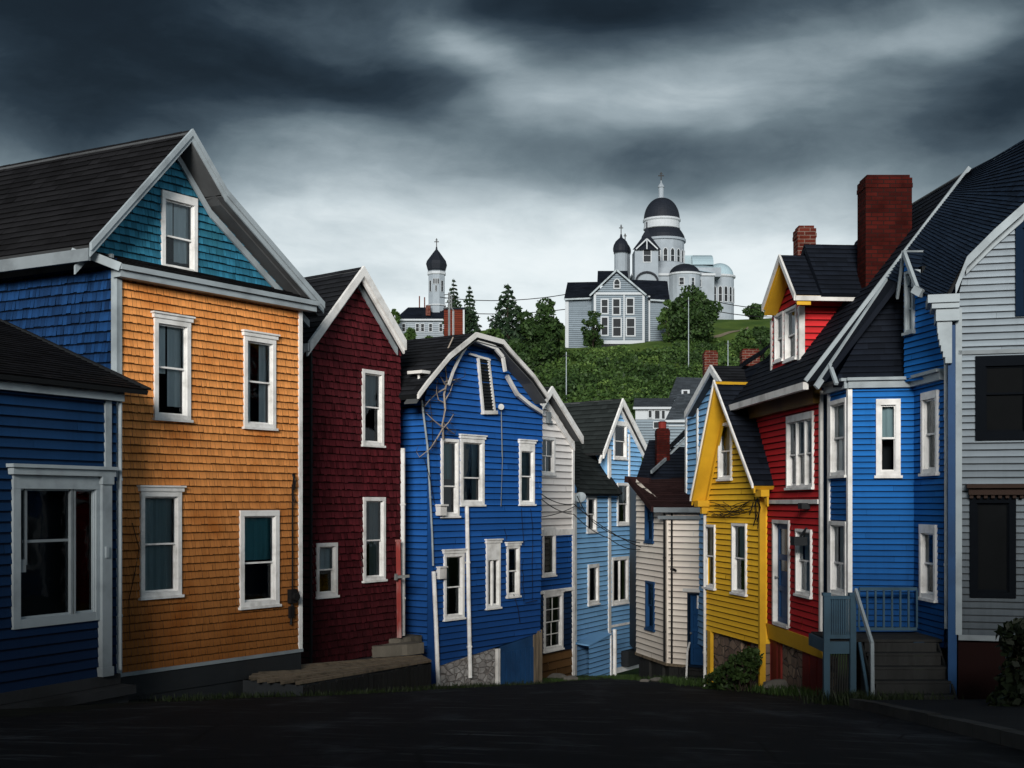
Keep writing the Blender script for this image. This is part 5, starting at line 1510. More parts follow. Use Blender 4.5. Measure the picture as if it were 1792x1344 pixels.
# ------------------------------------------------------------------ antenna and dead vine on the cobalt house
S = thing('antenna', P(787, 624, 31.2), 'thin metal antenna mast on the gambrel roof of the cobalt house', 'antenna')
m = MB(); m.tube([P(786, 626, 31.2), P(786, 512, 31.2)], 0.03); m.tube([P(794, 604, 31.2), P(794, 545, 31.2), P(789, 536, 31.2)], 0.018); m.tube([P(790, 540, 31.2), P(790, 516, 31.2)], 0.016)
m.build('mast', METAL, S)
m = MB()
for y_ in (516, 522, 530, 540): m.tube([P(781 - R.uniform(0, 4), y_, 31.0), P(793 + R.uniform(0, 3), y_ - 2, 31.4)], 0.01, 5)
m.build('elements', METAL, S)
S = thing('dead_vine', W_GA.hit(778, 765, 0.06), 'bare dead vine climbing the left corner of the cobalt house', 'vine')
m = MB(); mt = MB()
main = [(776, 768), (774, 745), (779, 715), (777, 690), (782, 668), (779, 640), (783, 612), (793, 590)]
m.tube([W_GA.hit(x, y, 0.12 + 0.05 * math.sin(i)) for i, (x, y) in enumerate(main)], 0.03, 6, r1=0.016)
for pts in ([(778, 680), (765, 688), (752, 700), (742, 712)], [(779, 672), (772, 662), (765, 655)], [(777, 705), (768, 700), (764, 685), (766, 665)], [(774, 750), (764, 768), (752, 785), (735, 800), (728, 790)], [(774, 752), (786, 738), (794, 725)],
            [(780, 700), (788, 685), (792, 672)], [(775, 748), (758, 735), (746, 722)], [(779, 668), (795, 665), (812, 660)], [(776, 740), (785, 752), (796, 760)]):
    m.tube([W_GA.hit(x + R.uniform(-1, 1), y, 0.14 + R.uniform(-.04, .05)) for x, y in pts], 0.018, 5, r1=0.006)
    for k in range(9):
        x, y = pts[R.randrange(1, len(pts))]
        a_, l_ = R.uniform(0, 6.28), R.uniform(6, 20)
        mt.tube([W_GA.hit(x, y, 0.15), W_GA.hit(x + l_ * .5 * math.cos(a_) + R.uniform(-3, 3), y + l_ * .5 * math.sin(a_), 0.17), W_GA.hit(x + l_ * math.cos(a_), y + l_ * math.sin(a_), 0.13)], 0.007, 4, r1=0.003)
BARK = plain('grey_bark', (0.3, 0.26, 0.22), 0.9, 0.3, 20)
m.build('stem', BARK, S); mt.build('twigs', plain('dark_twigs', (0.05, 0.045, 0.04), 0.9, 0.3, 20), S)

# ------------------------------------------------------------------ wires across the lane
WB = (0.01)
def wire(pts, r, label, group=None, sag=0.0, n=14):
    m = MB(); out = []
    for a, b in zip(pts[:-1], pts[1:]):
        for k in range(n): out.append(a.lerp(b, k / n) - Z * sag * 4 * (k / n) * (1 - k / n))
    out.append(pts[-1]); m.tube(out, r, 5)
    c = pts[0]
    return solo('power_line', m, BLACKP, label, 'wire', c, group)
for k, (a, b) in enumerate((((940, 868), (1006, 905)), ((945, 893), (1120, 960)), ((952, 900), (1118, 935)), ((1005, 862), (1050, 900)))):
    pass
wire([P(944, 862, 35.5), P(1004, 882, 38.0), P(1122, 958, 37.4)], 0.014, 'thin black wires sagging from the white house to the cream house', 'wires across the lane', 0.12)
wire([P(946, 872, 35.5), P(1004, 900, 38.0), P(1066, 942, 40), P(1120, 962, 37.4)], 0.014, 'thin black wires sagging from the white house to the cream house', 'wires across the lane', 0.1)
wire([P(1010, 868, 39), P(1040, 915, 39.5), P(1120, 950, 37.6)], 0.014, 'thin black wires sagging from the white house to the cream house', 'wires across the lane', 0.1)
wire([P(946, 905, 35.5), P(1006, 886, 38.2)], 0.012, 'thin black wires sagging from the white house to the cream house', 'wires across the lane', 0.05)

# ================================================================== far things on the hill
def rail_(name):
    pass
class Far:
    """building helper: pixel spans at one distance, depth in metres"""
    def __init__(s, d): s.d = d; s.k = d / F
    def X(s, px, dd=0): return (px - HX) * (s.d + dd) / F
    def Zc(s, py, dd=0): return EYE + (HY - py) * (s.d + dd) / F
    def box(s, m, x0, x1, yt, yb, d0, d1, mi=0): m.box(s.X(x0, d0), s.X(x1, d0), s.d + d0, s.d + d1, s.Zc(yb, d0), s.Zc(yt, d0), mi)
    def lathe(s, m, cx, dd, prof, n=28, mi=0, smooth=True, **k): m.lathe((s.X(cx, dd), s.d + dd), [(r * (s.d + dd) / F, s.Zc(y, dd)) for r, y in prof], n, mi, smooth=smooth, **k)
    def p(s, px, py, dd=0): return Vector((s.X(px, dd), s.d + dd, s.Zc(py, dd)))
    def wall(s, x0, x1, dd=0): return Wall.xy((s.X(x0, dd), s.d + dd), (s.X(x1, dd), s.d + dd))

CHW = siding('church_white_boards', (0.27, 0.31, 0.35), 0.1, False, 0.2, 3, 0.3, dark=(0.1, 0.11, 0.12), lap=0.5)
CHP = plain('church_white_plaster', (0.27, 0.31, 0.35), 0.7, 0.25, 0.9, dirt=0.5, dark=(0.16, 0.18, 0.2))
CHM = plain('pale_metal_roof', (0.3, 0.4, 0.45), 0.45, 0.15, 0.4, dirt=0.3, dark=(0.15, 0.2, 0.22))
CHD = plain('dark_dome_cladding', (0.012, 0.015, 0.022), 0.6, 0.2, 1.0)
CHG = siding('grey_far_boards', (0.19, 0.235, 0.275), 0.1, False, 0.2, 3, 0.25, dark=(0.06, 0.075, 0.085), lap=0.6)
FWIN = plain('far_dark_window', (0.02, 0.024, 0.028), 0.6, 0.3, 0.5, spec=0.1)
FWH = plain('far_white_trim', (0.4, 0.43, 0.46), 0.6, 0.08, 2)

def far_win(root, w, u0, u1, z0, z1, fw, arch=False, o=0.0, mat=FWH, rail=True):
    m = MB(); g = MB()
    m.fbox(w, u0 - fw, u0, z0, z1, o, o + 0.1); m.fbox(w, u1, u1 + fw, z0, z1, o, o + 0.1); m.fbox(w, u0 - fw, u1 + fw, z0 - fw, z0, o, o + 0.12)
    g.poly([w.pt(u0, z0, o + 0.03), w.pt(u1, z0, o + 0.03), w.pt(u1, z1, o + 0.03), w.pt(u0, z1, o + 0.03)])
    if arch:
        uc, r = (u0 + u1) / 2, (u1 - u0) / 2; n = 8
        a = [(uc - r * math.cos(math.pi * i / n), z1 + r * math.sin(math.pi * i / n)) for i in range(n + 1)]
        g.poly([w.pt(u, z, o + 0.03) for u, z in a[::-1]])
        for (ua, za), (ub, zb_) in zip(a[:-1], a[1:]): m.bar(w.pt(ua, za, o + 0.05), w.pt(ub, zb_, o + 0.05), 0.1, fw, up=w.N.cross(Vector((ub - ua, 0, zb_ - za))) if False else Z)
    else:
        m.fbox(w, u0 - fw, u1 + fw, z1, z1 + fw, o, o + 0.12)
    if rail: m.fbox(w, u0, u1, (z0 + z1) / 2 - fw * .25, (z0 + z1) / 2 + fw * .25, o, o + 0.08)
    f_ = m.build('window', mat, root); g.build('pane', FWIN, f_)
    return f_

def cross(m, f, cx, dd, yt, yb, hw, r):
    f.box(m, cx - r, cx + r, yt, yb, dd - r * f.k, dd + r * f.k)
    yc = yt + (yb - yt) * 0.3
    f.box(m, cx - hw, cx + hw, yc - r, yc + r, dd - r * f.k * .9, dd + r * f.k * .9)
    f.box(m, cx - hw * .5, cx + hw * .5, yt + (yb - yt) * .14 - r * .7, yt + (yb - yt) * .14 + r * .7, dd - r * f.k * .85, dd + r * f.k * .85)

# ---- domed church
f = Far(238.0)
C = thing('domed_church', (f.X(1175), f.d + 6, f.Zc(552)), 'large white domed church with dark domes and crosses on the hilltop', 'church')
m = MB(); f.box(m, 1108, 1250, 480, 575, 0, 16); f.box(m, 1112, 1262, 468, 484, 1.5, 14)
f.lathe(m, 1198, 0.5, [(28, 575), (28, 482)], 20)
f.lathe(m, 1259, 8, [(25, 575), (25, 489)], 24)
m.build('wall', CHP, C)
m = MB(); f.box(m, 1106, 1252, 478, 482, -0.4, 16.4); f.lathe(m, 1259, 8, [(25, 489), (28, 487), (28, 484), (24, 484)], 24); f.lathe(m, 1198, 0.5, [(28, 484), (30, 483), (30, 480), (27, 480)], 20); m.build('cornice', FWH, C)
m = MB(); f.lathe(m, 1160, 8, [(44, 480), (44, 466), (40, 464), (37, 464), (37, 425), (40, 425), (40, 421), (36, 421)], 32); m.build('drum', CHP, C)
for k in range(-4, 5):
    a_ = k * math.radians(19); rr = 37 * (f.d + 8) / F
    cx, cy = f.X(1160, 8) + rr * math.sin(a_), f.d + 8 - rr * math.cos(a_)
    tx, ty = math.cos(a_), math.sin(a_)
    wv = Wall.xy((cx - tx * .55, cy - ty * .55), (cx + tx * .55, cy + ty * .55))
    far_win(C, wv, 0.2, 0.9, f.Zc(457, 4), f.Zc(437, 4), 0.16, True, 0.05)
m = MB(); f.lathe(m, 1160, 8, [(39, 422), (37, 414), (33, 407), (30, 403)], 32); m.build('dome_skirt', CHD, C)
m = MB(); f.lathe(m, 1158, 8, [(30, 403), (32, 402), (32, 399), (31, 398), (31, 390), (33, 388), (33, 385)], 32); m.build('dome_band', FWH, C)
m = MB(); f.lathe(m, 1158, 8, [(31.5 * math.cos(t) ** 0.92, 386 - 39.5 * math.sin(t)) for t in [i * math.pi / 2 / 14 for i in range(14)]] + [(3, 346.5)], 36); m.build('dome', CHD, C)
m = MB(); f.lathe(m, 1157, 8, [(6.5, 349), (6, 346), (4.5, 345), (4.5, 329), (6, 328), (5, 325), (1.6, 320), (1.2, 316)], 12); m.build('lantern', CHP, C)
m = MB(); cross(m, f, 1157, 8, 301, 322, 5, 0.8); m.build('cross', BLACKP, C)
# front bell tower
m = MB(); f.box(m, 1111, 1152, 436, 500, -5, 0.2); m.build('bell_tower', CHW, C)
m = MB(); wv = f.wall(1111, 1152, -5)
def fpoly(m, pts, dd): m.poly([f.p(x, y, dd) for x, y in pts])
ap = f.p(1132, 396, -2.4)
base = [f.p(1107, 437, -5.5), f.p(1157, 437, -5.5), f.p(1157, 437, 0.7), f.p(1107, 437, 0.7)]
mid = [f.p(1124, 415, -3.4), f.p(1140, 415, -3.4), f.p(1140, 415, -1.4), f.p(1124, 415, -1.4)]
for i in range(4):
    j = (i + 1) % 4; m.poly([base[i], base[j], mid[j], mid[i]]); m.poly([mid[i], mid[j], ap])
m.poly(base[::-1])
f.box(m, 1131, 1133, 388, 398, -2.5, -2.3)
m.build('tower_roof', CHD, C)
m = MB()
for a_, b_2 in (((1113, 436), (1132, 418)), ((1151, 436), (1132, 418))): m.bar(f.p(*a_, -5.65), f.p(*b_2, -5.65), 0.3, 0.22)
m.bar(f.p(1132, 436, -5.65), f.p(1132, 420, -5.65), 0.25, 0.2); m.build('tower_pediment', FWH, C)
u_ = lambda x: f.X(x) - f.X(1111)
far_win(C, wv, u_(1126), u_(1138), f.Zc(467), f.Zc(445), 0.16)
m = MB(); n = 10
arch = [(1132 - 19 * math.cos(math.pi * i / n), 492 - 16 * math.sin(math.pi * i / n)) for i in range(n + 1)]
for a_, b_2 in zip(arch[:-1], arch[1:]): m.bar(f.p(*a_, -5.3), f.p(*b_2, -5.3), 0.5, 0.3)
m.build('tower_arch', CHD, C)
# onion turrets
for cx, dd, sc, yb in ((1087, -2, 1.0, 445), (1094, 3, 0.72, 446)):
    m = MB(); f.lathe(m, cx, dd, [(12 * sc, 520), (12 * sc, yb), (13.5 * sc, yb - 1)], 12, smooth=False); tt = m.build('turret', CHW, C)
    m = MB(); f.lathe(m, cx, dd, [(12 * sc, yb), (14 * sc, yb - 5 * sc), (14.3 * sc, yb - 10 * sc), (13 * sc, yb - 16 * sc), (10 * sc, yb - 22 * sc), (6 * sc, yb - 26 * sc), (2.5 * sc, yb - 29 * sc), (1.4 * sc, yb - 35 * sc)], 16); m.build('onion_dome', CHD, tt)
    m = MB(); cross(m, f, cx, dd, yb - 52 * sc, yb - 33 * sc, 3.6 * sc, 0.75); m.build('cross', BLACKP, tt)
# side roofs
m = MB(); f.lathe(m, 1198, 0.5, [(27 * math.cos(i * math.pi / 16), 481 - 19 * math.sin(i * math.pi / 16)) for i in range(9)], 24); m.build('side_dome', CHD, C)
m = MB(); f.lathe(m, 1259, 8, [(24.5 * math.cos(i * math.pi / 20), 485 - 24 * math.sin(i * math.pi / 20)) for i in range(11)], 28); m.build('apse_dome', CHM, C)
m = MB(); n = 12
for i in range(n):
    a0, a1 = math.pi * i / n, math.pi * (i + 1) / n
    q = lambda a_, px: Vector((f.X(px, 6), f.d + 9 - 3.6 * math.cos(a_), f.Zc(464, 6) + 2.4 * math.sin(a_)))
    m.poly([q(a0, 1211), q(a0, 1248), q(a1, 1248), q(a1, 1211)], smooth=True)
m.poly([Vector((f.X(1248, 6), f.d + 9 - 3.6 * math.cos(math.pi * i / n), f.Zc(464, 6) + 2.4 * math.sin(math.pi * i / n))) for i in range(n + 1)])
f.box(m, 1196, 1212, 447, 470, 7, 11)
m.poly([f.p(1196, 470, 1), f.p(1250, 478, 1), f.p(1246, 462, 8), f.p(1196, 462, 8)]); m.build('barrel_roof', CHM, C)
for k in range(6):
    a_ = math.radians(-50 + k * 22); rr = 25 * (f.d + 8) / F
    cx, cy = f.X(1259, 8) + rr * math.sin(a_), f.d + 8 - rr * math.cos(a_)
    tx, ty = math.cos(a_), math.sin(a_)
    wv = Wall.xy((cx - tx * .5, cy - ty * .5), (cx + tx * .5, cy + ty * .5)); far_win(C, wv, 0.2, 0.8, f.Zc(527, 5), f.Zc(503, 5), 0.12, True, 0.05)
wv = f.wall(1108, 1250, 0); u_ = lambda x: f.X(x) - f.X(1108)
for x0 in (1187, 1205, 1222): 
    w3 = Wall.xy((f.X(x0 - 4), f.d - 28 * f.k * math.cos(math.asin(max(-1, min(1, (x0 - 1198) / 28)))) + 0.5), (f.X(x0 + 12), f.d - 28 * f.k * math.cos(math.asin(max(-1, min(1, (x0 + 8 - 1198) / 28)))) + 0.5)); far_win(C, w3, 0.35, 1.15, f.Zc(502), f.Zc(490), 0.12, o=0.05)

# ---- grey wooden house in front of the church
f = Far(190.0)
C = thing('grey_hill_house', (f.X(1080), f.d + 4, f.Zc(602)), 'grey wooden gabled house with tall white windows, on the hill before the domed church', 'house')
m = MB(); wv = f.wall(992, 1165, 2.0)
clad(m, wv, [(0, f.Zc(606)), (f.X(1042) - f.X(992), f.Zc(606)), (f.X(1042) - f.X(992), f.Zc(519)), (0, f.Zc(519))], 0.3, 4, 0.03)
clad(m, wv, [(f.X(1130) - f.X(992), f.Zc(606)), (wv.W, f.Zc(606)), (wv.W, f.Zc(520)), (f.X(1130) - f.X(992), f.Zc(520))], 0.3, 4, 0.03)
wb = f.wall(1042, 1125, 0); ub = lambda x: f.X(x) - f.X(1042)
wins = [(1053, 1063, 525, 548), (1073, 1084, 524, 550), (1097, 1108, 523, 549), (1073, 1086, 558, 588), (1097, 1110, 558, 587), (1053, 1063, 556, 586)]
clad(m, wb, [(0, f.Zc(600)), (wb.W, f.Zc(600)), (wb.W, f.Zc(513)), (ub(1079), f.Zc(478)), (0, f.Zc(513))], 0.3, 4, 0.03)
wsid = Wall.xy((f.X(1125), f.d), (f.X(1138), f.d + 2)); clad(m, wsid, [(0, f.Zc(602)), (wsid.W, f.Zc(602)), (wsid.W, f.Zc(515)), (0, f.Zc(515))], 0.3, 4, 0.03)
wsl = Wall.xy((f.X(1036), f.d + 2), (f.X(1042), f.d)); flat(m, wsl, [(0, f.Zc(602)), (wsl.W, f.Zc(602)), (wsl.W, f.Zc(515)), (0, f.Zc(515))])
m.poly([f.p(992, 606, 12), f.p(992, 606, 2), f.p(992, 519, 2), f.p(992, 519, 12)]); m.poly([f.p(1165, 606, 2), f.p(1165, 606, 12), f.p(1165, 519, 12), f.p(1165, 519, 2)])
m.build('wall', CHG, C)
for x0, x1, y0, y1 in wins: far_win(C, wb, ub(x0), ub(x1), f.Zc(y1), f.Zc(y0), 0.19, o=0.03)
far_win(C, wb, ub(1075), ub(1084), f.Zc(504), f.Zc(493), 0.16, True, o=0.03)
m = MB()
for x in (1041, 1126, 1138):
    m.box(f.X(x) - .18, f.X(x) + .18, f.d - 0.12 + (2 if x == 1138 else 0), f.d + 0.1 + (2 if x == 1138 else 0), f.Zc(602), f.Zc(514)); m.build('corner_board', FWH, C); m = MB()
m.box(f.X(990), f.X(996), f.d + 1.85, f.d + 2.1, f.Zc(606), f.Zc(520)); m.build('corner_board', FWH, C); m = MB(); m.fbox(wb, -0.1, wb.W, f.Zc(602), f.Zc(596), 0, .15); m.fbox(wb, 0, wb.W, f.Zc(516), f.Zc(512), 0, .2); m.fbox(wb, ub(1092) - .1, ub(1092) + .1, f.Zc(596), f.Zc(516), 0, .1)
m.build('trim', FWH, C)
m = MB()
roof_clad(m, [f.p(987, 523, 1.4), f.p(1050, 521, 1.4), f.p(1050, 493, 6.5), f.p(993, 494, 6.5)], 0.4, 1.0, 0.03)
roof_clad(m, [f.p(1045, 500, 3), f.p(1102, 500, 3), f.p(1098, 474, 8), f.p(1046, 474, 8)], 0.4, 1.0, 0.03)
roof_clad(m, [f.p(1108, 522, 1.4), f.p(1172, 526, 1.4), f.p(1168, 492, 6.5), f.p(1104, 490, 6.5)], 0.4, 1.0, 0.03)
roof_clad(m, [f.p(1032, 517, -0.6), f.p(1079, 472, -0.6), f.p(1079, 472, 5), f.p(1032, 517, 5)], 0.4, 1.0, 0.03)
roof_clad(m, [f.p(1079, 472, -0.6), f.p(1131, 516, -0.6), f.p(1131, 516, 5), f.p(1079, 472, 5)], 0.4, 1.0, 0.03)
m.build('roof', ROOF_N, C)
m = MB(); m.bar(f.p(1032, 517.5, -0.65), f.p(1079, 472.5, -0.65), 0.2, 0.25); m.bar(f.p(1131, 516.5, -0.65), f.p(1079, 472.5, -0.65), 0.2, 0.25); m.bar(f.p(987, 524, 1.3), f.p(1036, 522, 1.3), 0.2, 0.25); m.bar(f.p(1138, 525, 1.3), f.p(1172, 527, 1.3), 0.2, 0.25); m.build('rake_trim', GREYW, C)
m = MB(); f.box(m, 992, 1042, 604, 640, 2.1, 12); f.box(m, 1042, 1137, 600, 640, 0.1, 12); m.build('foundation', CONC, C)

# ---- small white church with one dark onion dome
f = Far(232.0)
C = thing('tower_church', (f.X(765), f.d + 5, f.Zc(595)), 'small white church with single tower and black onion dome, left on the hill', 'church')
m = MB(); f.lathe(m, 764, 3, [(15, 600), (15, 476), (16.5, 475)], 8, smooth=False, rot=math.pi / 8); m.build('tower', CHW, C)
m = MB(); f.lathe(m, 764, 3, [(17.5, 536), (17.5, 534), (15.5, 534)], 8, smooth=False, rot=math.pi / 8); f.lathe(m, 764, 3, [(15.5, 482), (17, 481), (17, 477), (15, 476)], 8, smooth=False, rot=math.pi / 8); m.build('tower_cornice', FWH, C)
m = MB(); f.lathe(m, 764, 3, [(15.5, 475), (17, 472), (19.5, 463), (18, 458), (12, 450), (6, 442), (2, 437), (1.2, 432)], 8, smooth=False, rot=math.pi / 8); m.build('onion_dome', CHD, C)
m = MB(); cross(m, f, 764, 3, 417, 437, 4, 0.7); m.build('cross', BLACKP, C)
rr = 15 * (f.d + 3) / F * math.cos(math.pi / 8)
wv = Wall.xy((f.X(764, 3) - 0.55, f.d + 3 - rr), (f.X(764, 3) + 0.55, f.d + 3 - rr))
for u0, u1, y1, y0 in ((0.42, 0.68, 507, 497), (0.02, 0.3, 494, 485), (0.42, 0.68, 494, 485), (0.8, 1.08, 494, 485)): far_win(C, wv, u0, u1, f.Zc(y1), f.Zc(y0), 0.06, o=0.02, rail=False)
for sg in (-1, 1):
    a_ = sg * math.pi / 4; cx, cy = f.X(764, 3) + rr * math.sin(a_), f.d + 3 - rr * math.cos(a_); tx, ty = math.cos(a_), math.sin(a_)
    w3 = Wall.xy((cx - tx * .5, cy - ty * .5), (cx + tx * .5, cy + ty * .5)); far_win(C, w3, 0.25, 0.75, f.Zc(507), f.Zc(488), 0.06, o=0.02)
m = MB(); wv = f.wall(692, 836, 0)
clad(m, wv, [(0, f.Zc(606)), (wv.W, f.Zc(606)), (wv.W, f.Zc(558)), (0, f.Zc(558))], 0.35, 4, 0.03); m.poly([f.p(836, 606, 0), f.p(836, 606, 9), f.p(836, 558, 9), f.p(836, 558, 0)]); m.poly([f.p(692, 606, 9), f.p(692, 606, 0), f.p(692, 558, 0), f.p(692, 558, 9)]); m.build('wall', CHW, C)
for x in (704, 728, 737, 751, 769, 818, 829): far_win(C, wv, f.X(x) - f.X(692), f.X(x + 5) - f.X(692), f.Zc(580), f.Zc(567), 0.1, o=0.03)
m = MB(); a, b, c, d = f.p(690, 559, -0.5), f.p(838, 559, -0.5), f.p(822, 538, 3), f.p(714, 538, 3)
roof_clad(m, [a, b, c, d], 0.4, 1, 0.03); m.poly([b, f.p(838, 559, 9.5), f.p(822, 538, 6), c]); m.poly([f.p(690, 559, 9.5), a, d, f.p(714, 538, 6)]); m.poly([d, c, f.p(822, 538, 6), f.p(714, 538, 6)]); m.build('roof', ROOF_N, C)
m = MB(); f.box(m, 690, 838, 558, 561, -0.6, -0.3); m.build('cornice', FWH, C)
m = MB(); f.box(m, 745, 753, 534, 552, -0.2, 1); f.box(m, 733, 735, 518, 540, 3, 3.2); f.box(m, 742, 744, 520, 540, 3, 3.2); m.build('chimney', BRICKL, C)
# ---- red board house in front of it
f = Far(150.0)
C = thing('red_house', (f.X(795), f.d + 1, hill(f.X(795), f.d)), 'small rust red boarded building between the tower church and the conifers', 'building')
m = MB(); wv = f.wall(777, 813, 0); clad(m, wv, [(0, f.Zc(650)), (wv.W, f.Zc(650)), (wv.W, f.Zc(541)), (0, f.Zc(541))], 0.22, 3, 0.03, mi=0)
m.poly([f.p(813, 650, 0), f.p(813, 650, 3), f.p(813, 541, 3), f.p(813, 541, 0)]); m.poly([f.p(777, 650, 3), f.p(777, 650, 0), f.p(777, 541, 0), f.p(777, 541, 3)])
m.build('wall', siding('rust_boards', (0.11, 0.02, 0.01), 0.2, False, 0.1, 3, 0.2, lap=0.6), C)
m = MB(); f.box(m, 776, 814, 539, 541.5, -0.15, 3.1); m.build('roof', ROOF_N, C)
for x0, x1 in ((792, 794), (810, 813)):
    m = MB(); f.box(m, x0, x1, 541, 600, -0.1, 0); m.build('trim', FWH, C)

# ---- small houses at the foot of the hill
f = Far(116.0)
C = thing('valley_house', (f.X(1142), f.d + 3, hill(f.X(1142), f.d)), 'small pale house with low slate roof at the foot of the green hill', 'house')
m = MB(); wv = f.wall(1112, 1178, 0); zlo = hill(wv.O.x, f.d) - 1
clad(m, wv, [(0, zlo), (wv.W, zlo), (wv.W, f.Zc(713)), (0, f.Zc(713))], 0.25, 3, 0.02); m.poly([f.p(1112, 900, 6), f.p(1112, 900, 0), f.p(1112, 713, 0), f.p(1112, 713, 6)]); m.poly([f.p(1178, 900, 0), f.p(1178, 900, 6), f.p(1178, 713, 6), f.p(1178, 713, 0)]); m.build('wall', CHG, C)
m = MB(); wv2 = f.wall(1112, 1178, -0.03); flat(m, wv2, [(0, f.Zc(734)), (wv2.W, f.Zc(734)), (wv2.W, f.Zc(713)), (0, f.Zc(713))]); m.build('upper_wall', FWH, C)
for x0, x1, y0, y1 in ((1146, 1154, 719, 733), (1135, 1140, 719, 731), (1158, 1163, 719, 733), (1144, 1154, 739, 749)): far_win(C, wv2, f.X(x0) - f.X(1112), f.X(x1) - f.X(1112), f.Zc(y1), f.Zc(y0), 0.08, o=0.02, rail=False)
m = MB(); roof_clad(m, [f.p(1108, 713, -0.4), f.p(1180, 713, -0.4), f.p(1180, 697, 3), f.p(1110, 697, 3)], 0.25, 0.6, 0.02); m.build('roof', ROOF_S, C)
m = MB(); f.box(m, 1108, 1180, 712, 716, -0.5, -0.38); m.build('fascia', FWH, C)
f = Far(124.0)
C = thing('valley_house', (f.X(1198), f.d + 3, hill(f.X(1198), f.d)), 'slate roofed house with small white dormer, right of the small pale house', 'house')
m = MB(); wv = f.wall(1172, 1228, 0); zlo = hill(wv.O.x, f.d) - 1
clad(m, wv, [(0, zlo), (wv.W, zlo), (wv.W, f.Zc(695)), (0, f.Zc(695))], 0.25, 3, 0.02); m.poly([f.p(1172, 860, 6), f.p(1172, 860, 0), f.p(1172, 695, 0), f.p(1172, 695, 6)]); m.build('wall', CHG, C)
m = MB(); roof_clad(m, [f.p(1170, 697, -0.4), f.p(1230, 700, -0.4), f.p(1228, 661, 4), f.p(1184, 661, 4)], 0.25, 0.6, 0.02); m.poly([f.p(1170, 697, 6), f.p(1170, 697, -0.4), f.p(1184, 661, 4)])
m.build('roof', ROOF_S, C)
m = MB(); f.box(m, 1193, 1207, 682, 692, 0.3, 2); m.build('dormer', FWH, C)
m = MB(); f.box(m, 1196, 1203, 684, 690, 0.25, 0.31); m.build('window', FWIN, C)
f = Far(100.0)
C = thing('valley_house', (f.X(1190), f.d + 2, hill(f.X(1190), f.d)), 'grey house with steep slate roof beside the pale blue gable', 'house')
m = MB(); wv = f.wall(1166, 1216, 0); zlo = hill(wv.O.x, f.d) - 1
clad(m, wv, [(0, zlo), (wv.W, zlo), (wv.W, f.Zc(735)), (0, f.Zc(735))], 0.25, 3, 0.02); m.poly([f.p(1166, 1000, 4), f.p(1166, 1000, 0), f.p(1166, 735, 0), f.p(1166, 735, 4)]); m.build('wall', CHG, C)
m = MB(); roof_clad(m, [f.p(1164, 735, -0.3), f.p(1220, 731, -0.3), f.p(1218, 688, 2.5), f.p(1186, 690, 2.5)], 0.22, 0.5, 0.02); m.build('roof', ROOF_S, C)
m = MB(); f.box(m, 1164, 1218, 735, 739, -0.4, -0.28); m.build('fascia', FWH, C)
m = MB(); f.box(m, 1170, 1198, 744, 746, -0.1, 0.02); m.build('belt_board', FWH, C)

# ------------------------------------------------------------------ power lines and poles on the hill
for y0, y1, sg in ((516, 529, 0.8), (541, 546, 0.6)):
    wire([P(770, y0 + 4, 212), P(992, y0 - 1 + (1 if y0 > 530 else 0), 206), P(1250, y1 - 2, 206), P(1420, y1 + 6, 206)], 0.07, 'thin dark power lines crossing the sky behind the hill trees', 'power lines on the hill', sg, 10)
for x, y0, d_, lab in ((1205, 520, 158, 'thin grey utility pole in front of the round tree by the church'), (991, 616, 140, 'thin pale pole on the slope below the grey hill house'), (1274, 596, 150, 'short pale pole on the slope right of the round tree')):
    g = ground_at(x, d_); top = P(x, y0, d_)
    S = thing('utility_pole', g, lab, 'pole')
    m = MB(); m.tube([g - Z * 0.3, top], 0.065, 8, r1=0.045); m.build('mast', GREYW, S)
    m = MB(); m.bar(top - Z * 0.4 - Vector((0.35, 0, 0)), top - Z * 0.4 + Vector((0.35, 0, 0)), 0.08, 0.08); m.build('crossarm', WOODD, S)

# ------------------------------------------------------------------ grass path and bank on the hill
m = MB()
pth = [(1180, 606, 1.2), (1225, 596, 1.4), (1262, 588, 1.3), (1290, 580, 1.1), (1310, 574, 1.0)]
pp = [ground_hit(x, y) for x, y, _ in pth]
for i in range(len(pp) - 1):
    for k in range(6):
        a, b = pp[i].lerp(pp[i + 1], k / 6), pp[i].lerp(pp[i + 1], (k + 1) / 6); wv = Vector((0.15, 1.3, 0))
        q = lambda p: Vector((p.x, p.y, hill(p.x, p.y) + 0.08))
        m.poly([q(a - wv), q(b - wv), q(b + wv), q(a + wv)])
tag(m.build('path', plain('pale_dirt_path', (0.2, 0.17, 0.12), 0.95, 0.2, 0.6)), kind='structure')

# ================================================================== vegetation
rng = np.random.default_rng(5)

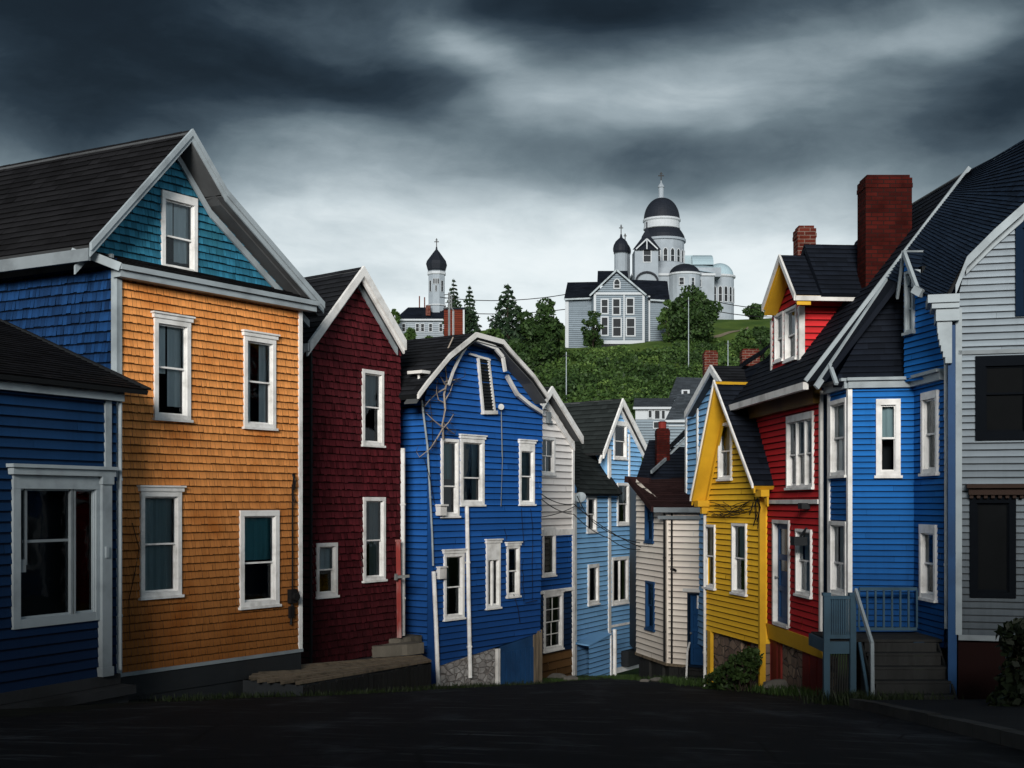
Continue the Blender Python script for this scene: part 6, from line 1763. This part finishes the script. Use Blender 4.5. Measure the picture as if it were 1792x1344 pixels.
def quads_obj(name, C_, size, mat, parent=None, loc=None, label=None, flatness=0.0, aspect=1.6, up=None, droop=None):
    """many small leaf quads as one mesh; C_ = (n,3) leaf centres"""
    n = len(C_)
    nrm = rng.normal(size=(n, 3)); nrm[:, 2] += flatness
    nrm /= np.linalg.norm(nrm, axis=1)[:, None]
    a = rng.normal(size=(n, 3)); u = np.cross(nrm, a); u /= np.linalg.norm(u, axis=1)[:, None]
    v = np.cross(nrm, u)
    s = (size * rng.uniform(0.6, 1.35, n))[:, None]
    hu, hv = u * s * 0.5, v * s * 0.5 * aspect
    base = np.array(parent['base'] if parent is not None else (loc or (0, 0, 0)))
    V = np.empty((n, 4, 3)); V[:, 0] = C_ - hv; V[:, 1] = C_ + hu; V[:, 2] = C_ + hv; V[:, 3] = C_ - hu
    V = V.reshape(-1, 3) - base
    me = bpy.data.meshes.new(name)
    me.vertices.add(4 * n); me.vertices.foreach_set('co', V.astype('f').ravel())
    me.loops.add(4 * n); me.loops.foreach_set('vertex_index', np.arange(4 * n, dtype='i'))
    me.polygons.add(n); me.polygons.foreach_set('loop_start', np.arange(0, 4 * n, 4, dtype='i'))
    me.update(calc_edges=True); me.materials.append(mat)
    o = bpy.data.objects.new(name, me); COL.objects.link(o)
    if parent is not None: o.parent = parent
    else: o.location = base
    return o


def clump_pts(c, r, n, squash=0.8):
    d = rng.normal(size=(n, 3)); d /= np.linalg.norm(d, axis=1)[:, None]
    rad = r * rng.uniform(0.45, 1.0, n) ** 0.6
    p = d * rad[:, None]; p[:, 2] *= squash
    return p + np.array(c)

LEAF_D = leaf_mat('dark_leaves', (0.006, 0.017, 0.005), (0.036, 0.072, 0.018))
LEAF_M = leaf_mat('mid_leaves', (0.012, 0.032, 0.007), (0.06, 0.11, 0.026))
LEAF_L = leaf_mat('light_leaves', (0.03, 0.068, 0.012), (0.115, 0.18, 0.045))
NEEDLE = leaf_mat('needles', (0.006, 0.017, 0.01), (0.026, 0.05, 0.022))
LEAF_K = leaf_mat('blackish_leaves', (0.003, 0.006, 0.002), (0.012, 0.02, 0.007))  # very dark green leaf colour
BARKD = plain('dark_bark', (0.035, 0.028, 0.022), 0.95, 0.3, 6)

def round_tree(px, yt, yb, hw, d, label, mat, nc=34, leaf=0.42, per=110, group=None, gap=0.0, name='leafy_tree'):
    k = d / F
    base = Vector(((px - HX) * k, d, min(hill((px - HX) * k, d), EYE + (HY - yb) * k)))
    ztop = EYE + (HY - yt) * k; H_ = ztop - (EYE + (HY - yb) * k); rw = hw * k
    t = thing(name, base, label, 'tree', group)
    cz = ztop - H_ * 0.5
    pts = []; br = MB()
    zb_ = EYE + (HY - yb) * k
    br.tube([base - Z * 0.4, Vector((base.x + 0.1, d, zb_ + H_ * 0.3)), Vector((base.x - 0.1, d, zb_ + H_ * 0.75))], rw * 0.09, 8, r1=rw * 0.03)
    for i in range(nc):
        while True:
            q = rng.uniform(-1, 1, 3)
            if 0.15 < np.linalg.norm(q) < 1: break
        q[2] *= 0.98; sh = 1.0 - 0.28 * max(0, q[2]) - 0.1 * max(0, -q[2] - 0.5)
        r = rw * rng.uniform(0.2, 0.38)
        c = (base.x + q[0] * (rw - r * 0.7) * sh * rng.uniform(0.75, 1.12), d + q[1] * (rw - r * 0.7) * sh, cz + q[2] * (H_ * 0.5 - r * 0.6))
        pts.append(clump_pts(c, r, int(per * (r / (rw * 0.3)) ** 2), 0.75))
        br.tube([Vector((base.x, d, zb_ + H_ * rng.uniform(0.15, 0.5))), Vector(c)], rw * 0.025, 5, r1=rw * 0.008, cap=False)
    br.build('trunk', BARKD, t)
    quads_obj('crown', np.concatenate(pts), leaf, mat, t, flatness=0.4)
    return t

def conifer(px, yt, yb, hw, d, label, group=None, per=26, leaf=0.3):
    k = d / F
    base = Vector(((px - HX) * k, d, min(hill((px - HX) * k, d), EYE + (HY - yb) * k)))
    zb_ = EYE + (HY - yb) * k; zt_ = EYE + (HY - yt) * k; H_ = zt_ - zb_; rw = hw * k
    t = thing('conifer', base, label, 'tree', group); H_ = zt_ - zb_
    m = MB(); m.tube([base - Z * 0.3, Vector((base.x, d, zt_))], rw * 0.1, 8, r1=0.02); m.build('trunk', BARKD, t)
    pts = []; lv = max(13, int(H_ / 0.62))
    for i in range(lv):
        f_ = (i + 0.3) / lv; zc = zb_ + H_ * f_
        R0 = rw * (1 - f_) ** 0.8 * rng.uniform(0.85, 1.15) * (1.0 - 0.25 * max(0, 0.18 - f_) / 0.18)
        nb = max(4, int(11 * (1 - f_) + 4)); ph = rng.uniform(0, 6.28)
        for j in range(nb):
            a = ph + j * 6.283 / nb + rng.uniform(-.2, .2); L = R0 * rng.uniform(0.68, 1.1)
            n = max(5, int(per * L / rw + 5)); s = rng.uniform(0.08, 1, n) ** 0.7
            sp = 0.18 * L * (1.15 - s)
            p = np.stack([base.x + np.cos(a) * L * s + rng.normal(0, 1, n) * sp * 0.5, d + np.sin(a) * L * s + rng.normal(0, 1, n) * sp * 0.5,
                          zc + 0.12 * L * np.sin(s * 2.6) - 0.34 * L * s ** 1.6 + rng.normal(0, 0.06, n) * L], 1)
            pts.append(p)
    quads_obj('crown', np.concatenate(pts), leaf, NEEDLE, t, flatness=0.9, aspect=2.0)
    return t

conifer(794, 487, 590, 25, 205, 'narrow dark conifer right beside the church tower', per=22)
conifer(822, 499, 590, 24, 200, 'slender conifer, the right one of the narrow pair beside the church tower', per=22)
conifer(889, 496, 650, 74, 168, 'tall broad conifer with pointed top, highest in the hillside group', per=44, leaf=0.36)
round_tree(945, 517, 645, 48, 166, 'rounded dark green tree just right of the tall broad conifer', LEAF_D, 46, 0.36, 130)
round_tree(860, 566, 650, 30, 160, 'low bushy green tree left of the tall conifer', LEAF_M, 28, 0.34, 110)
round_tree(905, 588, 668, 42, 150, 'spreading dark tree above the cobalt house roof, below the tall conifer', LEAF_D, 40, 0.34, 120)
round_tree(978, 560, 612, 16, 172, 'small light green tree at the left end of the grey hill house', LEAF_M, 16, 0.32, 80)
round_tree(1038, 538, 622, 27, 182, 'small loose tree standing against the front of the grey hill house', LEAF_D, 26, 0.32, 70)
round_tree(1212, 497, 610, 52, 184, 'large round tree hiding the foot of the domed church', LEAF_D, 60, 0.38, 150)
round_tree(1170, 520, 606, 22, 187, 'narrow leafy tree at the right end of the grey hill house', LEAF_M, 24, 0.34, 90)
round_tree(1322, 530, 562, 26, 232, 'low bush on the skyline left of the red dormer', LEAF_D, 20, 0.36, 90)
round_tree(1308, 575, 622, 26, 170, 'rounded bush on the slope beside the dirt path', LEAF_M, 24, 0.34, 100)
round_tree(1335, 562, 640, 26, 160, 'leafy bush on the slope next to the red dormer', LEAF_D, 26, 0.34, 100)
round_tree(716, 574, 604, 18, 160, 'small green tree right of the maroon roof, before the tower church', LEAF_M, 18, 0.3, 80)
round_tree(690, 538, 575, 12, 228, 'small tree at the left corner of the tower church', LEAF_M, 14, 0.3, 70)
round_tree(752, 586, 606, 12, 200, 'little bush under the windows of the tower church', LEAF_M, 12, 0.28, 60)

# shrubs covering the hillside: nobody could count them
lots = [[], [], []]
for i in range(2900):
    d = 92 + (198 - 92) * rng.uniform() ** 0.75
    px = rng.uniform(880, 1370)
    x = (px - HX) / F * d; z = hill(x, d); py = HY - (z - EYE) / d * F
    if py < 598 and 1225 < px < 1330: continue
    if d > 178 and 985 < px < 1180: continue
    if d < 126 and 1095 < px < 1250: continue
    if py < 655 and math.sin(x * 0.28 + d * 0.13) * math.cos(d * 0.1 - x * 0.17) > 0.25 and rng.uniform() < 0.8: continue
    r = rng.uniform(0.4, 1.7) * (1.0 if py > 625 else 0.5)
    kk = 0.5 + 0.5 * math.sin(x * 0.35 + 1.3 * math.sin(d * 0.11)) * math.cos(d * 0.19 + x * 0.1)
    v_ = kk * 0.6 + rng.uniform() * 0.5 + (0.15 if py < 640 else 0)
    lots[0 if v_ < 0.5 else 1 if v_ < 0.85 else 2].append(clump_pts((x, d, z + r * 0.35), r, int(52 * r + 14), 0.8))
for k_, (mt_, lab) in enumerate(((LEAF_D, 'dense dark green shrubs covering the slope below the churches'), (LEAF_M, 'mid green shrubs scattered through the dark bushes of the slope'), (LEAF_L, 'pale green brush patches on the upper slope below the churches'))):
    o = quads_obj('hillside_shrubs', np.concatenate(lots[k_]), (0.28, 0.27, 0.25)[k_], mt_, None, (0, 120, 0), flatness=0.6); tag(o, lab, 'shrubs', kind='stuff')

# grass blades
def grass(name, spots, label, mat, hmin=0.05, hmax=0.22):
    V = []; n = 0
    for (x, y, z) in spots:
        h = rng.uniform(hmin, hmax); a = rng.uniform(0, 6.28); w_ = rng.uniform(0.006, 0.014); lean = rng.uniform(0, 0.6) * h; b = rng.uniform(0, 6.28)
        dx, dy = math.cos(a) * w_, math.sin(a) * w_; lx, ly = math.cos(b) * lean, math.sin(b) * lean
        V += [(x - dx, y - dy, z - 0.03), (x + dx, y + dy, z - 0.03), (x + dx * .6 + lx * .5, y + dy * .6 + ly * .5, z + h * .6), (x + lx, y + ly, z + h)]
        n += 1
    me = bpy.data.meshes.new(name); me.from_pydata(V, [], [(4 * i, 4 * i + 1, 4 * i + 2, 4 * i + 3) for i in range(n)]); me.materials.append(mat); me.update()
    o = bpy.data.objects.new(name, me); COL.objects.link(o)
    return tag(o, label, 'grass', kind='stuff')

GR1 = leaf_mat('lane_grass', (0.006, 0.016, 0.003), (0.035, 0.068, 0.013))
GR2 = leaf_mat('dark_weeds', (0.004, 0.008, 0.003), (0.02, 0.032, 0.009))
def strip(pts, n, w):
    out = []
    for _ in range(n):
        i = rng.integers(0, len(pts) - 1); t = rng.uniform()
        x = pts[i][0] + (pts[i + 1][0] - pts[i][0]) * t + rng.normal() * w; y = pts[i][1] + (pts[i + 1][1] - pts[i][1]) * t + rng.normal() * w
        out.append((x, y, hill(x, y) - 0.02))
    return out
sp_ = []
for _ in range(9000):
    d = rng.uniform(34, 43); px = rng.uniform(946, 1122); x = (px - HX) / F * d; sp_.append((x, d, hill(x, d) - 0.02))
grass('grass', sp_, 'green grass patch at the bottom of the lane between light blue and cream houses', GR1, 0.02, 0.1)
grass('grass', strip([(4.0, 35.5), (4.35, 33), (4.6, 30), (4.9, 27.5), (5.25, 25), (5.3, 22.5)], 3200, 0.26), 'rough grass along the foot of the cream, yellow and red houses', GR1, 0.03, 0.2)
grass('grass', strip([(-5.6, 20), (-4.6, 22), (-3.4, 22.3), (-2.6, 24), (-1.5, 27), (-0.6, 29), (1.0, 32)], 2600, 0.2), 'dark weeds along the foot of the orange house, boardwalk and cobalt house', GR2, 0.02, 0.13)
grass('grass', strip([(4.9, 19), (5.2, 18.6), (5.9, 18.2), (5.0, 20.5)], 1500, 0.25), 'dark weeds around the foot of the porch stairs', GR2, 0.05, 0.25)
def shrub(cs, leaf, mat, label, n=260, squash=0.9):
    c0 = cs[0]; b = Vector((c0[0], c0[1], hill(c0[0], c0[1])))
    t = thing('shrub', b, label, 'shrub')
    m = MB()
    for c in cs:
        for k in range(4): m.tube([b + Vector((R.uniform(-.2, .2), R.uniform(-.1, .1), -0.05)), Vector((c[0] + R.uniform(-.2, .2), c[1], c[2] + R.uniform(0, .2)))], 0.012, 5, r1=0.004)
    m.build('stems', BARKD, t)
    quads_obj('leaves', np.concatenate([clump_pts(c[:3], c[3], int(n * (c[3] / .3) ** 2), squash) for c in cs]), leaf, mat, t, flatness=0.3)
    return t
a = W_YE.hit(1300, 1168, 0.45); b = W_YE.hit(1276, 1185, 0.5); c = W_YE.hit(1314, 1150, 0.35); e = W_YE.hit(1250, 1196, 0.5)
shrub([(a.x, a.y, a.z, .36), (b.x, b.y, b.z, .34), (c.x, c.y, c.z, .24), (e.x, e.y, e.z, .26)], 0.07, LEAF_K if False else leaf_mat('weed_leaves', (0.008, 0.02, 0.005), (0.04, 0.07, 0.018)), 'leafy green weed shrub at the stone foot of the yellow house', 330)
a = P(1775, 1120, 15.5)
shrub([(a.x + .1, a.y, a.z, .3), (a.x + .25, a.y, a.z - .45, .42), (a.x + .1, a.y, a.z - .8, .4), (a.x + .45, a.y, a.z - .1, .45), (a.x - .1, a.y, a.z - 1.0, .3)], 0.08, LEAF_K, 'dark overgrown shrub at the right edge below the grey-white house', 300)

# loose rocks at the bottom of the lane
ROCK = plain('pale_rock', (0.16, 0.15, 0.135), 0.95, 0.35, 8, dirt=0.5, bump=0.7)
for i, (px, py, d, s, lab) in enumerate(((975, 1192, 36.5, .2, 'flat pale rock at the foot of the white house'), (1000, 1204, 34.5, .16, 'small rounded rock nearest the road below the white house'), (1150, 1206, 33.5, .13, 'small grey rock in the grass before the cream house posts'), (1128, 1212, 32.5, .1, 'tiny grey rock at the road end left of the cream house steps'), (1365, 1200, 25.2, .26, 'broad flat rock lying before the red house foundation'))):
    x = (px - HX) / F * d; zc = hill(x, d)
    m = MB(); n, r_n = 9, 5; jit = [[R.uniform(.75, 1.2) for _ in range(n)] for _ in range(r_n)]
    rings = [[Vector((x + s * 1.5 * math.sin(math.pi * (i_ + .35) / r_n) * jit[i_][j] * math.cos(6.283 * j / n), d + s * math.sin(math.pi * (i_ + .35) / r_n) * jit[i_][j] * math.sin(6.283 * j / n), zc + s * .35 - s * .55 * math.cos(math.pi * (i_ + .35) / r_n))) for j in range(n)] for i_ in range(r_n)]
    for i_ in range(r_n - 1):
        for j in range(n): m.poly([rings[i_][j], rings[i_][(j + 1) % n], rings[i_ + 1][(j + 1) % n], rings[i_ + 1][j]], smooth=True)
    m.poly(rings[-1])
    solo('rock', m, ROCK, lab, 'rock', (x, d, zc))
# ================================================================== sky, sun, camera
world = bpy.data.worlds.new('World'); scene.world = world; world.use_nodes = True
T = world.node_tree; N, L = T.nodes, T.links
bg = N['Background']
tc = N.new('ShaderNodeTexCoord')
SUN_EL, SUN_AZ = math.radians(14.5), math.radians(-6)     # behind the viewer, slightly to the left
vec = tc.outputs['Generated']
nz = N.new('ShaderNodeTexNoise'); nz.inputs['Scale'].default_value = 3.4; nz.inputs['Detail'].default_value = 4; nz.inputs['Roughness'].default_value = 0.45
mp = N.new('ShaderNodeMapping'); mp.inputs['Scale'].default_value = (1, 1, 2.6); mp.inputs['Rotation'].default_value = (0, math.radians(-6), 0)
L.new(vec, mp.inputs[0]); L.new(mp.outputs[0], nz.inputs['Vector'])
def vm(op, a, b):
    n = N.new('ShaderNodeVectorMath'); n.operation = op
    for s, x in zip(n.inputs, (a, b)):
        if isinstance(x, (tuple, Vector)): s.default_value = tuple(x)
        else: L.new(x, s)
    return n
wv = vm('MULTIPLY', vm('SUBTRACT', nz.outputs['Color'], (0.5, 0.5, 0.5)).outputs[0], (0.24, 0.05, 0.13)).outputs[0]
v2 = vm('ADD', vec, wv).outputs[0]
sep = N.new('ShaderNodeSeparateXYZ'); L.new(vec, sep.inputs[0])
front = ramp(T, sep.outputs['Y'], -0.1, 0.35)
def blob(px, py, sx, sy, ang, amp):
    """soft cloud bank centred on a compass direction; sizes in radians"""
    c = Vector(((px - HX) / F, 1, (HY - py) / F)).normalized()
    r = c.cross(Z).normalized(); u = r.cross(c)
    a = math.radians(ang)
    t1 = r * math.cos(a) + u * math.sin(a); t2 = u * math.cos(a) - r * math.sin(a)
    d1 = mth(T, 'DIVIDE', mth(T, 'SUBTRACT', vm('DOT_PRODUCT', v2, t1).outputs['Value'], c.dot(t1)), sx)
    d2 = mth(T, 'DIVIDE', mth(T, 'SUBTRACT', vm('DOT_PRODUCT', v2, t2).outputs['Value'], c.dot(t2)), sy)
    e = mth(T, 'ADD', mth(T, 'MULTIPLY', d1, d1), mth(T, 'MULTIPLY', d2, d2))
    return mth(T, 'MULTIPLY', mth(T, 'POWER', 2.718, mth(T, 'MULTIPLY', e, -1.0)), amp)
k = 1 / F
# brightness of the cloud deck, perceptual 0-1, then squared to light
el = sep.outputs['Z']
base_f = mth(T, 'SUBTRACT', 0.97, mth(T, 'MULTIPLY', ramp(T, el, 0.12, 0.40), 0.76))
S_ = base_f
for b_ in ((40, 130, 380 * k, 180 * k, -4, -0.2), (470, 120, 460 * k, 70 * k, -10, -0.16), (780, 165, 230 * k, 50 * k, -12, -0.16), (560, 270, 330 * k, 55 * k, 8, 0.08),
           (880, 60, 130 * k, 55 * k, -35, 0.24), (960, 130, 120 * k, 60 * k, -50, 0.14), (1080, 205, 260 * k, 65 * k, 16, 0.2), (1240, 110, 170 * k, 50 * k, 24, 0.1), (1110, 15, 200 * k, 45 * k, -4, -0.14), (1420, 130, 260 * k, 110 * k, 20, 0.12), (1640, 5, 180 * k, 40 * k, 8, 0.24),
           (1730, 140, 190 * k, 80 * k, 14, -0.3), (1080, 305, 280 * k, 38 * k, 0, -0.17), (1330, 290, 160 * k, 40 * k, 4, -0.08), (680, 330, 230 * k, 70 * k, 10, 0.06), (250, 250, 260 * k, 90 * k, 0, -0.2), (1760, 290, 190 * k, 110 * k, 0, -0.16), (850, 430, 460 * k, 70 * k, 3, 0.1)):
    S_ = mth(T, 'ADD', S_, blob(*b_))
n2 = noise(T, v2, 1.0, 5, 0.5, (4, 4, 13)); 
S_ = mth(T, 'ADD', S_, mth(T, 'MULTIPLY', mth(T, 'SUBTRACT', n2, 0.5), 0.34))
S_ = mth(T, 'MAXIMUM', mth(T, 'MINIMUM', S_, 0.97), 0.1)
# behind the viewer: bright low band under a heavy grey deck
B_ = mth(T, 'ADD', REAR_BASE, mth(T, 'MULTIPLY', mth(T, 'POWER', 2.718, mth(T, 'MULTIPLY', mth(T, 'MULTIPLY', el, el), -1 / (REAR_W ** 2))), REAR_AMP))
B_ = mth(T, 'ADD', B_, mth(T, 'MULTIPLY', mth(T, 'SUBTRACT', n2, 0.5), 0.3))
n3 = noise(T, v2, 1.0, 7, 0.62, (11, 11, 30)); n4 = noise(T, vec, 1.0, 6, 0.6, (7, 7, 15))
S_ = mth(T, 'ADD', S_, mth(T, 'MULTIPLY', mth(T, 'SUBTRACT', n3, 0.5), 0.2)); S_ = mth(T, 'ADD', S_, mth(T, 'MULTIPLY', mth(T, 'SUBTRACT', n4, 0.5), 0.24))
S_ = mth(T, 'MAXIMUM', S_, 0.06)
V_ = mixc(T, front, B_, S_)
cr = N.new('ShaderNodeValToRGB'); L.new(V_, cr.inputs[0])
e = cr.color_ramp.elements
stops = ((0.0, (6, 12, 18)), (0.1, (14, 24, 32)), (0.2, (30, 42, 52)), (0.35, (66, 80, 90)), (0.5, (108, 123, 131)), (0.65, (152, 166, 173)), (0.8, (196, 208, 213)), (0.92, (228, 237, 240)), (1.0, (238, 245, 247)))
e[0].position, e[0].color = 0.0, (*rgb(stops[0][1]), 1); e[1].position, e[1].color = 1.0, (*rgb(stops[-1][1]), 1)
for p_, c_ in stops[1:-1]:
    x = e.new(p_); x.color = (*rgb(c_), 1)
sky = N.new('ShaderNodeTexSky'); sky.sky_type = 'NISHITA'; sky.sun_disc = False; sky.sun_elevation = SUN_EL; sky.sun_rotation = math.radians(180) + SUN_AZ
# thin veil of clear-sky light showing through the deck
skyc = vm('MULTIPLY', sky.outputs[0], (0.004, 0.004, 0.004)).outputs[0]
gain = mth(T, 'ADD', REAR_GAIN, mth(T, 'MULTIPLY', front, 1 - REAR_GAIN))
sc_ = N.new('ShaderNodeVectorMath'); sc_.operation = 'SCALE'; L.new(cr.outputs[0], sc_.inputs[0]); L.new(gain, sc_.inputs['Scale'])
L.new(vm('ADD', sc_.outputs[0], skyc).outputs[0], bg.inputs['Color'])
bg.inputs['Strength'].default_value = 1.0

sun = bpy.data.lights.new('sun', 'SUN'); sun.energy = SUN_E; sun.angle = math.radians(18); sun.color = (1, 0.95, 0.88)
so = bpy.data.objects.new('sun', sun); COL.objects.link(so)
dirv = Vector((math.sin(SUN_AZ) * math.cos(SUN_EL), -math.cos(SUN_AZ) * math.cos(SUN_EL), math.sin(SUN_EL)))   # towards the sun
so.rotation_euler = (-dirv).to_track_quat('-Z', 'Y').to_euler(); so.location = dirv * 60

cam = bpy.data.cameras.new('camera'); co = bpy.data.objects.new('camera', cam); COL.objects.link(co)
co.location = (0, 0, EYE); co.rotation_euler = (math.radians(90), 0, 0)
cam.sensor_width = 36; cam.lens = 36 * F / 1792; cam.shift_y = (HY - 672) / 1792; cam.clip_end = 3000; cam.clip_start = 0.1
scene.camera = co
scene.view_settings.view_transform = 'Standard'; scene.view_settings.look = 'None'; scene.view_settings.exposure = 0
scene.cycles.max_bounces = 6; scene.cycles.transparent_max_bounces = 8
scene.cycles.use_denoising = True
for o in scene.objects:
    if 'base' in o: del o['base']
